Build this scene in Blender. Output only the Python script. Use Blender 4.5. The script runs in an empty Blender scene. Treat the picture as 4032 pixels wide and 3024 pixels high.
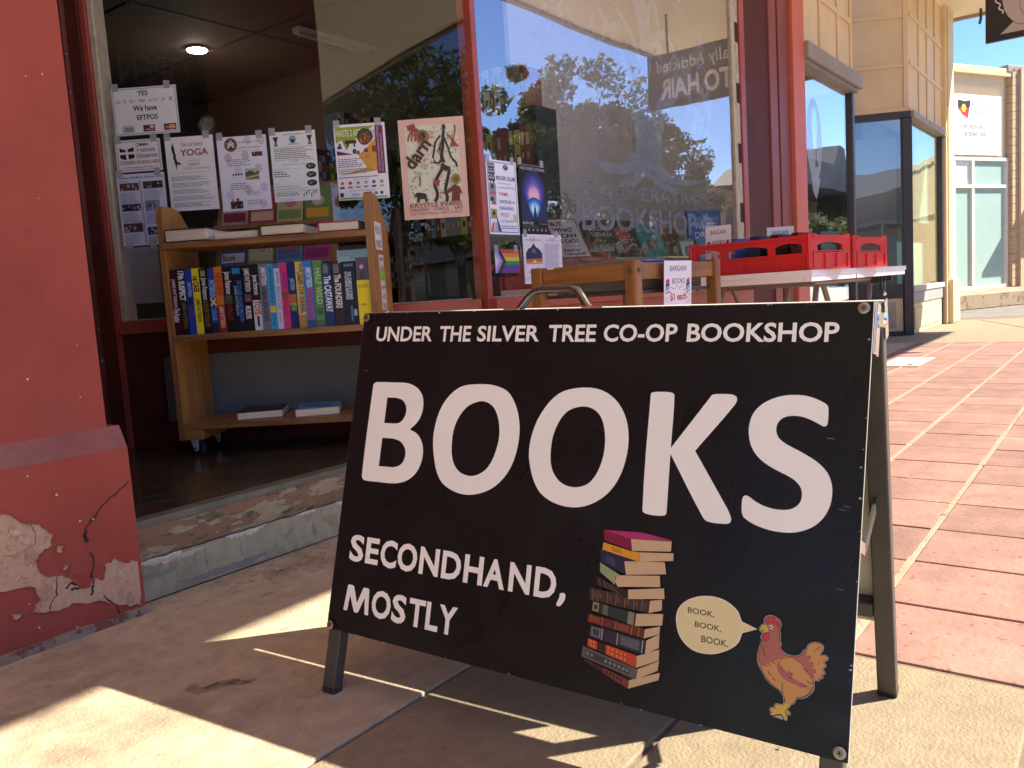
import bpy, math, random
import numpy as np
from mathutils import Vector, Matrix
from mathutils.geometry import tessellate_polygon

# ------------------------------------------------------------------ camera, sky, sun, exposure
S = bpy.context.scene
COL = S.collection
R = math.radians
cam_d = bpy.data.cameras.new("camera"); cam = bpy.data.objects.new("camera", cam_d); COL.objects.link(cam)
cam_d.sensor_width = 36.0; cam_d.lens = 36.0 * 3258.0 / 4032.0
cam_d.clip_start = 0.02; cam_d.clip_end = 2000
_r = ((0.598, -0.123, 0.792), (-0.799, -0.014, 0.602), (-0.063, -0.992, -0.107))
_x = Vector((_r[0][0], _r[1][0], _r[2][0])).normalized()
_f = Vector((_r[0][2], _r[1][2], _r[2][2])).normalized()
_u = (_x.cross(_f)).normalized(); _x = _f.cross(_u).normalized()
cam.matrix_world = Matrix(((_x.x, _u.x, -_f.x, 0), (_x.y, _u.y, -_f.y, 0), (_x.z, _u.z, -_f.z, 0.76), (0, 0, 0, 1)))
S.camera = cam

SUN = Vector((0.58, -0.82, 1.0)).normalized()
world = bpy.data.worlds.new("World"); S.world = world; world.use_nodes = True
wn = world.node_tree
sky = wn.nodes.new("ShaderNodeTexSky"); sky.sky_type = 'NISHITA'; sky.sun_disc = False
sky.sun_elevation = math.asin(SUN.z); sky.sun_rotation = math.atan2(SUN.x, SUN.y)
sky.air_density = 0.8; sky.dust_density = 0.1; sky.ozone_density = 3.0
bg = wn.nodes["Background"]; bg.inputs[1].default_value = 0.064
hs_ = wn.nodes.new("ShaderNodeHueSaturation"); hs_.inputs["Saturation"].default_value = 1.2; hs_.inputs["Hue"].default_value = 0.515
wn.links.new(sky.outputs[0], hs_.inputs["Color"]); wn.links.new(hs_.outputs[0], bg.inputs[0])
sun_d = bpy.data.lights.new("sun", 'SUN'); sun_d.energy = 2.7; sun_d.angle = R(0.5); sun_d.color = (1.0, 0.94, 0.80)
sun = bpy.data.objects.new("sun", sun_d); COL.objects.link(sun)
sun.rotation_euler = SUN.to_track_quat('Z', 'Y').to_euler(); sun.location = (6, -12, 14)
S.view_settings.view_transform = 'Standard'; S.view_settings.look = 'None'
S.view_settings.exposure = 2.36; S.view_settings.gamma = 1.0; S.view_settings.use_curve_mapping = False
S.cycles.max_bounces = 10; S.cycles.diffuse_bounces = 5; S.cycles.glossy_bounces = 5
S.cycles.transparent_max_bounces = 16; S.cycles.sample_clamp_indirect = 6; S.cycles.use_denoising = True
rnd = random.Random(7)

# ------------------------------------------------------------------ materials
def lin(h):
    h = h.lstrip('#'); o = []
    for i in (0, 2, 4):
        c = int(h[i:i+2], 16) / 255.0
        o.append(c / 12.92 if c <= 0.04045 else ((c + 0.055) / 1.055) ** 2.4)
    return tuple(o)
def rgb(c): return lin(c) if isinstance(c, str) else tuple(c)
MATS = {}
def pm(name, col, rough=0.6, var=0.12, scale=6.0, bump=0.0, bscale=None, metal=0.0, spec=0.5, island=0.0, dirt=None, dirt_amt=0.5, dscale=2.0, stretch=None, coat=0.0, speck=None, rvar=0.0):
    """procedural painted / stained surface: colour drift, grime patches with their own shape, fine bump"""
    if name in MATS: return MATS[name]
    m = bpy.data.materials.new(name); m.use_nodes = True; n = m.node_tree; b = n.nodes["Principled BSDF"]
    N = n.nodes.new; L = n.links.new
    c = rgb(col)
    tc = N("ShaderNodeTexCoord"); src = tc.outputs["Object"]
    if stretch:
        mp = N("ShaderNodeMapping"); mp.inputs["Scale"].default_value = stretch; L(src, mp.inputs[0]); src = mp.outputs[0]
    nz = N("ShaderNodeTexNoise"); nz.inputs["Scale"].default_value = scale; nz.inputs["Detail"].default_value = 6; nz.inputs["Roughness"].default_value = 0.65
    L(src, nz.inputs["Vector"])
    rp = N("ShaderNodeValToRGB")
    rp.color_ramp.elements[0].position = 0.28; rp.color_ramp.elements[1].position = 0.72
    rp.color_ramp.elements[0].color = (*[max(0, v * (1 - var)) for v in c], 1)
    rp.color_ramp.elements[1].color = (*[min(1, v * (1 + var)) for v in c], 1)
    L(nz.outputs["Fac"], rp.inputs[0]); out = rp.outputs[0]
    if dirt:
        d = N("ShaderNodeTexNoise"); d.inputs["Scale"].default_value = dscale; d.inputs["Detail"].default_value = 8; d.inputs["Roughness"].default_value = 0.7
        L(src, d.inputs["Vector"])
        r2 = N("ShaderNodeValToRGB"); r2.color_ramp.elements[0].position = 0.5; r2.color_ramp.elements[1].position = 0.72
        r2.color_ramp.elements[0].color = (0, 0, 0, 1); r2.color_ramp.elements[1].color = (dirt_amt,) * 3 + (1,)
        L(d.outputs["Fac"], r2.inputs[0])
        mx = N("ShaderNodeMix"); mx.data_type = 'RGBA'; L(r2.outputs[0], mx.inputs[0]); L(out, mx.inputs[6]); mx.inputs[7].default_value = (*rgb(dirt), 1)
        out = mx.outputs[2]
    if speck:
        sp = N("ShaderNodeTexNoise"); sp.inputs["Scale"].default_value = speck[1]; sp.inputs["Detail"].default_value = 3; L(src, sp.inputs["Vector"])
        s2 = N("ShaderNodeMapRange"); s2.inputs[1].default_value = speck[2]; s2.inputs[2].default_value = speck[2] + .05; s2.inputs[4].default_value = speck[3]; L(sp.outputs["Fac"], s2.inputs[0])
        mz = N("ShaderNodeMix"); mz.data_type = 'RGBA'; L(s2.outputs[0], mz.inputs[0]); L(out, mz.inputs[6]); mz.inputs[7].default_value = (*rgb(speck[0]), 1); out = mz.outputs[2]
    if rvar:
        rn = N("ShaderNodeTexNoise"); rn.inputs["Scale"].default_value = 5.0; rn.inputs["Detail"].default_value = 7; rn.inputs["Distortion"].default_value = 1.2; L(src, rn.inputs["Vector"])
        rm = N("ShaderNodeMapRange"); rm.inputs[1].default_value = .35; rm.inputs[2].default_value = .68; rm.inputs[3].default_value = max(.02, rough - rvar); rm.inputs[4].default_value = min(1, rough + rvar); L(rn.outputs["Fac"], rm.inputs[0]); L(rm.outputs[0], b.inputs["Roughness"])
    if island:
        g = N("ShaderNodeNewGeometry"); mr = N("ShaderNodeMapRange"); mr.inputs[3].default_value = 1 - island; mr.inputs[4].default_value = 1 + island
        L(g.outputs["Random Per Island"], mr.inputs[0])
        hs = N("ShaderNodeHueSaturation"); L(mr.outputs[0], hs.inputs["Value"]); L(out, hs.inputs["Color"]); out = hs.outputs[0]
    L(out, b.inputs["Base Color"])
    b.inputs["Roughness"].default_value = rough
    b.inputs["Metallic"].default_value = metal; b.inputs["Specular IOR Level"].default_value = spec
    b.inputs["Coat Weight"].default_value = coat; b.inputs["Coat Roughness"].default_value = 0.08
    if bump:
        n2 = N("ShaderNodeTexNoise"); n2.inputs["Scale"].default_value = bscale or scale * 6; n2.inputs["Detail"].default_value = 5
        L(src, n2.inputs["Vector"]); bp = N("ShaderNodeBump"); bp.inputs["Strength"].default_value = bump; bp.inputs["Distance"].default_value = 0.01
        L(n2.outputs["Fac"], bp.inputs["Height"]); L(bp.outputs[0], b.inputs["Normal"])
    MATS[name] = m; return m
def ink(c, rough=0.55):
    """flat printed colour"""
    k = 'ink_%s_%d' % (c if isinstance(c, str) else '_'.join('%d' % (v * 999) for v in c), int(rough * 100))
    return pm(k, c, rough, var=0.04, scale=30)
def glass(name, f0, tint=(1, 1, 1), power=5.0, haze=0.0, hazecol=(0.5, 0.5, 0.5), gcol=(1, 1, 1), wave=0.10):
    if name in MATS: return MATS[name]
    m = bpy.data.materials.new(name); m.use_nodes = True; n = m.node_tree; n.nodes.remove(n.nodes["Principled BSDF"])
    N = n.nodes.new; L = n.links.new
    t = N("ShaderNodeBsdfTransparent"); t.inputs[0].default_value = (*tint, 1)
    g = N("ShaderNodeBsdfGlossy"); g.inputs["Roughness"].default_value = 0.0; g.inputs[0].default_value = (*gcol, 1)
    lw = N("ShaderNodeLayerWeight"); lw.inputs[0].default_value = 0.5
    p = N("ShaderNodeMath"); p.operation = 'POWER'; p.inputs[1].default_value = power; L(lw.outputs["Facing"], p.inputs[0])
    ma = N("ShaderNodeMath"); ma.operation = 'MULTIPLY_ADD'; ma.inputs[1].default_value = 1 - f0; ma.inputs[2].default_value = f0; L(p.outputs[0], ma.inputs[0])
    wv = N("ShaderNodeTexNoise"); wv.inputs["Scale"].default_value = 1.6; wv.inputs["Detail"].default_value = 1; tw = N("ShaderNodeTexCoord"); L(tw.outputs["Object"], wv.inputs["Vector"])
    bw = N("ShaderNodeBump"); bw.inputs["Strength"].default_value = wave; bw.inputs["Distance"].default_value = 0.02; L(wv.outputs["Fac"], bw.inputs["Height"]); L(bw.outputs[0], g.inputs["Normal"])
    base = t.outputs[0]
    if haze:
        d = N("ShaderNodeBsdfDiffuse"); d.inputs[0].default_value = (*hazecol, 1); nz = N("ShaderNodeTexNoise"); nz.inputs["Scale"].default_value = 2.5; nz.inputs["Detail"].default_value = 8
        tc = N("ShaderNodeTexCoord"); L(tc.outputs["Object"], nz.inputs["Vector"])
        mu = N("ShaderNodeMath"); mu.operation = 'MULTIPLY'; mu.inputs[1].default_value = haze * 2; L(nz.outputs["Fac"], mu.inputs[0])
        mh = N("ShaderNodeMixShader"); L(mu.outputs[0], mh.inputs[0]); L(base, mh.inputs[1]); L(d.outputs[0], mh.inputs[2]); base = mh.outputs[0]
    mx = N("ShaderNodeMixShader"); L(ma.outputs[0], mx.inputs[0]); L(base, mx.inputs[1]); L(g.outputs[0], mx.inputs[2])
    L((mx if f0 else t).outputs[0], n.nodes["Material Output"].inputs[0]); MATS[name] = m; return m
def film(name, col, alpha):
    """thin translucent vinyl lettering"""
    if name in MATS: return MATS[name]
    m = bpy.data.materials.new(name); m.use_nodes = True; n = m.node_tree; n.nodes.remove(n.nodes["Principled BSDF"])
    t = n.nodes.new("ShaderNodeBsdfTransparent"); d = n.nodes.new("ShaderNodeBsdfDiffuse"); d.inputs[0].default_value = (*rgb(col), 1)
    mx = n.nodes.new("ShaderNodeMixShader"); mx.inputs[0].default_value = alpha
    n.links.new(t.outputs[0], mx.inputs[1]); n.links.new(d.outputs[0], mx.inputs[2]); n.links.new(mx.outputs[0], n.nodes["Material Output"].inputs[0])
    MATS[name] = m; return m
def lamp_mat(name, col, s):
    m = bpy.data.materials.new(name); m.use_nodes = True; b = m.node_tree.nodes["Principled BSDF"]
    b.inputs["Base Color"].default_value = (*col, 1); b.inputs["Emission Color"].default_value = (*col, 1); b.inputs["Emission Strength"].default_value = s
    return m
def worn(name, layers, scale=5.0, rough=0.75, bump=0.5, stretch=None):
    """layers of old paint / timber / plaster showing through one another: [(colour, threshold), ...]"""
    if name in MATS: return MATS[name]
    m = bpy.data.materials.new(name); m.use_nodes = True; n = m.node_tree; b = n.nodes["Principled BSDF"]; N = n.nodes.new; L = n.links.new
    tc = N("ShaderNodeTexCoord"); src = tc.outputs["Object"]
    if stretch:
        mp = N("ShaderNodeMapping"); mp.inputs["Scale"].default_value = stretch; L(src, mp.inputs[0]); src = mp.outputs[0]
    out = None; hsum = None
    for i, (c, th) in enumerate(layers):
        nz = N("ShaderNodeTexNoise"); nz.inputs["Scale"].default_value = scale * (1 + 0.37 * i); nz.inputs["Detail"].default_value = 9; nz.inputs["Roughness"].default_value = 0.68
        mp2 = N("ShaderNodeMapping"); mp2.inputs["Location"].default_value = (i * 3.7, i * 1.9, i * 5.1); L(src, mp2.inputs[0]); L(mp2.outputs[0], nz.inputs["Vector"])
        sm = N("ShaderNodeTexNoise"); sm.inputs["Scale"].default_value = scale * 7; sm.inputs["Detail"].default_value = 4; L(mp2.outputs[0], sm.inputs["Vector"])
        rr = N("ShaderNodeValToRGB"); cc = rgb(c)
        rr.color_ramp.elements[0].color = (*[v * 0.72 for v in cc], 1); rr.color_ramp.elements[1].color = (*[min(1, v * 1.25) for v in cc], 1); L(sm.outputs["Fac"], rr.inputs[0])
        if out is None: out = rr.outputs[0]; continue
        st = N("ShaderNodeMapRange"); st.inputs[1].default_value = th; st.inputs[2].default_value = th + 0.025; L(nz.outputs["Fac"], st.inputs[0])
        mx = N("ShaderNodeMix"); mx.data_type = 'RGBA'; L(st.outputs[0], mx.inputs[0]); L(out, mx.inputs[6]); L(rr.outputs[0], mx.inputs[7]); out = mx.outputs[2]
        if hsum is None: hsum = st.outputs[0]
        else:
            ad = N("ShaderNodeMath"); ad.operation = 'MAXIMUM'; L(hsum, ad.inputs[0]); L(st.outputs[0], ad.inputs[1]); hsum = ad.outputs[0]
    L(out, b.inputs["Base Color"]); b.inputs["Roughness"].default_value = rough
    if hsum and bump:
        bp = N("ShaderNodeBump"); bp.inputs["Strength"].default_value = bump; bp.inputs["Distance"].default_value = 0.003; L(hsum, bp.inputs["Height"]); L(bp.outputs[0], b.inputs["Normal"])
    MATS[name] = m; return m
def wood(name, c1, c2, rough=0.5, axis=2, sc=1.0):
    if name in MATS: return MATS[name]
    m = bpy.data.materials.new(name); m.use_nodes = True; n = m.node_tree; b = n.nodes["Principled BSDF"]; N = n.nodes.new; L = n.links.new
    tc = N("ShaderNodeTexCoord"); mp = N("ShaderNodeMapping"); s = [14.0 * sc] * 3; s[axis] = 1.1 * sc; mp.inputs["Scale"].default_value = s; L(tc.outputs["Object"], mp.inputs[0])
    nz = N("ShaderNodeTexNoise"); nz.inputs["Scale"].default_value = 2.2; nz.inputs["Detail"].default_value = 8; nz.inputs["Distortion"].default_value = 0.6; L(mp.outputs[0], nz.inputs["Vector"])
    rp = N("ShaderNodeValToRGB"); rp.color_ramp.elements[0].position = 0.3; rp.color_ramp.elements[1].position = 0.7
    rp.color_ramp.elements[0].color = (*rgb(c1), 1); rp.color_ramp.elements[1].color = (*rgb(c2), 1); L(nz.outputs["Fac"], rp.inputs[0])
    d = N("ShaderNodeTexNoise"); d.inputs["Scale"].default_value = 9; d.inputs["Detail"].default_value = 8; L(tc.outputs["Object"], d.inputs["Vector"])
    r2 = N("ShaderNodeValToRGB"); r2.color_ramp.elements[0].position = 0.55; r2.color_ramp.elements[1].position = 0.75; r2.color_ramp.elements[0].color = (0, 0, 0, 1); r2.color_ramp.elements[1].color = (.55, .55, .55, 1); L(d.outputs["Fac"], r2.inputs[0])
    mx = N("ShaderNodeMix"); mx.data_type = 'RGBA'; L(r2.outputs[0], mx.inputs[0]); L(rp.outputs[0], mx.inputs[6]); mx.inputs[7].default_value = (*[v * 0.45 for v in rgb(c1)], 1)
    L(mx.outputs[2], b.inputs["Base Color"]); b.inputs["Roughness"].default_value = rough
    bp = N("ShaderNodeBump"); bp.inputs["Strength"].default_value = 0.15; bp.inputs["Distance"].default_value = 0.004; L(nz.outputs["Fac"], bp.inputs["Height"]); L(bp.outputs[0], b.inputs["Normal"])
    MATS[name] = m; return m

# ------------------------------------------------------------------ mesh builder
_tc = {}
def text_geo(s, bold=0.0):
    k = (s, bold)
    if k in _tc: return _tc[k]
    cu = bpy.data.curves.new("t", 'FONT'); cu.body = s; cu.size = 1.0; cu.resolution_u = 3; cu.offset = bold; cu.fill_mode = 'FRONT' if hasattr(cu, 'fill_mode') else cu.fill_mode
    ob = bpy.data.objects.new("t", cu); me = ob.to_mesh()
    v = [(p.co.x, p.co.y) for p in me.vertices]; f = [tuple(p.vertices) for p in me.polygons]
    ob.to_mesh_clear(); bpy.data.objects.remove(ob); bpy.data.curves.remove(cu)
    if v:
        xs = [p[0] for p in v]; ys = [p[1] for p in v]; x0, x1, y0, y1 = min(xs), max(xs), min(ys), max(ys)
        v = [((p[0] - x0) / max(1e-6, x1 - x0), (p[1] - y0) / max(1e-6, y1 - y0)) for p in v]; asp = (x1 - x0) / max(1e-6, y1 - y0)
    else: asp = 1
    _tc[k] = (v, f, asp); return _tc[k]
class Frame:
    """flat sheet: origin, unit axes u (right), v (up), n (out of the sheet)"""
    def __init__(s, o, u, v): s.o = Vector(o); s.u = Vector(u).normalized(); s.v = Vector(v).normalized(); s.n = s.u.cross(s.v).normalized()
    def __call__(s, a, b, c=0.0): return s.o + s.u * a + s.v * b + s.n * c
class MB:
    def __init__(s, off=(0, 0, 0)): s.v = []; s.f = []; s.m = []; s.mats = []; s.off = Vector(off); s.lay = 0
    def mi(s, mat):
        if mat not in s.mats: s.mats.append(mat)
        return s.mats.index(mat)
    def add(s, pts, faces, mat):
        b = len(s.v); i = s.mi(mat)
        s.v += [tuple(Vector(p) - s.off) for p in pts]
        for f in faces: s.f.append(tuple(b + k for k in f)); s.m.append(i)
    def box(s, x0, y0, z0, x1, y1, z1, mat):
        s.add([(x0, y0, z0), (x1, y0, z0), (x1, y1, z0), (x0, y1, z0), (x0, y0, z1), (x1, y0, z1), (x1, y1, z1), (x0, y1, z1)],
              [(0, 3, 2, 1), (4, 5, 6, 7), (0, 1, 5, 4), (1, 2, 6, 5), (2, 3, 7, 6), (3, 0, 4, 7)], mat); return s
    def fbox(s, F, a0, b0, c0, a1, b1, c1, mat):
        P = [F(a, b, c) for c in (c0, c1) for a, b in ((a0, b0), (a1, b0), (a1, b1), (a0, b1))]
        s.add(P, [(0, 3, 2, 1), (4, 5, 6, 7), (0, 1, 5, 4), (1, 2, 6, 5), (2, 3, 7, 6), (3, 0, 4, 7)], mat); return s
    def prism(s, poly, F, c0, c1, mat):
        n = len(poly); P = [F(a, b, c0) for a, b in poly] + [F(a, b, c1) for a, b in poly]
        t = tessellate_polygon([[Vector((a, b, 0)) for a, b in poly]])
        s.add(P, [tuple(reversed(q)) for q in t] + [tuple(k + n for k in q) for q in t] + [(i, (i + 1) % n, n + (i + 1) % n, n + i) for i in range(n)], mat); return s
    def tube(s, pts, r, mat, n=10, caps=True):
        pts = [Vector(p) for p in pts]; ring = []
        up = None
        for i, p in enumerate(pts):
            d = (pts[min(i + 1, len(pts) - 1)] - pts[max(i - 1, 0)]).normalized()
            if up is None: up = Vector((0, 0, 1)) if abs(d.z) < 0.9 else Vector((1, 0, 0))
            a = d.cross(up).normalized(); b = a.cross(d).normalized(); up = b
            rr = r[i] if isinstance(r, (list, tuple)) else r
            ring += [p + (a * math.cos(2 * math.pi * k / n) + b * math.sin(2 * math.pi * k / n)) * rr for k in range(n)]
        F = [(i * n + k, i * n + (k + 1) % n, (i + 1) * n + (k + 1) % n, (i + 1) * n + k) for i in range(len(pts) - 1) for k in range(n)]
        if caps: F += [tuple(range(n - 1, -1, -1)), tuple(range((len(pts) - 1) * n, len(pts) * n))]
        s.add(ring, F, mat); return s
    def bar(s, a, b, w, h, mat, up=(0, 0, 1)):
        a = Vector(a); b = Vector(b); d = (b - a).normalized(); x = d.cross(Vector(up)).normalized(); y = x.cross(d).normalized()
        P = [q + x * i * w / 2 + y * j * h / 2 for q in (a, b) for i, j in ((-1, -1), (1, -1), (1, 1), (-1, 1))]
        s.add(P, [(0, 1, 2, 3), (7, 6, 5, 4), (0, 4, 5, 1), (1, 5, 6, 2), (2, 6, 7, 3), (3, 7, 4, 0)], mat); return s
    # --- printed marks; each goes one hair in front of the one before
    def hair(s): s.lay += 1; return 0.0004 + s.lay * 0.000012
    def poly(s, F, loops, mat, c=None):
        if not loops or isinstance(loops[0][0], (int, float)): loops = [loops]
        c = s.hair() if c is None else c
        vs = [Vector((p[0], p[1], 0)) for l in loops for p in l]
        t = tessellate_polygon([[Vector((p[0], p[1], 0)) for p in l] for l in loops])
        out = []
        for q in t:
            a, b, d = (vs[k] for k in q)
            out.append(q if (b - a).cross(d - a).z >= 0 else tuple(reversed(q)))
        s.add([F(p.x, p.y, c) for p in vs], out, mat); return s
    def rect(s, F, a0, b0, a1, b1, mat): return s.poly(F, [(a0, b0), (a1, b0), (a1, b1), (a0, b1)], mat)
    def disc(s, F, a, b, ra, rb, mat, n=28): return s.poly(F, [(a + ra * math.cos(2 * math.pi * k / n), b + rb * math.sin(2 * math.pi * k / n)) for k in range(n)], mat)
    def text(s, F, t, a0, b0, a1, b1, mat, bold=0.0, rot=0, keep=False):
        """fits the words in the box; rot 90 = reads upward, -90 = reads downward"""
        v, f, asp = text_geo(t, bold); c = s.hair()
        if keep:
            w, h = a1 - a0, b1 - b0
            if rot == 0:
                tw = min(w, h * asp * 1.0); a0, a1 = (a0 + a1 - tw) / 2, (a0 + a1 + tw) / 2
        if rot == 0: P = [F(a0 + x * (a1 - a0), b0 + y * (b1 - b0), c) for x, y in v]
        elif rot == -90: P = [F(a0 + y * (a1 - a0), b1 - x * (b1 - b0), c) for x, y in v]
        else: P = [F(a1 - y * (a1 - a0), b0 + x * (b1 - b0), c) for x, y in v]
        s.add(P, f, mat); return s
    def rows(s, F, a0, b0, a1, b1, n, mat, ragged=0.3, seed=1):
        """lines of small print, too small to read in the photograph"""
        q = random.Random(seed); h = (b0 - b1) / n; cc = s.hair()
        for i in range(n):
            y = b1 + h * (i + 0.5); x = a0
            e = a1 - (a1 - a0) * ragged * q.random()
            while x < e - 0.004:
                w = min(e - x, (0.004 + 0.012 * q.random()))
                s.poly(F, [(x, y - abs(h) * .2), (x + w, y - abs(h) * .2), (x + w, y + abs(h) * .2), (x, y + abs(h) * .2)], mat, c=cc); x += w + 0.0025
        s.lay += 1; return s
    def stroke(s, F, pts, w, mat):
        """tapered line of ink: w one width or a list"""
        n = len(pts); L = []; Rr = []
        for i, p in enumerate(pts):
            a = pts[max(0, i - 1)]; b = pts[min(n - 1, i + 1)]; dx, dy = b[0] - a[0], b[1] - a[1]; l = math.hypot(dx, dy) or 1
            ww = (w[i] if isinstance(w, (list, tuple)) else w) / 2
            L.append((p[0] - dy / l * ww, p[1] + dx / l * ww)); Rr.append((p[0] + dy / l * ww, p[1] - dx / l * ww))
        c = s.hair(); P = [F(*q, c) for q in L] + [F(*q, c) for q in Rr]
        s.add(P, [(n + i, n + i + 1, i + 1, i) for i in range(n - 1)], mat); return s
    def build(s, name, parent=None, bevel=0.0, smooth=False, loc=None, rotz=None):
        me = bpy.data.meshes.new(name); me.from_pydata(s.v, [], s.f)
        for m in s.mats: me.materials.append(m)
        me.polygons.foreach_set("material_index", s.m)
        if smooth: me.polygons.foreach_set("use_smooth", [True] * len(me.polygons))
        me.update()
        o = bpy.data.objects.new(name, me); COL.objects.link(o)
        if parent: o.parent = parent
        if loc is not None: o.location = loc
        if rotz is not None: o.rotation_euler[2] = rotz
        if bevel:
            bm = o.modifiers.new("bevel", 'BEVEL'); bm.width = bevel; bm.segments = 2; bm.limit_method = 'ANGLE'; bm.angle_limit = R(40)
        if smooth:
            try:
                es = o.modifiers.new("split", 'EDGE_SPLIT'); es.split_angle = R(40)
            except Exception: pass
        return o
def tag(o, label, cat, group=None):
    o["label"] = label; o["category"] = cat
    if group: o["group"] = group
    return o
def thing(name, label, cat, loc=(0, 0, 0), rotz=0.0, group=None):
    o = bpy.data.objects.new(name, None); COL.objects.link(o); o.empty_display_size = 0.1
    o.location = loc; o.rotation_euler = (0, 0, rotz); return tag(o, label, cat, group)
def struct(o): o["kind"] = "structure"; return o
FZ = lambda y: Frame((0, y, 0), (1, 0, 0), (0, 0, 1))            # sheet facing the street at a given depth
FG = Frame((0, 0, 0), (1, 0, 0), (0, 1, 0))                      # sheet on the ground
# ------------------------------------------------------------------ palette
red = pm("red render paint", (0.32, 0.064, 0.043), 0.7, spec=.2, var=0.18, scale=3.0, bump=0.45, bscale=22, dirt=(0.25, 0.08, 0.06), dirt_amt=0.6, dscale=2.6, speck=((0.17, 0.05, 0.035), 26, .66, .22))
redw = pm("red gloss paint", (0.36, 0.068, 0.044), 0.38, var=0.12, scale=5, bump=0.10, bscale=40, dirt=(0.14, 0.03, 0.02), dirt_amt=0.5)
maroon = pm("maroon gloss paint", (0.095, 0.018, 0.011), 0.6, spec=.25, var=0.2, scale=5, bump=0.08, dirt=(0.03, 0.01, 0.01), dirt_amt=0.6)
putty = pm("cream putty", (0.50, 0.43, 0.30), 0.7, var=0.2, scale=18, bump=0.3, dirt=(0.20, 0.13, 0.09), dirt_amt=0.6, dscale=12)
render = worn("bare render", [((0.50, 0.315, 0.20), 0), ((0.42, 0.25, 0.16), 0.57), ((0.56, 0.39, 0.27), 0.60)], scale=9, rough=0.9, bump=0.6)
crackm = pm("crack", (0.05, 0.025, 0.02), 0.95)
conc = pm("footpath concrete", (0.27, 0.208, 0.128), 0.92, var=0.16, scale=30, bump=0.4, bscale=150, dirt=(0.21, 0.145, 0.09), dirt_amt=0.6, dscale=3.4, speck=((0.16, 0.11, 0.075), 75, .67, .28))
conc_old = pm("old footpath concrete", (0.46, 0.365, 0.245), 0.92, var=0.2, scale=18, bump=0.4, bscale=150, dirt=(0.17, 0.12, 0.085), dirt_amt=0.85, dscale=2.1, speck=((0.07, 0.05, 0.04), 55, .66, .38))
joint = pm("dark joint", (0.17, 0.125, 0.085), 0.95, var=0.3, scale=30)
joint_light = pm("sandy mortar", (0.36, 0.245, 0.165), 0.95, var=0.22, scale=25, bump=0.5)
paver = pm("red paver", (0.25, 0.132, 0.100), 0.85, speck=((0.14, 0.06, 0.045), 45, .63, .6), var=0.2, scale=7, bump=0.25, bscale=60, island=0.13, dirt=(0.42, 0.24, 0.17), dirt_amt=0.55, dscale=3)
conc_bounce = pm("pale bounce concrete", (0.76, 0.72, 0.61), 0.92, var=0.1, scale=10, bump=0.3, bscale=150, dirt=(0.5, 0.42, 0.3), dirt_amt=0.5)  # bays out of view, made pale to bounce sun under the verandah
road_bounce = pm("asphalt", (0.43, 0.42, 0.37), 0.9, var=0.25, scale=20, bump=0.5, bscale=140)  # road beyond view, set paler than asphalt to bounce sun into the shade
asph_l = pm("worn lane asphalt", (0.20, 0.175, 0.14), 0.95, var=0.3, scale=6, bump=0.5, bscale=90, dirt=(0.10, 0.09, 0.075), dirt_amt=0.6)
cream = pm("cream wall paint", (0.72, 0.53, 0.31), 0.6, var=0.08, scale=2.5, bump=0.06, dirt=(0.45, 0.30, 0.16), dirt_amt=0.3, dscale=1.4)
cream2 = pm("yellow cream paint", (0.66, 0.53, 0.29), 0.6, var=0.08, scale=3, bump=0.15)
soffitm = pm("peach soffit", (0.84, 0.71, 0.53), 0.7, var=0.06, scale=1.2)
frame_dk = pm("charcoal frame paint", (0.040, 0.034, 0.036), 0.4, var=0.2, scale=9)
lintel_m = pm("taupe sill paint", (0.30, 0.235, 0.175), 0.55, var=0.15, scale=6)
greyblue = pm("grey panel paint", (0.17, 0.165, 0.145), 0.6, var=0.15, scale=4)

# ------------------------------------------------------------------ ground
g = MB(); g.box(-400, -400, -0.60, 400, 400, -0.16, pm("dry earth", (0.24, 0.14, 0.085), 0.95, var=0.2, scale=0.4)); struct(g.build("ground"))
g = MB(); g.box(-120, -17.0, -0.155, 200, -2.75, -0.120, road_bounce); struct(g.build("road"))
g = MB(); g.box(-120, -2.75, -0.15, 200, -2.55, 0.0, conc); g.box(-120, -17.3, -0.15, 200, -17.0, 0.0, conc); struct(g.build("kerb", bevel=0.015))
g = MB(); g.box(-120, -24, -0.15, 200, -17.3, 0.0, conc); struct(g.build("far_footpath"))
g = MB()
g.box(-60, -2.55, -0.15, 14.0, 8.0, -0.006, joint)
# concrete bays beside the step and under the sign
xs = [-9.0, -7.2, -5.4, -3.6, -1.8, 0.0, 1.661]; ys = [-2.549, -1.6, -0.74, -0.21, 0.13, 0.638, 1.097, 2.121]
for i in range(len(xs) - 1):
    for j in range(len(ys) - 1):
        if i == 5 and j == 2: continue
        y1 = ys[j + 1]; m = conc_old if j == 6 else (conc if j > 2 else conc_bounce)
        x1 = xs[i + 1] if not (j == 6 and i == 5) else 1.661
        g.box(xs[i] + .004, ys[j] + .005, -0.10, x1 - .004, y1 - .005, 0.0, m)
g.box(0.003, -0.736, -0.1, 1.658, -0.214, 0.0, conc)
g.box(1.66, 1.835, -0.1, 9.4, 2.12, -0.001, conc_old)
g.box(9.4, -2.549, -0.1, 13.35, 2.6, -0.002, conc)
struct(g.build("footpath", bevel=0.004))
g = MB()
yl = [-2.53, -2.2, -1.87, -1.54, -1.21, -0.88, -0.54, -0.205, 0.13, 0.467, 0.788, 1.137, 1.48, 1.815]
for k in range(len(yl) - 1):
    x = 1.671
    while x < 9.38:
        w = 0.314; x2 = min(x + w, 9.392)
        y0, y1 = yl[k] + 0.0095, yl[k + 1] - 0.0095
        zt = rnd.uniform(-0.0015, 0.0005)
        g.box(x + .004, y0, -0.05, x2 - .004, y1, zt, paver); x += w
struct(g.build("red_paving", bevel=0.003))
g = MB()
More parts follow.
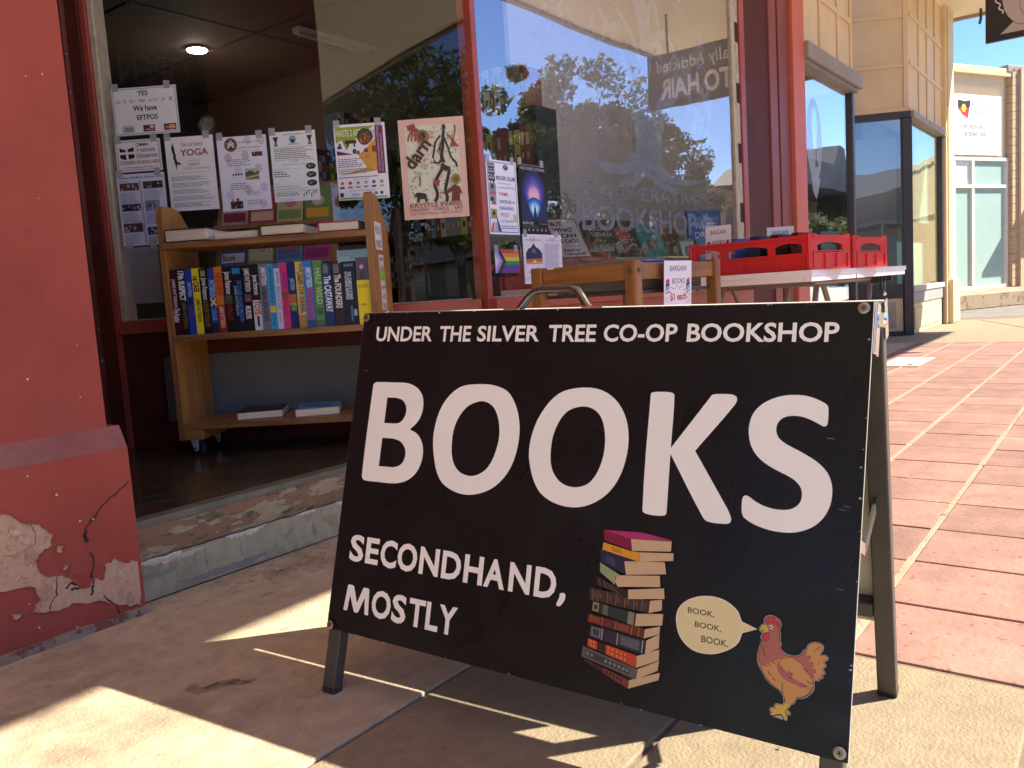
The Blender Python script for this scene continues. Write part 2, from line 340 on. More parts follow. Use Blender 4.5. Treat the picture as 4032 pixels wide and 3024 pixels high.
for y in yl:
    x = 1.671
    while x < 9.39:
        l = rnd.uniform(.25, .5); x2 = min(x + l, 9.392); g.box(x, y - .008 + rnd.uniform(-.002, .002), -0.05, x2 - .003, y + .008 + rnd.uniform(-.002, .002), 0.001 + rnd.uniform(0, .0015), joint_light); x = x2
struct(g.build("paving_joint", bevel=0.003))
g = MB(); g.box(13.35, -2.549, -0.15, 22, 9, -0.012, asph_l); struct(g.build("lane"))
g = MB(); t = [(13.06, 1.62), (13.36, 1.9), (14.2, 1.2), (11.2, -2.5), (9.41, -2.5), (9.41, 0.6), (10.4, 0.95)]
g.prism([(9.42, 0.3), (13.2, 1.75), (14.2, -0.6), (12.5, -2.54), (9.42, -2.54)], Frame((0, 0, 0), (1, 0, 0), (0, 1, 0)), -0.05, 0.002, conc); struct(g.build("driveway_apron"))
g = MB(); g.box(7.05, 1.36, 0.0015, 7.75, 1.66, 0.006, pm("cream cover", (0.62, 0.52, 0.36), .8)); g.box(7.12, 1.42, .006, 7.2, 1.46, .010, joint)
tag(g.build("access_cover", bevel=0.002), "small cream access cover set in the red pavers", "cover")
# kerbing and stains on the old concrete: chewing gum, oil
g = MB(); st = film("dark stain", (0.07, 0.055, 0.045), .24)
def blot(cx, cy, rx, ry, seed, mat=st):
    q = random.Random(seed); n = 18; ph = [q.uniform(.7, 1.25) for _ in range(n)]
    g.poly(FG, [(cx + rx * ph[k] * math.cos(2 * math.pi * k / n), cy + ry * ph[k] * math.sin(2 * math.pi * k / n)) for k in range(n)], mat)
for i, (x, y, a, b) in enumerate([(.93, 1.485, .018, .012), (.90, 1.51, .02, .01), (.955, 1.46, .015, .012), (1.30, 1.86, .02, .012), (1.17, 1.62, .012, .008), (1.02, 1.9, .01, .008)]): blot(x, y, a, b, i)
g.stroke(FG, [(.885, 1.555), (.872, 1.535), (.876, 1.51), (.898, 1.50), (.92, 1.505), (.936, 1.49), (.94, 1.465), (.955, 1.45)], [.015, .03, .034, .03, .022, .028, .024, .012], st)
for i in range(120): blot(1.42 + rnd.gauss(0, .13), 2.0 + rnd.gauss(0, .045), rnd.uniform(.003, .012), rnd.uniform(.002, .007), 400 + i)
for i in range(60): blot(rnd.uniform(.3, 1.6), rnd.uniform(1.12, 2.05), rnd.uniform(.0015, .006), rnd.uniform(.0015, .005), 50 + i, st if rnd.random() < .7 else conc)
for i in range(50): blot(rnd.uniform(.3, 3), rnd.uniform(.0, 1.1), rnd.uniform(.0012, .004), rnd.uniform(.0012, .004), 150 + i, joint)
struct(g.build("footpath_stains"))

# ------------------------------------------------------------------ the bookshop front
shop = thing("bookshop_building", "red painted corner of the bookshop with recessed entry and two large windows", "shopfront", (0, 0, 0))
# pier with battered plinth, peeled patches and cracks
b = MB()
b.box(-6.0, 2.082, 0.49, 1.032, 2.7, 4.1, red)
prof = [(2.082, 0.492), (2.052, 0.437), (2.050, 0.0), (2.7, 0.0), (2.7, 0.492)]
Fp = Frame((-6, 0, 0), (0, 1, 0), (0, 0, 1))
b.prism([(y, z) for y, z in prof], Fp, 0.0, 7.064, red)
b.box(-6.0, 2.036, -0.01, 1.068, 2.052, 0.02, worn("pier foot", [((.30, .22, .16), 0), ((.20, .07, .05), .5)], 8))
dusty = pm('dusty red ledge', (.25, .085, .07), .85, var=.2, scale=9, dirt=(.30, .16, .13), dirt_amt=.6, dscale=5)
b.add([(-6, 2.0815, .4925), (1.0635, 2.0815, .4925), (1.0635, 2.0513, .4372), (-6, 2.0513, .4372)], [(0, 1, 2, 3)], dusty)
Fq = FZ(2.050)
def pc(P):  # patch outlines measured on the pier face (metres)
    return P
patches = [
 [(0.60,.34),(0.753,.338),(0.779,.327),(0.80,.306),(0.832,.294),(0.858,.264),(0.853,.239),(0.821,.221),(0.816,.196),(0.828,.172),(0.871,.16),(0.897,.139),(0.91,.113),(0.928,.112),(0.941,.13),(0.962,.118),(0.972,.137),(0.969,.155),(1.0,.162),(1.026,.143),(1.057,.144),(1.057,.068),(1.053,.023),(0.997,.041),(0.961,.065),(0.883,.086),(0.852,.078),(0.794,.095),(0.814,.118),(0.801,.154),(0.76,.162),(0.70,.166),(0.60,.16)],
 [(0.748,.102),(0.762,.104),(0.77,.097),(0.76,.09),(0.75,.092)], [(0.858,.222),(0.87,.236),(0.88,.226),(0.872,.215)], [(0.872,.178),(0.882,.186),(0.888,.178),(0.88,.17)]]
for P in patches:
    Q = []
    for i, p in enumerate(P):
        q = P[(i + 1) % len(P)]
        for k in range(4):
            t = k / 4; j = .0045 if k else .001
            Q.append((p[0] + (q[0] - p[0]) * t + rnd.uniform(-j, j), p[1] + (q[1] - p[1]) * t + rnd.uniform(-j, j)))
    b.poly(Fq, Q, render)
    n_ = len(Q); A_ = sum(Q[i][0] * Q[(i + 1) % n_][1] - Q[(i + 1) % n_][0] * Q[i][1] for i in range(n_)); sg_ = 1 if A_ > 0 else -1; pts_ = []
    for i in range(n_):   # curling lip of the paint film round the bare patch
        p0_, p1_ = Q[i - 1], Q[(i + 1) % n_]; dx, dy = p1_[0] - p0_[0], p1_[1] - p0_[1]; l_ = math.hypot(dx, dy) or 1; w_ = rnd.uniform(.003, .007); h_ = rnd.uniform(.0012, .0042)
        q_ = (Q[i][0] + sg_ * dy / l_ * w_, Q[i][1] - sg_ * dx / l_ * w_); ok_ = Q[i][0] < 1.045
        if q_[0] > 1.055: q_ = (1.055, q_[1])
        pts_ += [Fq(*Q[i], .0003), Fq(*Q[i], h_), Fq(*q_, .0002)]
    b.add(pts_, [f for i in range(n_) for f in ((3 * i, 3 * ((i + 1) % n_), 3 * ((i + 1) % n_) + 1, 3 * i + 1), (3 * i + 1, 3 * ((i + 1) % n_) + 1, 3 * ((i + 1) % n_) + 2, 3 * i + 2))], red)
def crack(P, w, mat=crackm):
    Q = []
    for i in range(len(P) - 1):
        for k in range(4):
            t = k / 4; Q.append((P[i][0] + (P[i+1][0] - P[i][0]) * t + rnd.uniform(-.003, .003), P[i][1] + (P[i+1][1] - P[i][1]) * t + rnd.uniform(-.003, .003)))
    Q.append(P[-1]); n = len(Q); b.stroke(Fq, Q, [max(.0008, w * (.4 + .9 * rnd.random())) for i in range(n)], mat)
crack([(1.056, .349), (1.031, .33), (.984, .307), (.959, .28), (.937, .253), (.934, .24)], .004)
crack([(.936, .25), (.931, .238), (.937, .222)], .010); crack([(.944, .196), (.946, .168), (.937, .137), (.939, .109), (.93, .09)], .006)
crack([(.962, .078), (.987, .047), (.998, .0)], .004); crack([(.859, .162), (.851, .116), (.834, .10), (.83, .085)], .003); crack([(.81, .3), (.82, .28), (.815, .25)], .002)
crack([(.87, .125), (.89, .135), (.905, .12), (.885, .118)], .007)
chip = pm("paint chip", (0.66, 0.50, 0.42), .8)
for i in range(46):
    x = rnd.uniform(.35, 1.05); z = rnd.choice([rnd.uniform(.02, .42), rnd.uniform(.5, 1.5)]); F = Fq if z < .44 else FZ(2.082)
    if z > .44 and x > 1.02: continue
    r_ = rnd.uniform(.0008, .0035); b.poly(F, [(x + r_ * math.cos(a) * rnd.uniform(.6, 1.3), z + r_ * math.sin(a) * rnd.uniform(.6, 1.3)) for a in (0, 1, 2, 3, 4, 5)], chip)
b.build("pier", shop)
# worn threshold: grey riser, timber nosing, dark floor
b = MB()
ris = worn("flaking grey step paint", [((0.36, 0.325, 0.20), 0), ((0.30, 0.275, 0.17), 0.55), ((0.45, 0.40, 0.36), 0.685), ((0.13, 0.10, 0.09), 0.70)], scale=5, rough=0.75, bump=0.6)
sil = worn("worn timber sill", [((0.26, 0.155, 0.09), 0), ((0.36, 0.31, 0.20), 0.49), ((0.085, 0.115, 0.06), 0.585), ((0.22, 0.12, 0.07), 0.60)], scale=9, rough=0.8, bump=0.7, stretch=(0.55, 2.2, 1.5))
b.box(1.0, 2.122, 0.0, 2.75, 2.2, 0.112, ris)
Fs = Frame((1.0, 0, 0), (0, 1, 0), (0, 0, 1))
b.prism([(2.123, 0.1125), (2.117, .118), (2.084, .205), (2.088, .214), (2.3, .222), (2.3, .12), (2.2, .1125)], Fs, 0, 1.75, sil)
b.box(1.0, 2.079, 0.214, 2.75, 2.125, 0.232, pm("blue grey edge strip", (.125, .12, .085), .7, var=.3, scale=20, dirt=(.03, .03, .025)))
Fr = FZ(2.122)
whitep = pm("white undercoat", (.60, .54, .42), .8, var=.15, scale=20)
def ragged(x0, x1, z, h, seed, mat, F=None):
    q = random.Random(seed); n = 26; top = []; bot = []
    for i in range(n + 1):
        x = x0 + (x1 - x0) * i / n; e = max(0, math.sin(math.pi * i / n)) ** .5; top.append((x, z + q.uniform(0, .006))); bot.append((x, z - e * h * q.uniform(.35, 1)))
    b.poly(F or Fr, bot + top[::-1], mat)
b.lay += 5
ragged(1.10, 1.22, .108, .022, 3, whitep); ragged(1.36, 1.50, .109, .018, 15, whitep); ragged(1.12, 1.3, .100, .014, 5, pm("primer", (.48, .42, .32), .8)); ragged(1.09, 1.2, .07, .02, 17, pm("old green paint", (.21, .225, .16), .8)); ragged(1.2, 1.5, .022, .022, 6, pm("grey purple undercoat", (.24, .205, .16), .85)); ragged(1.62, 1.7, .110, .012, 7, whitep); ragged(1.78, 1.83, .112, .02, 9, whitep)
for i in range(4):
    x = rnd.uniform(1.1, 2.0); b.stroke(Fr, [(x, .108), (x + rnd.uniform(-.004, .004), .07), (x + rnd.uniform(-.006, .006), rnd.uniform(.0, .04))], .0012, crackm)
b.stroke(Fr, [(1.05 + .03 * i, .1125 + rnd.uniform(-.003, .002)) for i in range(30)], .003, crackm)
b.build("step", shop)
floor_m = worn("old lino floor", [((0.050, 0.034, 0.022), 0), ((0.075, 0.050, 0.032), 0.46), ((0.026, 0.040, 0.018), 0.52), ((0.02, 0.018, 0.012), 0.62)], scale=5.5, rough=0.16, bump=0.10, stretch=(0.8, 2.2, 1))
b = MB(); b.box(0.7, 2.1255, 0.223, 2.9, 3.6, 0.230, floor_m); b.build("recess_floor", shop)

# window one: splayed wall between the door post and the corner mullion
A1 = R(125); D1 = Vector((math.cos(A1), math.sin(A1), 0)); M1 = Vector((2.585, 2.115, 0))
F1 = Frame(M1 + D1 * 1.43, -D1, (0, 0, 1))     # u runs from the door post to the mullion, 0 .. 1.43; n looks out
def w1(s): return 1.43 - s                     # distance from the mullion -> u
b = MB(); b.fbox(F1, -.02, .752, -.008, 1.452, 3.05, -.002, glass("shop glass", 0.042)); b.build("window_glass", shop)
b = MB()
b.fbox(F1, -.03, .700, -.03, 1.45, .752, .035, redw); b.fbox(F1, -.03, .60, -.03, 1.45, .698, .012, maroon)
b.fbox(F1, -.03, .23, -.03, 1.42, .325, .012, maroon)
b.fbox(F1, -.03, .326, -.03, .12, .599, .010, maroon); b.fbox(F1, 1.33, .326, -.03, 1.42, .599, .010, maroon)
b.fbox(F1, .121, .326, -.03, 1.329, .599, -.012, greyblue)
b.fbox(F1, .0, .752, -.002, 1.41, .757, .006, putty)
b.build("stall_riser", shop, bevel=.004)
b = MB()   # stepped door post
for (a0, a1, c1, m) in [(-.022, .0, .006, putty), (-.046, -.023, .022, redw), (-.095, -.047, .034, maroon), (-.155, -.096, .060, pm("brown red paint", (.16, .045, .03), .4, var=.2)), (-.185, -.156, .074, maroon), (-.21, -.186, .060, pm("near black red", (.035, .01, .008), .5)), (-.235, -.211, .085, pm("brown red paint", (.16, .045, .03)))]:
    b.fbox(F1, a0, .13, -.09, a1, 3.05, c1, m)
for i in range(26):
    z = rnd.uniform(.2, 2.2); a = rnd.choice([-.235, -.096, -.156]); b.fbox(F1, a - .001, z, .05, a + .003, z + rnd.uniform(.004, .02), .0865 if a < -.2 else .061, putty)
b.build("door_post", shop, bevel=.003)
b = MB()   # corner mullion, two faces
b.prism([(2.607, 2.108), (2.602, 2.068), (2.632, 2.066), (2.641, 2.125), (2.62, 2.15)], Frame((0, 0, 0), (1, 0, 0), (0, 1, 0)), .70, 3.05, redw); b.build("corner_mullion", shop, bevel=.003)
# the door at the back of the recess, its frame and the opposite side window with hours written on it
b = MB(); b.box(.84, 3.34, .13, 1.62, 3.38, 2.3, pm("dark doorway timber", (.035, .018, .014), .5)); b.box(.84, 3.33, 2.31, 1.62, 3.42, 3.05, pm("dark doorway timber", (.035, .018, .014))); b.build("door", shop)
b = MB(); Fd = Frame((.90, 2.72, 0), (0, 1, 0), (0, 0, 1)); b.fbox(Fd, -.36, .13, -.05, .62, .75, .0, maroon); b.fbox(Fd, -.38, .751, -.05, -.2, 3.05, .02, redw); b.fbox(Fd, .56, .751, -.05, .64, 3.05, .02, redw); b.fbox(Fd, -.36, 2.95, -.05, .62, 3.05, .01, redw); b.build("side_window_frame", shop)
b = MB(); b.fbox(Fd, -.199, .752, -.02, .559, 2.95, -.012, pm("dark side pane", (.02, .018, .016), .08)); wl = film("white vinyl lettering", (.75, .75, .72), .55)
b.text(Fd, "OPEN", .02, 1.92, .36, 2.07, wl); b.text(Fd, "MONDAY-FRIDAY", -.05, 1.78, .46, 1.85, wl); b.text(Fd, "10:00am - 4:00pm", -.05, 1.66, .44, 1.72, wl); b.build("side_window_pane", shop)
b = MB(); b.box(.3, 2.2, 3.05, 2.75, 3.5, 3.09, cream); b.build("recess_ceiling", shop)
# window two along the street line
clearm = glass("clear back face", 0.0)
b = MB(); b.box(2.642, 2.109, .752, 5.40, 2.114, 3.05, clearm); b.add([(2.642, 2.108, .752), (5.40, 2.108, .752), (5.40, 2.108, 3.05), (2.642, 2.108, 3.05)], [(0, 1, 2, 3)], glass("street glass", 0.31, power=5, haze=0.035, hazecol=(.5, .49, .48), gcol=(1, .95, .90))); b.build("window_glass", shop)
b = MB(); b.box(2.62, 2.04, .700, 5.5, 2.16, .751, redw)
b.box(2.62, 2.075, .58, 5.5, 2.14, .699, redw); b.box(2.62, 2.075, .0, 5.5, 2.14, .10, redw)
for x0, x1 in ((2.62, 2.78), (3.62, 3.76), (4.6, 4.74), (5.36, 5.5)): b.box(x0, 2.077, .101, x1, 2.14, .579, redw)
for x0, x1 in ((2.781, 3.619), (3.761, 4.599), (4.741, 5.359)):
    b.box(x0, 2.11, .101, x1, 2.14, .579, redw); b.box(x0 + .06, 2.098, .16, x1 - .06, 2.109, .52, pm("pale riser panel", (.42, .25, .17), .6, var=.15))
b.box(2.668, 2.100, .751, 5.40, 2.107, .757, putty)
b.build("stall_riser", shop, bevel=.004)
b = MB(); 
for k in range(18):
    z = .757 + k * .128; b.box(5.30 + rnd.uniform(-.004, .004), 2.094, z, 5.352, 2.107, z + .128, putty); 
    if k % 3: b.box(5.364, 2.098, z, 5.42 + rnd.uniform(-.006, .004), 2.107, z + .128, putty)
b.box(5.34, 2.101, .757, 5.42, 2.1075, 3.05, crackm); b.build("putty_strip", shop)
b = MB()
b.box(5.421, 2.085, 0, 5.50, 2.16, 3.9, redw); b.box(5.501, 2.097, 0, 5.965, 2.16, 3.9, maroon)
b.box(5.966, 2.085, 0, 6.115, 2.16, 3.9, pm("mid red paint", (.24, .05, .036), .45, var=.15)); b.box(6.116, 2.13, 0, 6.14, 2.16, 3.9, crackm)
b.box(6.141, 2.080, 0, 6.37, 2.3, 3.95, pm("dull red paint", (.22, .046, .028), .45, var=.15))
b.box(6.371, 2.050, .34, 6.64, 2.3, 3.95, pm("bright red paint", (.58, .135, .075), .5, var=.1, bump=.1))
Fpl = FZ(2.3); b.prism([(6.371, 0), (6.76, 0), (6.76, .06), (6.66, .34), (6.371, .34)], FZ(2.3), 0, .262, pm("bright red paint", (.58, .135, .075)))
b.build("pilaster", shop, bevel=.005)
b = MB(); b.box(-6.0, 2.09, 3.05, 6.64, 2.3, 4.15, red); b.box(-6, 2.3, 4.1, 6.64, 2.35, 6.5, red); b.build("upper_wall", shop)
# signwriting on window two: silver tree and words
sv = film("silver vinyl", (.44, .47, .53), .72)
b = MB(); Ft = FZ(2.120)
def br(P, w0, w1_): n = len(P); b.stroke(Ft, P, [w0 + (w1_ - w0) * i / (n - 1) for i in range(n)], sv)
def sm(P, n=6):
    out = []
    for i in range(len(P) - 1):
        p0, p1, p2, p3 = P[max(0, i-1)], P[i], P[i+1], P[min(len(P)-1, i+2)]
        for k in range(n):
            t = k / n; out.append(tuple(.5 * ((2*p1[j]) + (p2[j]-p0[j]) * t + (2*p0[j]-5*p1[j]+4*p2[j]-p3[j]) * t*t + (3*p1[j]-p0[j]-3*p2[j]+p3[j]) * t**3) for j in (0, 1)))
    return out + [P[-1]]
br(sm([(4.07, 1.36), (4.10, 1.5), (4.04, 1.66), (3.86, 1.79), (3.62, 1.86), (3.44, 1.93), (3.36, 2.0)]), .24, .02)
br(sm([(4.13, 1.36), (4.13, 1.6), (4.10, 1.8), (4.16, 2.0), (4.10, 2.2), (3.98, 2.34), (3.82, 2.36)]), .20, .02)
br(sm([(4.2, 1.36), (4.24, 1.6), (4.40, 1.8), (4.62, 1.9), (4.80, 1.93), (4.93, 1.84)]), .18, .02)
br(sm([(4.0, 1.72), (3.9, 1.92), (3.76, 2.06), (3.66, 2.12), (3.6, 2.05)]), .07, .012); br(sm([(4.12, 1.9), (4.0, 2.06), (3.86, 2.16), (3.78, 2.24)]), .05, .012)
br(sm([(4.16, 1.95), (4.28, 2.1), (4.42, 2.14), (4.5, 2.06), (4.44, 2.0)]), .06, .012); br(sm([(4.16, 2.05), (4.22, 2.25), (4.36, 2.36), (4.5, 2.36)]), .05, .012); br(sm([(4.45, 1.84), (4.56, 2.0), (4.7, 2.06)]), .05, .012)
br(sm([(4.62, 1.9), (4.74, 1.8), (4.8, 1.66)]), .04, .01); br(sm([(3.6, 1.87), (3.5, 1.8), (3.42, 1.68)]), .04, .01); br(sm([(3.74, 1.83), (3.66, 1.74), (3.62, 1.62)]), .035, .01)
for P in ([(4.0, 1.42), (3.8, 1.36), (3.6, 1.38), (3.46, 1.42)], [(4.2, 1.42), (4.36, 1.36), (4.6, 1.35), (4.8, 1.37)], [(4.05, 1.38), (3.95, 1.31), (3.8, 1.3)], [(4.15, 1.38), (4.3, 1.31), (4.5, 1.3)]): br(sm(P), .09, .01)
def leaf(x, z, a, l=.11, w=.028): 
    ca, sa = math.cos(a), math.sin(a); P = []
    for t in (0, .2, .45, .7, 1): P.append((t, w / l * max(0, math.sin(math.pi * t)) ** .8))
    Q = [(t, -q) for t, q in P[::-1][1:-1]]; b.poly(Ft, [(x + l * (t * ca - q * sa), z + l * (t * sa + q * ca)) for t, q in P + Q], sv)
for (x, z, a) in [(3.42, 1.70, -1.7), (3.36, 1.86, -1.9), (3.46, 1.8, -1.5), (3.32, 1.76, -1.75), (3.30, 1.62, -1.7), (3.52, 1.74, -1.4), (3.62, 1.62, -1.6), (3.66, 1.74, -1.2), (3.58, 1.86, -2.0), (3.40, 1.98, -2.6), (3.44, 2.0, 2.4), (3.72, 1.78, -1.1), (3.36, 2.02, 3.0), (3.6, 2.05, -2), (3.68, 2.12, 2.0), (3.78, 2.24, 2.5), (3.8, 2.2, 3.2), (3.82, 2.36, 3.4), (3.9, 2.36, 1.9), (4.5, 2.36, .3), (4.4, 2.36, 1.2), (4.44, 2.0, -2.2), (4.5, 2.08, -.9), (4.7, 2.06, .5), (4.66, 2.03, -.8), (4.93, 1.84, -1.2), (4.86, 1.9, -.3), (4.8, 1.66, -1.6), (4.78, 1.74, -2.4), (4.76, 1.8, -.9), (4.88, 1.78, -2.0), (4.7, 1.88, -1.7), (4.0, 2.3, -2.3), (4.1, 2.3, -.9), (4.26, 2.3, -1), (3.9, 2.1, -2.6), (4.3, 2.1, -1.2), (3.74, 2.06, -2.2), (4.56, 2.0, -.2), (4.93, 1.7, -1.8)]: leaf(x, z, a + rnd.uniform(-.15, .15), rnd.uniform(.10, .17), rnd.uniform(.022, .034))
def arc(txt, cx, cz, r, a0, a1, h, wd):
    n = len(txt)
    for i, ch in enumerate(txt):
        if ch == ' ': continue
        a = a0 + (a1 - a0) * i / (n - 1); F = Frame(Ft(cx + r * math.cos(a), cz + r * math.sin(a)), Ft.u * math.sin(a) - Ft.v * math.cos(a), Ft.u * math.cos(a) + Ft.v * math.sin(a))
        F.n = Ft.n; b.text(F, ch, -wd / 2 * (.6 if ch in 'irlt' else 1), 0, wd / 2 * (.6 if ch in 'irlt' else 1), h * (1 if ch.isupper() or ch in 'dhl' else .7), sv)
arc("Under the Silver Tree", 4.06, 1.58, .88, R(160), R(15), .15, .11)
b.text(Ft, "COOPERATIVE", 3.44, 1.215, 4.78, 1.285, sv); b.text(Ft, "BOOKSHOP", 3.42, 1.045, 4.72, 1.175, sv, bold=.02)
b.build("window_lettering", shop)
# ------------------------------------------------------------------ verandah over the footpath
v = thing("verandah", "peach painted flat verandah roof over the shop footpath", "awning", (4, 0, 4.2))
b = MB((4, 0, 4.2)); b.box(-24, -1.6, 4.16, 13.3, 2.088, 4.24, soffitm); b.build("soffit", v)
b = MB((4, 0, 4.2)); b.box(-24, -1.67, 4.12, 13.36, -1.601, 4.55, pm("dark fascia", (.16, .12, .08), .6)); b.box(13.301, -1.6, 4.12, 13.36, 2.1, 4.5, lintel_m); b.build("fascia", v)
b = MB((4, 0, 4.2)); b.tube([(13.12, 1.72, 4.16), (13.12, 1.72, 4.03), (13.16, 1.74, 3.98)], .018, frame_dk, 8); b.build("bracket", v)

# ------------------------------------------------------------------ neighbouring salon with panelled cladding
nb = thing("salon_building", "cream panelled shop with splayed dark framed windows", "shopfront", (9, 2.1, 0))
o = (9, 2.1, 0)
A3 = R(-63); D3 = Vector((math.cos(A3), math.sin(A3), 0)); C3 = Vector((10.52, 2.10, 0)); L3 = 1.7
F3 = Frame(C3 - D3 * L3, D3, (0, 0, 1))
b = MB(o)
b.box(6.641, 2.10, 2.54, 8.15, 2.4, 4.159, cream); b.build("wall", nb); b = MB(o)
b.fbox(F3, 0, 2.548, -.2, L3, 4.159, 0, cream); b.build("wall", nb); b = MB(o)
b.box(10.521, 2.1005, 2.548, 12.60, 2.4, 4.159, cream)
b.build("wall", nb)
b = MB(o)   # cover battens
F6 = FZ(2.0995)
def batt(F, a0, a1, b0, b1): b.fbox(F, a0, b0, 0.0, a1, b1, .016, cream)
for x in (6.69, 7.19, 7.70, 8.10): batt(F6, x - .024, x + .024, 2.585, 4.158)
for z in (3.0, 3.52): 
    for x0, x1 in ((6.715, 7.165), (7.215, 7.675), (7.725, 8.075)): batt(F6, x0, x1, z - .024, z + .024)
batt(F6, 6.645, 8.15, 2.541, 2.584)
b.build("cover_battens", nb, bevel=.004); b = MB(o)
for s_ in (.38, .88, L3 - .03): batt(F3, s_ - .026, s_ + .026, 2.60, 4.158)
for z in (3.06, 3.60):
    for s0, s1 in ((.41, .85), (.91, L3 - .06), (0, .35)): batt(F3, s0, s1, z - .024, z + .024)
batt(F3, 0, L3, 2.549, 2.599)
b.build("cover_battens", nb, bevel=.004); b = MB(o)
F7 = FZ(2.100)
for x in (11.05, 11.535, 12.03, 12.56): batt(F7, x - .02, x + .02, 2.59, 4.158)
for z in (3.09, 3.62):
    for x0, x1 in ((10.56, 11.025), (11.075, 11.51), (11.56, 12.005), (12.055, 12.535)): batt(F7, x0, x1, z - .024, z + .024)
batt(F7, 10.53, 12.6, 2.549, 2.589)
b.build("cover_battens", nb, bevel=.004)
b = MB(o)
b.box(6.641, 2.02, 2.42, 8.22, 2.16, 2.539, lintel_m); b.box(6.641, 2.05, 2.385, 8.17, 2.14, 2.419, pm("grey lintel", (.22, .19, .165), .6)); b.build("lintel", nb, bevel=.006); b = MB(o)
b.box(10.50, 2.04, 2.475, 12.62, 2.13, 2.547, lintel_m); b.build("lintel", nb, bevel=.006); b = MB(o); b.fbox(F3, 0, 2.475, -.06, L3 + .02, 2.547, .03, frame_dk)
b.build("lintel", nb, bevel=.006)
b = MB(o)
b.box(8.10, 2.085, .0, 8.17, 2.16, 2.384, frame_dk); b.box(6.641, 2.09, .38, 8.10, 2.15, .45, pm("pale grey sill", (.42, .40, .37), .6)); b.build("window_frame", nb, bevel=.006); b = MB(o)
b.fbox(F3, 0, .44, -.05, L3 - .08, .60, .012, frame_dk); b.fbox(F3, L3 - .075, .0, -.08, L3 + .03, 2.474, .02, frame_dk); b.fbox(F3, 0, .0, -.05, L3 - .08, .05, .012, frame_dk); b.build("window_frame", nb, bevel=.006); b = MB(o)
b.box(10.57, 2.07, .50, 12.55, 2.15, .565, pm("pale grey sill", (.42, .40, .37))); b.box(10.57, 2.085, .36, 12.5, 2.15, .499, pm("grey rail", (.30, .29, .285), .6)); b.box(12.42, 2.08, .0, 12.52, 2.15, 2.474, frame_dk)
b.build("window_frame", nb, bevel=.006)
b = MB(o)
b.box(6.641, 2.10, .0, 8.10, 2.2, .379, pm("pale grey base", (.40, .38, .34), .7)); b.build("stall_riser", nb); b = MB(o)
b.fbox(F3, 0, .051, -.05, L3 - .08, .439, -.01, cream2); b.fbox(F3, .5, .10, -.009, L3 - .16, .39, .004, pm("taupe panel", (.40, .335, .245), .6)); b.build("stall_riser", nb, bevel=.006); b = MB(o)
b.box(10.57, 2.10, .0, 12.42, 2.2, .359, cream2); b.fbox(FZ(2.0995), 10.70, .06, 0, 12.3, .31, .012, cream2)
b.build("stall_riser", nb, bevel=.006)
gl = glass("salon glass", 0.42, tint=(.85, .88, .87))
b = MB(o); b.box(6.645, 2.118, .451, 8.10, 2.124, 2.384, gl); b.build("front_window", nb)
b = MB(o); b.fbox(F3, .0, .601, -.03, L3 - .076, 2.474, -.024, glass("splay glass", 0.16, tint=(.8, .82, .82))); b.build("splay_window", nb)
b = MB(o); b.box(10.56, 2.115, .566, 12.42, 2.121, 2.474, glass("side glass", 0.07, tint=(.82, .9, .86))); b.build("corner_window", nb)
b = MB(o)
blind = pm("frosted lining", (.40, .43, .40), .8, var=.06)
b.box(6.65, 2.20, .0, 7.95, 2.23, .95, blind); b.box(6.64, 2.9, 0, 8.3, 2.93, 4, pm("dark salon wall", (.05, .055, .06), .8)); b.box(8.03, 2.16, .45, 8.09, 2.75, 2.4, pm("curtain", (.50, .50, .46), .9))
b.fbox(F3, .2, .5, -.20, L3 - .1, .96, -.17, pm("frosted lower lining", (.40, .44, .42), .8)); b.fbox(F3, L3 - .62, .96, -.20, L3 - .1, 2.3, -.17, pm("grey curtain", (.36, .37, .38), .9, var=.1, scale=3, stretch=(8, 8, .2)))
b.fbox(F3, -.2, .3, -1.1, L3 - .2, 4, -1.05, pm("dark salon wall", (.05, .055, .06)))
b.box(10.75, 2.30, .5, 12.5, 2.33, 1.10, pm("mint board", (.50, .66, .58), .7)); b.box(11.55, 2.24, 1.35, 12.5, 2.27, 2.5, pm("mint board", (.50, .66, .58))); b.box(10.6, 2.5, 1.1, 12.5, 2.53, 1.35, pm("grey band", (.26, .26, .23), .8)); b.box(10.6, 2.6, .3, 12.5, 2.63, 2.6, pm("grey green back", (.20, .235, .21), .8))
b.build("window_lining", nb)
b = MB(o)
Fg = FZ(2.117); pale = film("pale vinyl", (.62, .72, .80), .34)
oval = [(7.06 + .20 * math.cos(2 * math.pi * k / 36), 1.86 + .33 * math.sin(2 * math.pi * k / 36)) for k in range(36)]
hole = [(7.03, 2.10), (7.09, 2.12), (7.14, 2.06), (7.15, 1.95), (7.12, 1.86), (7.13, 1.78), (7.11, 1.72), (7.15, 1.65), (7.06, 1.64), (7.08, 1.74), (7.02, 1.84), (6.99, 1.98)]
b.poly(Fg, [oval, hole[::-1]], pale); b.poly(Fg, [(6.95, 1.56), (7.2, 1.56), (7.12, 1.42), (7.08, 1.38), (7.0, 1.44)], pale)
b.build("window_emblem", nb); b = MB(o); b.text(Fg, "221", 7.35, .95, 7.95, 1.12, film("pale vinyl numbers", (.6, .62, .62), .4))
b.build("street_number_lettering", nb)
b = MB(o)
b.box(12.56, 1.975, .0, 13.08, 2.6, .60, cream2); b.box(12.63, 2.03, .601, 13.02, 2.6, 4.8, cream2); b.box(12.5, 2.04, .0, 12.559, 2.3, 4.15, cream)
b.build("end_pier", nb, bevel=.02)
b = MB(o); b.box(6.3, 2.401, 4.2, 13.0, 2.7, 6.4, cream); b.box(13.0, 2.2, 4.24, 13.06, 9, 6.4, cream); b.box(12.9, 2.6, 0, 13.0, 9, 4.2, cream2); b.build("upper_wall", nb)

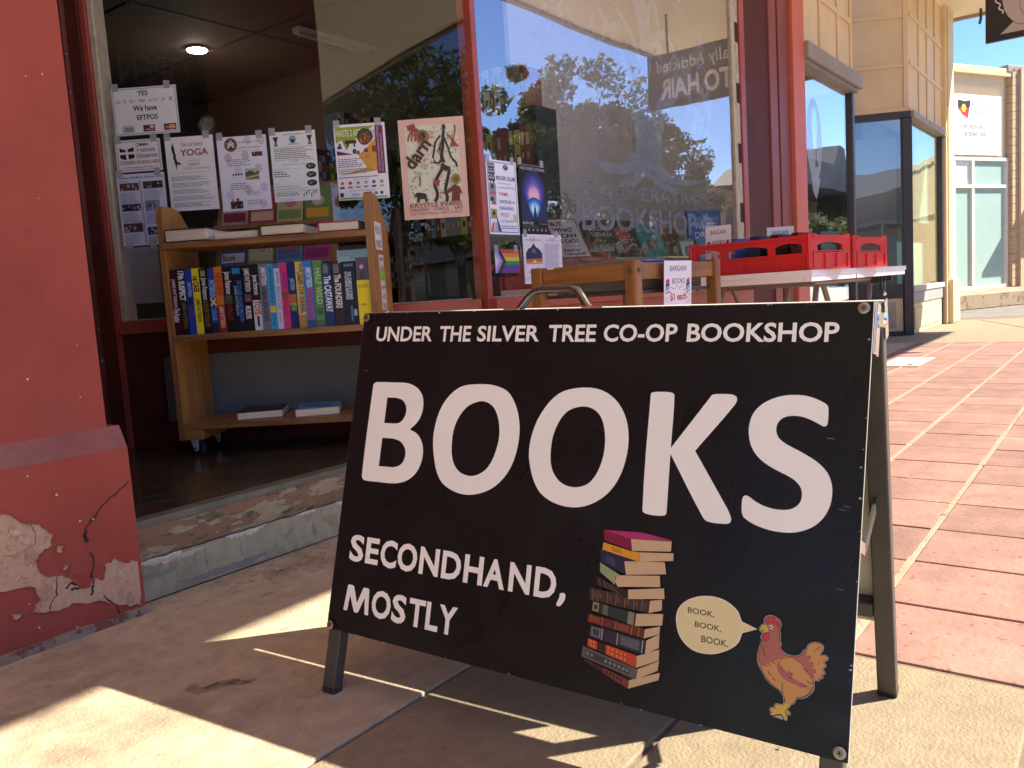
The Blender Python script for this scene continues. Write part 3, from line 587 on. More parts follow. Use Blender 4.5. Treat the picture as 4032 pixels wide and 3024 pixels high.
# hanging sign of the salon, face and words
hs = thing("hanging_sign", "long black hanging hair salon sign with pale face silhouette under the verandah", "sign", (10, .18, 3.3))
o = (10, .18, 3.3); b = MB(o); blk = pm("sign black", (.018, .015, .014), .45, var=.1)
b.box(10.0, -.90, 3.0, 10.05, 1.27, 3.68, blk)
Fh = Frame((10.0, 1.27, 3.0), (0, -1, 0), (0, 0, 1)); pk = ink((.50, .40, .34)); wh = ink((.72, .68, .64))
b.poly(Fh, [(.131, .057), (.246, .158), (.20, .215), (.165, .29), (.145, .40), (.15, .52), (.22, .64), (.80, .64), (.80, .40), (.7, .28), (.56, .16), (.62, .06)], pk)
for P in ([(.33, .20), (.30, .30), (.32, .42), (.38, .52)], [(.246, .158), (.29, .125), (.36, .115), (.45, .14)], [(.23, .36), (.25, .40), (.235, .46)]): b.stroke(Fh, sm(P), .007, ink((.2, .12, .1)))
b.stroke(Fh, sm([(.10, .60), (.12, .55), (.09, .50), (.115, .44), (.09, .39), (.13, .35), (.12, .31), (.155, .28), (.15, .255)]), .012, wh)
b.text(Fh, "Really Addicted", .86, .40, 2.02, .60, wh); b.text(Fh, "TO HAIR", 1.02, .10, 1.98, .36, wh, bold=.03)
b.build("board", hs, bevel=.004)
b = MB(o); b.tube([(10.025, -.58, 3.68), (10.025, -.58, 4.16)], .02, frame_dk, 8); b.build("hanger_rod", hs)
b = MB(o); b.tube([(10.025, .95, 3.68), (10.025, .95, 4.16)], .02, frame_dk, 8); b.build("hanger_rod", hs)

# ------------------------------------------------------------------ legal office down the street
lg = thing("legal_office_building", "cream corrugated legal office with tall pale green windows down the street", "office", (20.07, 3.16, 0), 0)
o = (20.07, 3.16, 0); dl = Vector((1.592, -.796, 0)).normalized(); Fl = Frame((20.072, 3.156, 0), dl, (0, 0, 1))
corr = pm("corrugated cladding", (.70, .56, .37), .5, var=.05)
b = MB(o); b.fbox(Fl, -4, .28, -.5, 2.2, 4.9, -.06, cream2)
n = 90; P = []
for i in range(n * 2 + 1): P.append((-2.0 + 3.75 * i / (n * 2), .018 * math.sin(i * math.pi / 2.0) if True else 0))
for i in range(len(P) - 1):
    q = [Fl(P[i][0], 3.06, -.03 + P[i][1]), Fl(P[i+1][0], 3.06, -.03 + P[i+1][1]), Fl(P[i+1][0], 4.84, -.03 + P[i+1][1]), Fl(P[i][0], 4.84, -.03 + P[i][1])]
    b.add(q, [(0, 1, 2, 3)], corr)
b.build("wall", lg)
b = MB(o); b.fbox(Fl, -3, 4.80, -.3, 1.90, 4.97, .08, cream2); b.fbox(Fl, 1.70, 4.9, -.4, 2.5, 5.05, .1, lintel_m); b.build("parapet_cap", lg, bevel=.01)
b = MB(o); wf = pm("pale window frame", (.62, .60, .52), .5)
for s_ in (-1.2, -.04, .58, 1.73): b.fbox(Fl, s_, .29, -.05, s_ + .085, 3.05, .03, wf)
for z in (.24, 2.42, 3.0): b.fbox(Fl, -1.2, z, -.05, 1.82, z + .075, .034, wf)
b.build("window_frame", lg)
b = MB(o)
mint = pm("mint lined glass", (.36, .49, .44), .12, var=.04)
for s0, s1 in ((-1.11, -.045), (.05, .575), (.67, 1.725)):
    b.fbox(Fl, s0, .32, -.045, s1, 2.415, -.02, mint); b.fbox(Fl, s0, 2.50, -.045, s1, 2.995, -.02, mint if s0 > .6 else pm("notice white", (.7, .72, .75), .4))
b.build("window_pane", lg)
b = MB(o); br_ = pm("tan brick column", (.47, .33, .20), .8, var=.15, scale=8, bump=.2)
for k in range(26): b.fbox(Fl, 1.86, .25 + k * .182, -.3, 2.06, .25 + k * .182 + .174, .10, br_)
b.fbox(Fl, 2.07, .2, -.3, 2.36, 4.98, .16, pm("tan render column", (.50, .37, .23), .8)); b.fbox(Fl, 1.82, .2, -.2, 1.859, 3.06, .02, br_); b.build("brick_column", lg)
b = MB(o); b.fbox(Fl, -4, .0, -.5, 1.6, .24, 2.3, worn("old landing", [((.34, .25, .16), 0), ((.20, .15, .11), .55)], 4)); b.prism([(1.601, .0), (5.5, .0), (5.5, .02), (1.601, .24)], Fl, -.5, 2.3, conc); b.build("landing", lg)
ls = MB(o); ls = MB((20.5, 3.0, 3.1)); ws = pm("white sign panel", (.74, .72, .68), .5, var=.03); ls.fbox(Fl, -1.05, 3.12, .0, 1.58, 4.38, .025, ws)
Fk = Frame(Fl(0, 0, .025), Fl.u, Fl.v); dk = ink((.14, .12, .13)); lk = ink((.40, .38, .38))
nsw = [(.13, 4.25), (.29, 4.245), (.30, 4.235), (.42, 4.235), (.44, 4.25), (.54, 4.255), (.535, 4.16), (.50, 4.06), (.475, 3.97), (.46, 3.90), (.43, 3.86), (.40, 3.90), (.33, 3.93), (.26, 3.96), (.20, 4.03), (.135, 4.06)]
ls.poly(Fk, [p if p[1] > 4.09 else (p[0], 4.09) for p in nsw], ink((.012, .010, .010))); ls.poly(Fk, [(.132, 4.088), (.512, 4.088), (.50, 4.06), (.475, 3.97), (.46, 3.90), (.43, 3.86), (.40, 3.90), (.33, 3.93), (.26, 3.96), (.20, 4.03), (.135, 4.06)], ink((.62, .02, .025)))
ls.disc(Fk, .325, 4.09, .075, .085, ink((.85, .55, .02)))
ls.text(Fk, "Aboriginal", .58, 4.10, 1.08, 4.25, dk); ls.text(Fk, "Legal Service", .58, 3.955, 1.22, 4.08, dk); ls.text(Fk, "(NSW/ACT) Limited", .58, 3.85, 1.22, 3.935, lk)
ls.text(Fk, "BROKEN HILL", .31, 3.66, 1.06, 3.755, dk, bold=.015); ls.text(Fk, "08 8084 2300", .31, 3.51, 1.06, 3.60, dk, bold=.015)
for t, x0, x1, z in (("Office Hours", .52, .85, 3.445), ("9am - 5pm", .54, .83, 3.38), ("Monday to Friday", .46, .9, 3.315)): ls.text(Fk, t, x0, z, x1, z + .045, lk)
ls.text(Fk, "www.alsnswact.org.au", .35, 3.175, 1.02, 3.225, lk)
tag(ls.build("office_sign", loc=(20.5, 3.0, 3.1)), "large white legal service sign with black, red and yellow emblem", "sign")
# next building along, and a far roofline
nx = thing("tan_building", "plain tan shop beyond the legal office at the right edge", "shop", (24, 1, 0)); b = MB((24, 1, 0)); b.fbox(Fl, 2.40, .0, -2, 16, 3.95, -.25, pm("tan plaster", (.62, .46, .24), .7)); b.fbox(Fl, 2.38, 3.95, -2, 16, 4.12, -.2, cream2); b.build("wall", nx)
b = MB((24, 1, 0)); b.fbox(Fl, 2.6, .2, -.249, 5.5, 1.9, -.2, pm("taupe hoarding", (.30, .23, .15), .7)); b.fbox(Fl, 2.5, 2.2, -.249, 9, 2.3, .8, cream2); b.build("shop_window", nx)

# ------------------------------------------------------------------ trees (leaf clumps) and the far side of the street, seen in the glass
lf = [pm("leaf dark", (.045, .068, .020), .6, var=.3, scale=1.5), pm("leaf mid", (.085, .11, .028), .6, var=.3, scale=1.5), pm("leaf light", (.14, .16, .045), .6, var=.3, scale=1.5)]
for m_ in lf:   # leaves let light through
    n_ = m_.node_tree; b_ = n_.nodes["Principled BSDF"]; t_ = n_.nodes.new("ShaderNodeBsdfTranslucent"); x_ = n_.nodes.new("ShaderNodeMixShader"); x_.inputs[0].default_value = .45
    n_.links.new(b_.inputs["Base Color"].links[0].from_socket, t_.inputs[0]); n_.links.new(b_.outputs[0], x_.inputs[1]); n_.links.new(t_.outputs[0], x_.inputs[2]); n_.links.new(x_.outputs[0], n_.nodes["Material Output"].inputs[0])
bark = pm("bark", (.12, .085, .06), .9, var=.3, scale=8, bump=.5)
def tree(x, y, h, w, seed, label, nclump=60, nleaf=230, base=.28, group="trees across the street", ls_=.15):
    q = np.random.default_rng(seed); r_ = random.Random(seed)
    t = thing("tree", label, "tree", (x, y, -.12), 0, group)
    b = MB(); tips = []
    b.tube([(0, 0, 0), (.05, .02, h * .15), (.0, .08, h * .32), (.1, 0, h * .55)], [.30, .24, .20, .08], bark, 9)
    for k in range(9):
        a = k * 2.4 + r_.random(); z0 = h * (.22 + .035 * k); L = w * (.24 + .2 * r_.random())
        p1 = (L * .5 * math.cos(a), L * .5 * math.sin(a), z0 + h * .14); p2 = (L * math.cos(a), L * math.sin(a), z0 + h * (.2 + .15 * r_.random()))
        b.tube([(0.02, .03, z0), p1, p2], [.12, .07, .03], bark, 6); tips.append(p2)
    b.build("trunk", t)
    V = []; Fc = []; Mi = []
    cs = []
    for k in range(nclump):
        if k < len(tips): c = np.array(tips[k])
        else:
            u = q.normal(size=3); u /= np.linalg.norm(u); rr = q.random() ** .48; c = np.array([u[0] * w * .5 * rr, u[1] * w * .5 * rr, h * (base + (1 - base) * .5) + u[2] * h * (1 - base) * .46 * rr])
        cs.append((c, w * (.05 + .13 * q.random()), q.choice([0, 0, 1, 1, 1, 2])))
    for c, rad, mi in cs:
        P = q.normal(size=(nleaf, 3)); P /= np.linalg.norm(P, axis=1)[:, None]; P *= (rad * q.random(nleaf) ** .4)[:, None]; P[:, 2] *= .75; P += c
        a = q.normal(size=(nleaf, 3)); a /= np.linalg.norm(a, axis=1)[:, None]; d = np.cross(a, q.normal(size=(nleaf, 3))); d /= np.linalg.norm(d, axis=1)[:, None]
        s = (ls_ * (.6 + .8 * q.random(nleaf)))[:, None]; bb = len(V)
        Q = np.stack([P - a * s, P + d * s * .42, P + a * s, P - d * s * .42], 1).reshape(-1, 3)
        V.extend(map(tuple, Q)); Fc.extend([(bb + 4 * i, bb + 4 * i + 1, bb + 4 * i + 2, bb + 4 * i + 3) for i in range(nleaf)]); Mi.extend([mi if q.random() < .8 else 2 for _ in range(nleaf)])
    me = bpy.data.meshes.new("crown"); me.from_pydata(V, [], Fc)
    for m in lf: me.materials.append(m)
    me.polygons.foreach_set("material_index", [int(i) for i in Mi]); o = bpy.data.objects.new("crown", me); COL.objects.link(o); o.parent = t
    return t
tree(30.5, -14.5, 11.2, 7.0, 1, "tall broad street tree reflected in the middle of the bookshop window", 85, base=.14)
tree(25.4, -14.0, 9.6, 4.2, 2, "narrower street tree reflected at the left of the bookshop window", 55, base=.12)
tree(36.5, -15.0, 9.8, 6.0, 3, "rounded street tree reflected beside the hanging sign", 80, base=.12)
tree(41.5, -15.4, 8.6, 4.0, 4, "small street tree reflected at the right of the bookshop window", 50, base=.1)
tree(97, -19, 12.5, 11.0, 5, "wide tree reflected in the salon window", 110, ls_=.2)
tree(63, -13, 5.6, 6, 8, "low bushy tree reflected low in the salon window", 40, base=.1)
tree(-24.5, -13.5, 8.7, 7.5, 6, "rounded street tree reflected beside the exhibition poster", 60)
tree(-28.8, -13, 13.4, 7.5, 9, "tall added tree covering the reflected sky behind the art competition poster", 85)  # added tree, put there to cover sky reflected in the splayed window
tree(68, -.5, 9.8, 7, 7, "sparse tree showing above the tan shop at the right edge", 26, 80, group=None, ls_=.3)
vb = thing("arcaded_building", "pale arcaded old building across the street, seen in reflection", "building", (52, -24, 0)); o = (52, -24, 0)
stone = pm("pale stone", (.55, .43, .27), .8, var=.12, scale=2)
b = MB(o); b.box(43, -34, 0, 82, -26, 8.6, stone); b.box(42.6, -34, 8.6, 82.4, -25.6, 9.1, stone); b.build("wall", vb)
b = MB(o); b.prism([(43, 9.1), (82, 9.1), (76, 11.6), (66, 11.6), (64.5, 13.6), (61, 13.6), (59.5, 11.6), (49, 11.6)], Frame((0, -26, 0), (1, 0, 0), (0, 0, 1)), -6, -.2, pm("slate roof", (.16, .15, .13), .7)); b.build("roof", vb)
for k in range(12):
    x = -(44.6 + k * 3.15)
    for z0, hh in ((.2, 3.4), (4.8, 2.9)): b = MB(o); b.poly(Frame((0, -25.98, 0), (-1, 0, 0), (0, 0, 1)), [(x - 1, z0), (x + 1, z0)] + [(x + math.cos(a) * 1.0, z0 + hh - 1 + math.sin(a)) for a in [math.pi * i / 12 for i in range(13)]], pm("dark opening", (.06, .055, .05), .5), c=.02); b.build("window", vb)
b = MB(o); b.box(42.7, -25.98, 4.2, 82.3, -25.5, 4.6, stone); b.box(42.7, -25.98, 8.0, 82.3, -25.4, 8.5, stone); b.build("cornice", vb); vb.location.x += 27
sh = thing("low_building", "long low verandahed building across the street, seen in reflection", "building", (10, -26, 0)); o = (10, -26, 0)
b = MB(o); b.box(-60, -36, 0, 68, -26, 5.4, pm("buff render", (.50, .38, .25), .8, var=.1, scale=1)); b.build("wall", sh)
b = MB(o); b.box(-60, -26, 3.1, 68, -22.5, 3.3, pm("grey iron", (.30, .29, .27), .5)); b.prism([(-26, 5.4), (-36, 5.4), (-31, 7.4)], Frame((-60, 0, 0), (0, -1, 0), (0, 0, 1)) if False else Frame((-60, 0, 0), (0, 1, 0), (0, 0, 1)), 0, 128, pm("grey iron", (.30, .29, .27))); b.build("roof", sh)
for k in range(26): b = MB(o); b.box(-55 + k * 4.6, -22.8, 0, -54.86 + k * 4.6, -22.66, 3.1, stone); b.build("verandah_post", sh)
for k in range(26): b = MB(o); b.box(-54 + k * 4.6, -25.99, .5, -51.2 + k * 4.6, -25.95, 2.7, pm("dark shop glass", (.03, .035, .04), .1)); b.build("window", sh)
# ------------------------------------------------------------------ inside the shop
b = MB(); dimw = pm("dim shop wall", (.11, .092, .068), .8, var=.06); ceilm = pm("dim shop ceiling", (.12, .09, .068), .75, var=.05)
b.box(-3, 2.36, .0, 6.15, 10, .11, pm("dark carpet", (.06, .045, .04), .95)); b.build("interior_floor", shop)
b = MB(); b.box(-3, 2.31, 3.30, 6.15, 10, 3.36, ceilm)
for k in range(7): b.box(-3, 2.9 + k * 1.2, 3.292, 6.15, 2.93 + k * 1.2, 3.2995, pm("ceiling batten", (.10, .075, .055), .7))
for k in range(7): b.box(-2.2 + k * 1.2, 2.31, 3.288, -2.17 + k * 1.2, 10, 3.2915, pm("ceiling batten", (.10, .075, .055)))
b.build("interior_ceiling", shop)
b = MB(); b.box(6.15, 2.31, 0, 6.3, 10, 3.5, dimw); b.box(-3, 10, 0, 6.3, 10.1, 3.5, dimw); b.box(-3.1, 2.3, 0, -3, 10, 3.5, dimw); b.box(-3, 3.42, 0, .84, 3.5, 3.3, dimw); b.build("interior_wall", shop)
b = MB(); disp = pm("grey display board", (.78, .73, .67), .8, var=.05)
b.box(4.02, 2.92, .1, 5.6, 2.95, 3.05, disp); b.box(5.46, 2.17, .1, 5.49, 2.92, 3.05, disp); b.build("display_board", shop)
b = MB(); b.box(2.78, 2.17, .62, 5.45, 2.91, .66, wood("display timber", (.22, .12, .06), (.32, .18, .09), axis=0)); b.build("display_shelf", shop)
dl_ = thing("downlight", "round lit downlight in the dark shop ceiling", "light", (4.86, 7.218, 3.29)); b = MB((4.86, 7.218, 3.29))
b.tube([(4.86, 7.218, 3.262), (4.86, 7.218, 3.291)], .085, lamp_mat("lit lamp", (1, .86, .76), 9), 24); b.build("lamp_disc", dl_)
b = MB((4.86, 7.218, 3.29)); b.tube([(4.86, 7.218, 3.275), (4.86, 7.218, 3.2915)], .10, pm("white trim", (.7, .7, .68), .5), 24); b.build("trim_ring", dl_)
pl = bpy.data.lights.new("downlight_lamp", 'POINT'); pl.energy = 1.3; pl.color = (1, .84, .70); pl.shadow_soft_size = .08; plo = bpy.data.objects.new("downlight_lamp", pl); COL.objects.link(plo); plo.parent = dl_; plo.location = (0, 0, -.7)
ft = thing("fluorescent_fitting", "unlit pale tube fitting under the shop ceiling", "light", (5.6, 6.1, 3.29)); b = MB((5.6, 6.1, 3.29)); b.box(5.15, 6.06, 3.24, 6.1, 6.16, 3.287, pm("white trim", (.7, .7, .68))); b.build("housing", ft); b = MB((5.6, 6.1, 3.29)); b.tube([(5.17, 6.11, 3.225), (6.08, 6.11, 3.225)], .014, pm("tube white", (.8, .8, .8), .3), 8); b.build("tube", ft)

# books: spine looks toward local -Y, x = thickness, z = height
paperm = pm("page edges", (.66, .56, .41), .85, var=.1, scale=8, stretch=(1, 1, 60))
def book_mesh(t, h, d, cover, marks=(), yell=False, lying=False):
    b = MB(); c = cover; k = .0016
    b.box(0, .0, 0, k, d, h, c); b.box(t - k, 0, 0, t, d, h, c)
    b.box(k, 0, 0, t - k, .002, h, c); b.box(k + .0002, .0022, .003, t - k - .0002, d - .004, h - .003, paperm)
    F = Frame((0, 0, 0), (1, 0, 0), (0, 0, 1))
    for mk in marks:
        if mk[0] == 'r': b.rect(F, t * mk[1], h * mk[2], t * mk[3], h * mk[4], ink(mk[5], .35))
        elif mk[0] == 'e': b.disc(F, t * mk[1], h * mk[2], t * mk[3], t * mk[3], ink(mk[4], .35), 12)
        else: b.text(F, mk[1], t * max(.08, (mk[2] + mk[4]) / 2 - (mk[4] - mk[2]) * .68), h * mk[3], t * min(.93, (mk[2] + mk[4]) / 2 + (mk[4] - mk[2]) * .68), h * mk[5], ink(mk[6], .35), bold=.02 if len(mk) < 8 else mk[7], rot=-90)
    return b
# bookcases in the gloom
dkwood = wood("dark shelf timber", (.035, .017, .010), (.075, .038, .02), axis=0)
def bookcase(x0, x1, y, z1, shelves, label, face=-1):
    t = thing("bookcase", label, "bookcase", ((x0 + x1) / 2, y + .14, .11), 0, "bookcases inside the shop"); o = ((x0 + x1) / 2, y + .14, .11)
    b = MB(o); b.box(x0, y, .11, x0 + .02, y + .28, z1, dkwood); b.build("side_panel", t); b = MB(o); b.box(x1 - .02, y, .11, x1, y + .28, z1, dkwood); b.build("side_panel", t)
    b = MB(o); b.box(x0, y + .281, .11, x1, y + .30, z1, dkwood); b.build("back_panel", t)
    for z in shelves: b = MB(o); b.box(x0 + .021, y, z - .02, x1 - .021, y + .28, z, dkwood); b.build("shelf", t)
spc = [("dull red", (.16, .035, .03)), ("navy blue", (.03, .05, .13)), ("bottle green", (.03, .085, .045)), ("black", (.02, .02, .022)), ("cream", (.42, .36, .25)), ("orange", (.38, .14, .03)), ("sky blue", (.10, .22, .36)), ("brown", (.12, .065, .035)), ("white", (.5, .48, .45)), ("yellow", (.45, .32, .05)), ("grey", (.18, .18, .18)), ("purple", (.10, .04, .12))]
proto = []
for nm, c in spc:
    for q in range(2):
        t = rnd.uniform(.026, .046); h = rnd.uniform(.20, .262); m = pm("spine " + nm, [min(.8, v * 2.2) for v in c], .4, var=.1)
        lc = '#d8cfb8' if sum(c) < .6 else '#2a2420'
        me = book_mesh(t, h, .16, m, [('r', .2, .62 - .1 * q, .8, .82, lc if q else '#8a6a3a'), ('r', .3, .2, .7, .34, lc)]).build("book", None)
        proto.append((nm, t, h, me))
nb_ = 0
def row(p0, dx, L, rz, where, grp):
    """a run of single books on a shelf; first use moves the first copy, later ones are copies"""
    global nb_
    s = 0
    while True:
        i = rnd.randrange(len(proto)); nm, t, h, me = proto[i]
        if s + t > L: break
        if rnd.random() < .05: s += .03; continue
        o = me if "category" not in me else me.copy()
        if o is not me: COL.objects.link(o)
        o.location = Vector(p0) + Vector(dx) * s; o.rotation_euler = (rnd.uniform(-.0, .0), 0, rz)
        tag(o, "%s spined book shelved %s" % (nm, where), "book", grp); s += t + .0008; nb_ += 1
for k, (x0, x1) in enumerate(((4.10, 5.03), (5.05, 6.0))):
    bookcase(x0, x1, 4.9, 2.0, (.5, .88, 1.26, 1.64), ("left", "right")[k] + " one of two tall dark bookcases full of books at the back of the shop")
    for z in (.88, 1.26, 1.64): row((x0 + .025, 4.92, z), (1, 0, 0), x1 - x0 - .05, 0, "on the dark bookcases deep in the shop", "books on the back bookcases")
for x0 in (4.5, 5.3): row((x0, 4.95, 2.001), (1, 0, 0), .5, 0, "standing on top of the back bookcases", "books on top of the back bookcases")
t = thing("bookcase", "short black bookcase end-on just behind the street window", "bookcase", (3.9, 3.0, .11), 0, "bookcases inside the shop"); o = (3.9, 3.0, .11); bkp = pm("black shelf paint", (.010, .010, .010), .35)
b = MB(o); b.box(3.81, 2.62, .11, 4.015, 2.64, 1.775, bkp); b.build("side_panel", t); b = MB(o); b.box(3.81, 3.5, .11, 4.015, 3.52, 1.775, bkp); b.build("side_panel", t); b = MB(o); b.box(3.995, 2.641, .11, 4.015, 3.499, 1.775, bkp); b.build("back_panel", t)
for z in (.80, 1.13, 1.46, 1.775): b = MB(o); b.box(3.805, 2.641, z - .02, 3.994, 3.499, z + .001, bkp); b.build("shelf", t)
for z in (1.131, 1.461): row((3.815, 3.48, z), (0, -1, 0), .83, R(-90), "on the black bookcase by the street window", "books on the black bookcase")
row((3.82, 3.1, 1.777), (0, -1, 0), .44, R(-90), "on top of the black bookcase", "books on top of the black bookcase")
# low children's display just behind window one
kd = thing("display_rack", "low slanted display rack of picture books behind the poster window", "rack", (2.3, 3.5, .11)); o = (2.3, 3.5, .11)
FK = Frame(F1(.17, .98, -.62), -D1, Vector((D1.y, -D1.x, 0)) * 0 + Vector((-.35 * F1.n.x, -.35 * F1.n.y, .94)))
b = MB(o); b.fbox(FK, -.03, -.8, -.03, .56, .42, -.012, wood("rack pine", (.30, .17, .07), (.42, .25, .11), axis=2)); b.build("back_board", kd)
for z in (-.01, .20): b = MB(o); b.fbox(FK, -.03, z - .02, -.011, .56, z, .03, wood("rack pine", (.30, .17, .07), (.42, .25, .11))); b.build("ledge", kd)
pb = [("blue picture book with white label", '#2a5fa8', [("EN HILL", .1, .62, .9, .8, '#16233a'), ("Book", .1, .12, .6, .3, '#1a2c50')], '#d8dce0'), ("green picture book with pale title", '#8aa872', [("Busy Park", .05, .3, .95, .5, '#e6ead8')], '#b9c9a2'),
      ("sky blue quiz book with red lettering", '#5d9fd0', [("Can You", .15, .55, .85, .75, '#a02430'), ("Guess?", .1, .25, .9, .5, '#a02430')], '#3c7cb8'), ("pink picture book with dark shapes", '#c2479a', [("Parade", .2, .6, .8, .8, '#f0c8e0')], '#8d2c74')]
for k in range(4):
    lab, c, tx, c2 = pb[k]
    for r_, z in enumerate((.0, .21)):
        b = MB(); F = Frame(FK(.0 + .135 * k, z, .004), FK.u, FK.v); cc = c if r_ == 0 else ['#c9b6a2', '#b24a52', '#d8cf9a', '#5e9e58'][k]
        b.fbox(F, 0, 0, -.0, .125, .18, .008, ink(cc, .4)); F2 = Frame(F(0, 0, .008), F.u, F.v)
        b.rect(F2, .008, .012, .117, .06, ink(c2 if r_ == 0 else ['#8d3550', '#e2c9a8', '#7fb05a', '#e0b23c'][k], .4)); b.disc(F2, .065, .10, .03, .027, ink(['#e8c9c0', '#d9a03a', '#f2e4c8', '#d48a90'][(k + r_) % 4], .4))
        if r_ == 0:
            for (s_, a0, b0, a1, b1, tc_) in tx: b.text(F2, s_, a0 * .125, b0 * .18, a1 * .125, b1 * .18, ink(tc_, .4), bold=.02)
        tag(b.build("picture_book"), (lab if r_ == 0 else ["pinkish tan picture book", "red and cream picture book", "pale yellow picture book", "green picture book with orange shapes"][k]) + (" on the lower ledge" if r_ == 0 else " on the upper ledge") + " of the display rack", "book", "picture books on the display rack")

# ------------------------------------------------------------------ notices taped to the windows
tapem = film("clear tape", (.55, .56, .55), .45)
W = '#eeebe8'
def poster(name, label, F, a0, b0, a1, b1, draw, base=W, tilt=0.0, tape=True, bow=0.004, off=.003, cat="poster", group="notices taped in the windows"):
    """paper sheet hung on the glass: a0..a1 across, b0..b1 up; drawn in sheet units 0..w, 0..h"""
    w, h = a1 - a0, b1 - b0; ct, st_ = math.cos(tilt), math.sin(tilt)
    G = Frame(F(a0, b0, off), F.u * ct + F.v * st_, F.v * ct - F.u * st_)
    b = MB(); n = 6; P = []; 
    pap = pm("paper " + base, base, .75, var=.03, scale=3, bump=.05, bscale=5)
    for c in (-.0006, 0.0):
        for j in range(2):
            for i in range(n + 1): P.append(G(w * i / n, h * j, c))
    m = n + 1
    fs = [(2*m + i, 2*m + i + 1, 3*m + i + 1, 3*m + i) for i in range(n)] + [(i + 1, i, m + i, m + i + 1) for i in range(n)]
    b.add(P, fs, pap); draw(b, G, w, h)
    if tape:
        for x in (.06 * w, .86 * w):
            b.fbox(G, x - .012, h - .012, .0012, x + .014, h + .018, .0015, tapem)
    o = b.build(name); tag(o, label, cat, group); return o
def U(w, h):  # helpers in fractions
    return (lambda b, G, t, x0, y0, x1, y1, c, bold=.0, rot=0: b.text(G, t, x0 * w, y0 * h, x1 * w, y1 * h, ink(c), bold, rot)), (lambda b, G, x0, y0, x1, y1, c: b.rect(G, x0 * w, y0 * h, x1 * w, y1 * h, ink(c))), (lambda b, G, x, y, rx, ry, c: b.disc(G, x * w, y * h, rx * w, ry * h, ink(c), 20)), (lambda b, G, P, c: b.poly(G, [(x * w, y * h) for x, y in P], ink(c))), (lambda b, G, x0, y0, x1, y1, n, c, s=1, rg=.3: b.rows(G, x0 * w, y0 * h, x1 * w, y1 * h, n, ink(c), rg, s))
K = '#1c1a1b'
def blobs(b, G, w, h, x0, y0, x1, y1, bgc, cols, n, seed):
    q = random.Random(seed); b.rect(G, x0 * w, y0 * h, x1 * w, y1 * h, ink(bgc))
    for i in range(n):
        x = x0 + (x1 - x0) * (.05 + .9 * q.random()); y = y0 + (y1 - y0) * (.15 + .6 * q.random()); b.disc(G, x * w, y * h, (x1 - x0) * w * .05, (y1 - y0) * h * .16, ink(q.choice(cols)), 8)
def frame_line(b, G, w, h, m, t, c):
    for r_ in ((m, m, w - m, m + t), (m, h - m - t, w - m, h - m), (m, m + t, m + t, h - m - t), (w - m - t, m + t, w - m, h - m - t)): b.rect(G, *r_, ink(c))
def d_eft(b, G, w, h):
    T, Rc, E, P, L = U(w, h); frame_line(b, G, w, h, .004, .003, '#8fa0ac')
    T(b, G, "YES", .40, .82, .56, .93, K, .02)
    for s, x0, x1 in (("Oui", .06, .13), ("Si", .18, .215), ("はい", .27, .36), ("Ano", .42, .51), ("نعم فعلا", .56, .70), ("Ja", .77, .815), ("是", .88, .93)): T(b, G, s, x0, .685, x1, .755, K)
    T(b, G, "We have", .31, .50, .68, .62, K, .02); T(b, G, "EFTPOS", .36, .31, .68, .42, K, .02)
    Rc(b, G, .12, .06, .30, .20, '#9aa6b2'); Rc(b, G, .128, .07, .292, .19, '#c9c8c6'); T(b, G, "VISA", .145, .085, .28, .165, '#2b3550', .02)
    Rc(b, G, .44, .06, .62, .20, '#6d1d22'); T(b, G, "e", .54, .13, .60, .19, W, .03); T(b, G, "eftpos", .47, .075, .60, .125, W)
    Rc(b, G, .76, .065, .95, .20, '#3a2a33'); E(b, G, .825, .13, .055, .052, '#b5333f'); E(b, G, .89, .13, .055, .052, '#d9a860'); T(b, G, "MasterCard", .785, .115, .925, .145, '#efe6e0')
poster("eftpos_notice", "white card payment notice with black capitals, highest in the poster window", F1, w1(1.392), 1.484, w1(1.131), 1.667, d_eft)
def d_omma(b, G, w, h):
    T, Rc, E, P, L = U(w, h); frame_line(b, G, w, h, .006, .0018, '#3a3838')
    P(b, G, [(.09, .76), (.2, .70), (.3, .72), (.4, .77), (.41, .44), (.31, .40), (.2, .38), (.09, .44)], K); P(b, G, [(.22, .74), (.27, .74), (.275, .36), (.225, .36)], W); P(b, G, [(.07, .63), (.42, .63), (.42, .55), (.07, .55)], W)
    T(b, G, "OMMA", .46, .78, .75, .89, K, .01); T(b, G, "Y KEWSIR", .46, .60, .88, .71, K, .01); T(b, G, "KERNEWEK", .46, .42, .93, .53, K, .01)
    T(b, G, "CORNISH SPOKEN HERE", .07, .23, .95, .34, '#8a6a3c', .02); T(b, G, "on Wednesdays and Fridays", .14, .08, .80, .17, '#2a2626'); E(b, G, .88, .14, .03, .05, '#8b8886'); E(b, G, .88, .14, .024, .04, W)
poster("language_notice", "small bordered Cornish language notice with black flag under the payment notice", F1, w1(1.400), 1.343, w1(1.217), 1.467, d_omma)
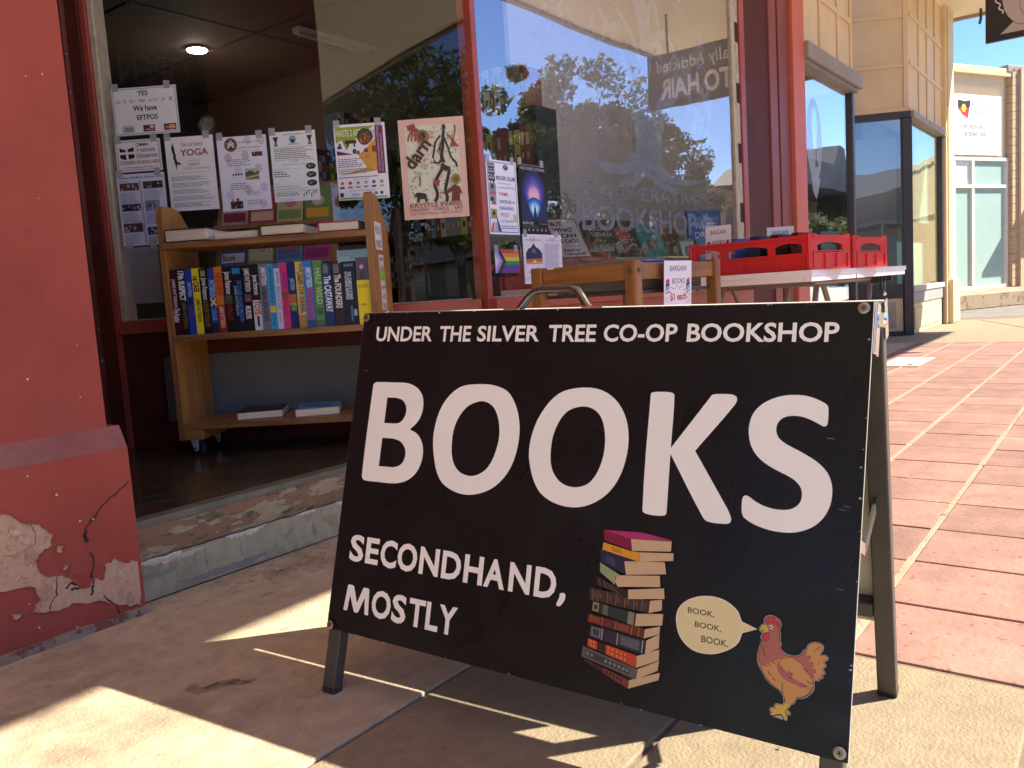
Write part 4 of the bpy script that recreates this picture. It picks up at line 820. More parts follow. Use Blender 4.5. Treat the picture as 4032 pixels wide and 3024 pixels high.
def d_music(b, G, w, h):
    T, Rc, E, P, L = U(w, h); T(b, G, "Broken Hill Music Groups 2025", .05, .925, .96, .965, K, .01)
    Rc(b, G, .465, .02, .50, .90, '#a7abb8'); cols = ['#a5484a', '#d2b49c', '#7a3f45', '#b8b2bb', '#30324a', '#6a4a32']
    for i, (x0, y0, x1, y1) in enumerate(((.05, .77, .45, .875), (.54, .785, .95, .885), (.05, .485, .45, .585), (.54, .47, .85, .62), (.05, .19, .45, .315), (.54, .14, .9, .25))): blobs(b, G, w, h, x0, y0, x1, y1, ['#5b3a34', '#23222c', '#2d2a44', '#7d8fae', '#4b423e', '#3a3338'][i], cols, 14, i + 3)
    for i, (x0, y0, x1, y1) in enumerate(((.05, .62, .44, .75), (.54, .66, .95, .77), (.05, .34, .44, .47), (.54, .29, .95, .45), (.05, .03, .44, .17), (.54, .03, .95, .12))): L(b, G, x0, y0, x1, y1, 8, '#8b8898', i)
    for x0, y0, x1, s in ((.05, .888, .25, "Hill Brass Band"), (.05, .598, .42, "Philharmonic Choral"), (.54, .632, .86, "Cameron Pipe Band"), (.05, .325, .44, "Civic Orchestra")): T(b, G, s, x0, y0, x1, y0 + .022, '#3b3a48')
poster("music_notice", "tall notice of local music groups with small photographs, left edge of the window", F1, w1(1.409), 1.052, w1(1.214), 1.335, d_music, base='#dcdce6')
def d_child(b, G, w, h):
    T, Rc, E, P, L = U(w, h); T(b, G, "Children's Centre", .14, .86, .9, .91, '#55535c'); L(b, G, .1, .1, .9, .82, 18, '#85848e', 4)
poster("centre_notice", "dim grey lined notice lowest at the left, beside the trolley", F1, w1(1.392), .82, w1(1.272), 1.046, d_child, base='#8d8d94')
def d_yoga(b, G, w, h):
    T, Rc, E, P, L = U(w, h); T(b, G, "Chair and General", .33, .87, .78, .925, '#b06658', .01); T(b, G, "YOGA", .30, .74, .88, .83, '#8d2c3a', .02)
    P(b, G, [(.155, .93), (.185, .86), (.19, .80), (.21, .76), (.20, .72), (.225, .67), (.27, .655), (.30, .64), (.28, .625), (.22, .635), (.205, .60), (.19, .54), (.185, .60), (.165, .68), (.145, .72), (.155, .77), (.135, .80), (.125, .86)], '#241f24'); E(b, G, .163, .845, .022, .017, '#241f24')
    T(b, G, "with Suzanne", .44, .665, .68, .69, '#b98579'); T(b, G, "TUESDAYS", .44, .605, .68, .64, '#a0564e', .01); T(b, G, "GUOOF Hall 181 Blende St", .34, .555, .88, .585, '#b06658'); T(b, G, "Call 041 281 1228  visit www.thereasthousesessions.com.au", .1, .51, .92, .53, '#c79c94')
    for i in range(5): L(b, G, .07, .41 - i * .09, .93, .475 - i * .09, 4, '#77747a', i, .35)
poster("yoga_poster", "off-white yoga poster with red hand lettering and a black posing figure", F1, w1(1.199), 1.176, w1(1.004), 1.465, d_yoga)
def d_bridge(b, G, w, h):
    T, Rc, E, P, L = U(w, h)
    for i, (x, y, c) in enumerate([(.2, .72, '#cdbfca'), (.55, .74, '#c4c2cf'), (.62, .94, '#d2cad4'), (.9, .93, '#d8c6c8'), (.38, .55, '#d7d3da'), (.8, .56, '#c4cdd2'), (.55, .28, '#dab8b6'), (.18, .22, '#cfccd8'), (.88, .3, '#c6c8d2'), (.84, .08, '#dbc8ce')]): E(b, G, x, y, .075, .06, c)
    E(b, G, .28, .89, .135, .095, '#8a6a4a'); E(b, G, .28, .89, .095, .067, '#1d1a1a')
    for k, (x, y) in enumerate(((.235, .885), (.28, .91), (.325, .885))): P(b, G, [(x - .025, y - .035), (x + .025, y - .035), (x + .025, y + .035), (x - .025, y + .035)], '#dcd8d4'); E(b, G, x, y, .01, .008, '#a02430' if k % 2 else K)
    T(b, G, "Bridge Lessons", .45, .905, .74, .93, '#2c2a33', .01); T(b, G, "- FREE", .76, .908, .85, .93, '#a23a40', .01); T(b, G, "LEARN TO PLAY BRIDGE", .44, .83, .86, .855, '#4a4855'); T(b, G, "Fun, Strategy & Social Connection", .40, .79, .86, .81, '#7b5b6a')
    blobs(b, G, w, h, .69, .72, .90, .78, '#5a2a2c', ['#b03a38', '#2c2a30', '#d8c8b8'], 7, 4); L(b, G, .17, .60, .68, .70, 4, '#7a7880', 3)
    for k, c in enumerate(('#a02430', K, '#a02430', K)): E(b, G, .28 + k * .055, .49, .02, .016, c)
    Rc(b, G, .52, .41, .80, .56, '#b9bda9'); P(b, G, [(.52, .50), (.62, .54), (.72, .50), (.80, .53), (.80, .45), (.52, .45)], '#4d5c33'); P(b, G, [(.52, .46), (.8, .49), (.8, .41), (.52, .41)], '#8f7b55'); P(b, G, [(.52, .44), (.8, .475), (.8, .46), (.52, .425)], '#cfc7b4')
    L(b, G, .2, .28, .6, .38, 4, '#6b6972', 5); blobs(b, G, w, h, .17, .03, .42, .13, '#23242b', ['#b3a92c', '#a5323e', '#5a6a8c', '#c9a488'], 6, 8); E(b, G, .22, .145, .03, .022, '#b3a92c'); E(b, G, .32, .15, .03, .022, '#8a2c36'); L(b, G, .52, .20, .86, .26, 3, '#a08ba8', 6); L(b, G, .52, .07, .86, .14, 3, '#85838c', 7)
poster("bridge_poster", "white bridge lessons poster with playing card roundel and scattered suits", F1, w1(.990), 1.162, w1(.7915), 1.4515, d_bridge, base='#e8e6ee')
def d_drum(b, G, w, h):
    T, Rc, E, P, L = U(w, h); T(b, G, "DOWN TO EARTH", .30, .945, .72, .97, '#35322f'); E(b, G, .5, .885, .075, .053, '#23303a'); E(b, G, .5, .885, .064, .045, '#7db2d0'); Rc(b, G, .465, .845, .535, .89, '#23303a'); T(b, G, "DRUMMING", .40, .805, .64, .83, '#35322f')
    for x in (.13, .87): P(b, G, [(x - .065, .93), (x + .065, .93), (x + .02, .86), (x + .045, .80), (x - .045, .80), (x - .02, .86)], '#33363c'); Rc(b, G, x - .03, .81, x + .03, .845, '#7d828a')
    for y in (.775, .595, .14): Rc(b, G, .06, y, .94, y + .004, '#2c2a2a')
    L(b, G, .08, .61, .95, .765, 6, '#54524f', 2, .25); T(b, G, "CLASSES", .40, .56, .60, .585, '#7aa6c4', .01); T(b, G, "(All ages and levels welcome)", .24, .515, .78, .54, '#54524f'); T(b, G, "Mondays (17th Feb - 3rd April)", .03, .455, .64, .48, '#8fb3cc'); L(b, G, .03, .35, .42, .445, 3, '#45433f', 6, .4)
    for y in (.49, .37, .25): E(b, G, .85, y, .11, .045, '#1d1d20'); L(b, G, .79, y - .02, .91, y + .02, 2, '#b9b6b0', 3)
    T(b, G, "Cost:", .03, .245, .13, .268, '#8fb3cc'); T(b, G, "Adult: $12 / $15 (drum hire)", .03, .205, .55, .23, '#45433f'); T(b, G, "Child (school age): $7 / $10 (drum hire)", .03, .165, .75, .19, '#45433f'); L(b, G, .03, .075, .57, .13, 2, '#54524f', 7, .1); T(b, G, "0421 583 804", .13, .015, .42, .04, '#8fb3cc')
    for k in range(6): x = .65 + .055 * k; y = .05 + .05 * ((k * 7) % 3) / 2; P(b, G, [(x - .02, y + .05), (x + .02, y + .05), (x + .006, y + .02), (x + .012, y), (x - .012, y), (x - .006, y + .02)], '#33363c')
poster("drumming_poster", "laminated white drumming class poster with round corners and black ovals", F1, w1(.7775), 1.185, w1(.5945), 1.456, d_drum, base='#e8eae8')
def d_waste(b, G, w, h):
    T, Rc, E, P, L = U(w, h); P(b, G, [(.03, .965), (.80, .965), (.32, .76), (.22, .66), (.14, .80), (.03, .76)], '#8da436'); P(b, G, [(.80, .80), (.80, .37), (.05, .33), (.60, .42), (.45, .58)], '#cf9a3a'); P(b, G, [(.03, .66), (.35, .60), (.03, .60)], '#5f2a56')
    Rc(b, G, .80, .33, .955, .965, '#6a2a55'); T(b, G, "WASTE 2 ART", .04, .84, .52, .93, W); T(b, G, "2025", .72, .80, .79, .92, '#4a4348', 0, -90); T(b, G, "THIS COMMUNITY ART EXHIBITION AND COMPETITION", .83, .35, .87, .95, '#d9c3cf', 0, 90); T(b, G, "EDUCATE, INFORM & CHALLENGE", .89, .35, .93, .85, '#d9c3cf', 0, 90)
    E(b, G, .60, .83, .155, .105, '#3a3a2c'); E(b, G, .59, .80, .125, .085, '#6d3a22'); 
    q = random.Random(5)
    for i in range(26): a = q.random() * 6.28; rr = q.random() ** .5; E(b, G, .60 + .12 * rr * math.cos(a), .815 + .075 * rr * math.sin(a), .012, .008, q.choice(['#c9b03a', '#a88a2a', '#2c3a3a', '#8a4a22']))
    Rc(b, G, .20, .745, .43, .79, '#4a2430'); Rc(b, G, .24, .70, .27, .745, '#2c2430'); Rc(b, G, .37, .70, .40, .745, '#2c2430'); E(b, G, .09, .70, .05, .02, '#3c3440'); E(b, G, .10, .73, .025, .03, '#54506a'); E(b, G, .38, .64, .04, .035, '#4a4450'); E(b, G, .45, .62, .035, .03, '#7a7682'); Rc(b, G, .57, .62, .64, .67, '#4c3a5a'); Rc(b, G, .72, .62, .80, .70, '#8a3a22'); P(b, G, [(.56, .56), (.66, .61), (.7, .58), (.62, .53)], '#d07a3a')
    L(b, G, .04, .43, .56, .555, 5, '#55505c', 3); Rc(b, G, .03, .295, .80, .305, '#6a2a55'); T(b, G, "Thank you to our sponsors!", .30, .262, .62, .282, '#55505c'); L(b, G, .04, .345, .76, .42, 3, '#6a6470', 4)
    for i, c in enumerate(('#c9722c', '#b23a3a', '#8a8890', '#a7a5ad', '#2c5f9a', '#6fae4a')): E(b, G, .09 + i * .155, .225, .035, .022, c)
    for i, c in enumerate(('#1c1a1b', '#c9722c', '#9a98a0', '#4aa0a8', '#5a2c22', '#8cc3d0')): Rc(b, G, .04 + i * .155, .155, .13 + i * .155, .18, c)
    T(b, G, "Waste 2 Art is proudly brought to you by", .22, .11, .74, .132, '#55505c'); Rc(b, G, .03, .045, .10, .10, '#2c3a2a'); T(b, G, "Lifeline", .26, .055, .42, .09, '#3c3f9a'); E(b, G, .62, .075, .04, .022, '#23242c'); E(b, G, .74, .075, .03, .022, '#3f8ab0'); E(b, G, .85, .075, .03, .022, '#2c3f6a'); Rc(b, G, .03, .012, .955, .032, '#8da436')
poster("art_competition_poster", "bright green, orange and purple recycled art competition poster", F1, w1(.520), 1.174, w1(.3165), 1.4665, d_waste, base='#eae8ee')
def d_kry(b, G, w, h):
    T, Rc, E, P, L = U(w, h); Rc(b, G, .10, .17, .90, .93, '#d4d6bf'); q = random.Random(11)
    for i in range(240):
        x, y = .12 + .76 * q.random(), .19 + .72 * q.random(); E(b, G, x, y, .008 + .016 * q.random(), .006 + .01 * q.random(), q.choice(['#c9cbb4', '#aeb59a', '#c9a79a', '#b98a80', '#d9d9c9', '#93a184', '#c2bfb2']))
    for i in range(40): E(b, G, .28 + .25 * q.random(), .72 + .16 * q.random(), .03, .004, '#c98a78')
    E(b, G, .36, .82, .105, .07, '#8a7434'); E(b, G, .36, .825, .05, .042, '#2c3433')
    S_ = lambda pts, ww, c: b.stroke(G, sm([(x * w, y * h) for x, y in pts], 4), ww, ink(c))
    E(b, G, .695, .90, .03, .032, '#4a3a22'); bn = '#33221c'
    S_([(.69, .87), (.68, .82), (.66, .72), (.64, .63), (.66, .55)], [.010, .008] + [.012] * 15 + [.03] * 3, bn) if False else S_([(.69, .87), (.675, .80), (.66, .70), (.64, .62), (.67, .55)], .011, bn)
    P(b, G, [(.66, .80), (.60, .70), (.52, .61), (.50, .55), (.58, .54), (.64, .56), (.63, .70)], '#4a2c22'); E(b, G, .565, .61, .045, .05, '#cfcabc'); E(b, G, .60, .66, .025, .02, '#a5763a')
    S_([(.64, .82), (.56, .76), (.52, .66), (.50, .60)], .007, bn); S_([(.69, .80), (.74, .70), (.78, .60), (.84, .55), (.86, .50)], .007, bn)
    P(b, G, [(.62, .55), (.70, .52), (.76, .50), (.74, .46), (.68, .47), (.60, .49)], '#3a2a22'); S_([(.64, .50), (.56, .42), (.50, .34), (.53, .26), (.52, .20), (.48, .17)], .013, bn); S_([(.74, .48), (.70, .38), (.66, .28), (.68, .20), (.66, .16)], .012, bn)
    rd = '#9a4038'
    for k in range(5): S_([(.21 + .02 * k, .90), (.15 + .05 * k, .82), (.14 + .055 * k, .78)], .006, rd)
    S_([(.14, .91), (.26, .93)], .02, rd); S_([(.86, .92), (.86, .84), (.83, .79)], .005, rd)
    for k in range(5): S_([(.82, .77), (.74 + .03 * k, .83 - .028 * k)], .006, rd); S_([(.82, .77), (.78 + .03 * k, .70)], .005, rd)
    E(b, G, .82, .77, .025, .018, rd); E(b, G, .83, .38, .07, .055, '#8f8434'); E(b, G, .83, .38, .04, .032, '#6d5f22')
    P(b, G, [(.74, .16), (.76, .26), (.70, .24), (.60, .26), (.55, .33), (.52, .36), (.62, .24), (.74, .30), (.80, .33), (.88, .30), (.92, .22), (.88, .24), (.87, .16)], '#6a2f28')
    for k in range(4): S_([(.53, .32), (.49 + .03 * k, .38)], .008, rd)
    P(b, G, [(.20, .26), (.24, .27), (.36, .25), (.38, .17), (.34, .17), (.33, .20), (.26, .20), (.25, .17), (.21, .17), (.22, .23), (.17, .22)], '#2a2a22'); S_([(.27, .45), (.28, .38), (.27, .33)], .006, rd); E(b, G, .28, .45, .05, .02, '#a5b59a'); E(b, G, .36, .53, .06, .025, '#a5b59a')
    a_ = R(50); GD = Frame(G(.19 * w, .485 * h, 0), G.u * math.cos(a_) + G.v * math.sin(a_), G.v * math.cos(a_) - G.u * math.sin(a_)); b.text(GD, "darn", 0, 0, .125, .055, ink('#4a241f'), .03)
    T(b, G, "KRYSTLE EVANS", .10, .115, .90, .158, '#4a2c28'); T(b, G, "THURSDAY", .10, .078, .385, .106, '#4a2c28'); T(b, G, "17.04.25", .46, .078, .69, .106, '#4a2c28'); T(b, G, "6PM", .78, .078, .895, .106, '#4a2c28'); T(b, G, "Slag Heap Projects", .10, .035, .52, .068, '#85665c'); T(b, G, "4/217 Oxide St", .57, .040, .895, .068, '#85665c')
poster("exhibition_poster", "large pink bordered exhibition poster of a painted dark figure, beside the mullion", F1, w1(.264), 1.081, w1(-.0065) - .012, 1.468, d_kry, base='#dcb8aa', tape=False)
F2w = FZ(2.107)
def d_club(b, G, w, h):
    T, Rc, E, P, L = U(w, h); frame_line(b, G, w, h, .008, .003, '#4a5a9a')
    for k, c in enumerate(('#d0713c', '#c9cdd6', '#3a4a86')): Rc(b, G, .10 + .05 * k, .55, .145 + .05 * k, .955, c)
    for z in (.915, .835, .75): Rc(b, G, .065, z - .035, .275, z + .035, '#23232b'); T(b, G, "HONK", .08, z - .012, .265, z + .022, '#d6d6da', .02)
    Rc(b, G, .07, .565, .28, .68, '#8a8f8f'); E(b, G, .17, .64, .05, .03, '#23262a'); Rc(b, G, .07, .53, .28, .562, '#c05a4a'); Rc(b, G, .07, .44, .28, .528, '#9aa0a0'); E(b, G, .15, .47, .06, .03, '#33383a'); P(b, G, [(.10, .40), (.13, .44), (.26, .44), (.28, .40)], '#b3662f'); Rc(b, G, .08, .21, .27, .34, '#a8963c'); P(b, G, [(.12, .26), (.23, .26), (.205, .30), (.175, .32), (.145, .30)], '#1d1a16')
    P(b, G, [(.04, .04), (.12, .16), (.18, .16), (.14, .04)], '#d0713c'); P(b, G, [(.17, .04), (.2, .16), (.25, .16), (.26, .04)], '#aab0bc'); P(b, G, [(.28, .04), (.24, .26), (.29, .2), (.40, .04)], '#3a4a86')
    E(b, G, .64, .915, .085, .04, '#4c4c54'); E(b, G, .64, .93, .06, .02, '#85858c'); Rc(b, G, .625, .87, .655, .91, '#33333a'); T(b, G, "BOOK CLUB", .32, .735, .93, .79, '#2f3f86', .03); T(b, G, "Wed 14 May 2025", .36, .675, .78, .70, '#4c5272'); T(b, G, "Junction Hotel, 7:30pm", .37, .62, .90, .65, '#4c5272')
    T(b, G, "THEME:", .36, .525, .68, .57, '#cf5a43', .015); T(b, G, "UNUSUAL or", .37, .425, .90, .47, '#3f5a9c', .015); T(b, G, "ENGAGING", .37, .335, .84, .38, '#3f5a9c', .015); T(b, G, "TITLES", .38, .245, .66, .29, '#cf5a43', .015); T(b, G, "ALL WELCOME", .41, .165, .78, .195, '#2c3050'); L(b, G, .40, .07, .93, .13, 2, '#6a6f8a', 3, .1); Rc(b, G, .80, .17, .93, .28, '#c9d2a2')
poster("book_club_poster", "white book club poster with blue border and red and blue capitals", F2w, 2.684, 1.011, 2.890, 1.3125, d_club, base='#f0f0f6')
def d_sufi(b, G, w, h):
    T, Rc, E, P, L = U(w, h)
    for i in range(9): k = i / 8; E(b, G, .52, .60 - .06 * k, .44 * (1 - .6 * k), .30 * (1 - .62 * k), ['#15143f', '#1d1c58', '#272676', '#33318c', '#4540a0', '#5a50b0', '#8a62b4', '#c78ab8', '#e6b9c6'][i])
    for i in range(6): k = i / 5; E(b, G, .52, .36, .30 * (1 - .7 * k), .16 * (1 - .7 * k), ['#1c3f9a', '#2460c0', '#3a8ad8', '#66b4e8', '#a4dcf4', '#e0f4fc'][i])
    P(b, G, [(.05, .5), (.16, .56), (.30, .40), (.45, .22), (.40, .17), (.05, .17)], '#171a44'); P(b, G, [(.98, .52), (.84, .48), (.74, .38), (.6, .22), (.62, .17), (.98, .17)], '#171a44')
    for k in range(12): a = k * math.pi / 6; b.stroke(G, [((.52 + .05 * math.cos(a)) * w, .70 * h + .05 * math.sin(a) * w), ((.52 + .16 * math.cos(a)) * w, .70 * h + .17 * math.sin(a) * w), ((.52 + .10 * math.cos(a + .5)) * w, .70 * h + .10 * math.sin(a + .5) * w)], .0016, ink('#8d88c4'))
    P(b, G, [(.50, .37), (.53, .40), (.56, .37), (.59, .20), (.47, .20)], '#0c0c1c'); E(b, G, .53, .40, .018, .018, '#0c0c1c')
    T(b, G, "WIDE DESERT LISTENING", .06, .90, .96, .94, '#c9c6c0'); L(b, G, .15, .955, .85, .98, 1, '#8d8a88', 3, .05); T(b, G, "SUFI OZ", .05, .13, .45, .165, '#dcdad6', .01); T(b, G, "The LEROY JOHNSON band", .06, .10, .60, .115, '#a8a6a2'); T(b, G, "Friday 9th May", .68, .13, .95, .15, '#c9c6c0'); Rc(b, G, .04, .078, .96, .082, '#777573')
    for k in range(6): E(b, G, .10 + .16 * k, .05, .03, .016, '#a8a6a2')
poster("concert_poster", "black concert poster with a glowing blue and violet desert scene", F2w, 2.9055, 1.019, 3.1085, 1.3195, d_sufi, base='#0d0c10')
def d_conf(b, G, w, h):
    T, Rc, E, P, L = U(w, h)
    for x in (.0, .52):
        T(b, G, "outback", x + .05, .87, x + .17, .905, '#8d8a90'); T(b, G, "Sufi", x + .18, .85, x + .30, .94, '#b06a62'); T(b, G, "conference", x + .31, .87, x + .46, .905, '#8d8a90')
    P(b, G, [(.06, .40), (.06, .62), (.12, .70), (.20, .74), (.26, .82), (.32, .74), (.40, .70), (.47, .62), (.47, .40)], '#1d2740'); P(b, G, [(.06, .40), (.06, .50), (.47, .52), (.47, .40)], '#b0683a'); P(b, G, [(.06, .40), (.06, .44), (.47, .46), (.47, .40)], '#d8a04a'); E(b, G, .26, .66, .05, .05, '#55698c'); E(b, G, .27, .45, .05, .025, '#f0d090')
    L(b, G, .54, .3, .96, .82, 22, '#7d7a82', 3, .15); Rc(b, G, .0, .1, .5, .12, '#c9b8bc'); T(b, G, "May 2025", .1, .2, .35, .25, '#7d7a82'); Rc(b, G, .505, .0, .512, 1, '#b9b6ba')
poster("conference_leaflet", "open two page conference leaflet with a dark archway picture", F2w, 2.9075, .802, 3.207, 1.016, d_conf, base='#e6e3e5')
def d_flag(b, G, w, h):
    T, Rc, E, P, L = U(w, h)
    for k, c in enumerate(('#7d2a86', '#3a4a9c', '#3f8f45', '#d8cc30', '#dc8a34', '#c2452c')): Rc(b, G, 0, k / 6, 1, (k + 1) / 6, c)
    for x, c in ((.44, '#1a1614'), (.375, '#5a3624'), (.30, '#7aa0dc'), (.22, '#e0a3b8'), (.14, '#e2dfe4')): P(b, G, [(0, 1), (x - .22, 1), (x, .5), (x - .22, 0), (0, 0)] if x > .23 else [(0, .5 + x * 2.0), (x, .5), (0, .5 - x * 2.0)], c)
poster("pride_flag", "small rainbow flag card with a chevron below the book club poster", F2w, 2.7065, .8525, 2.8745, .950, d_flag, base='#c9c6c6', tilt=0.0, cat="flag")
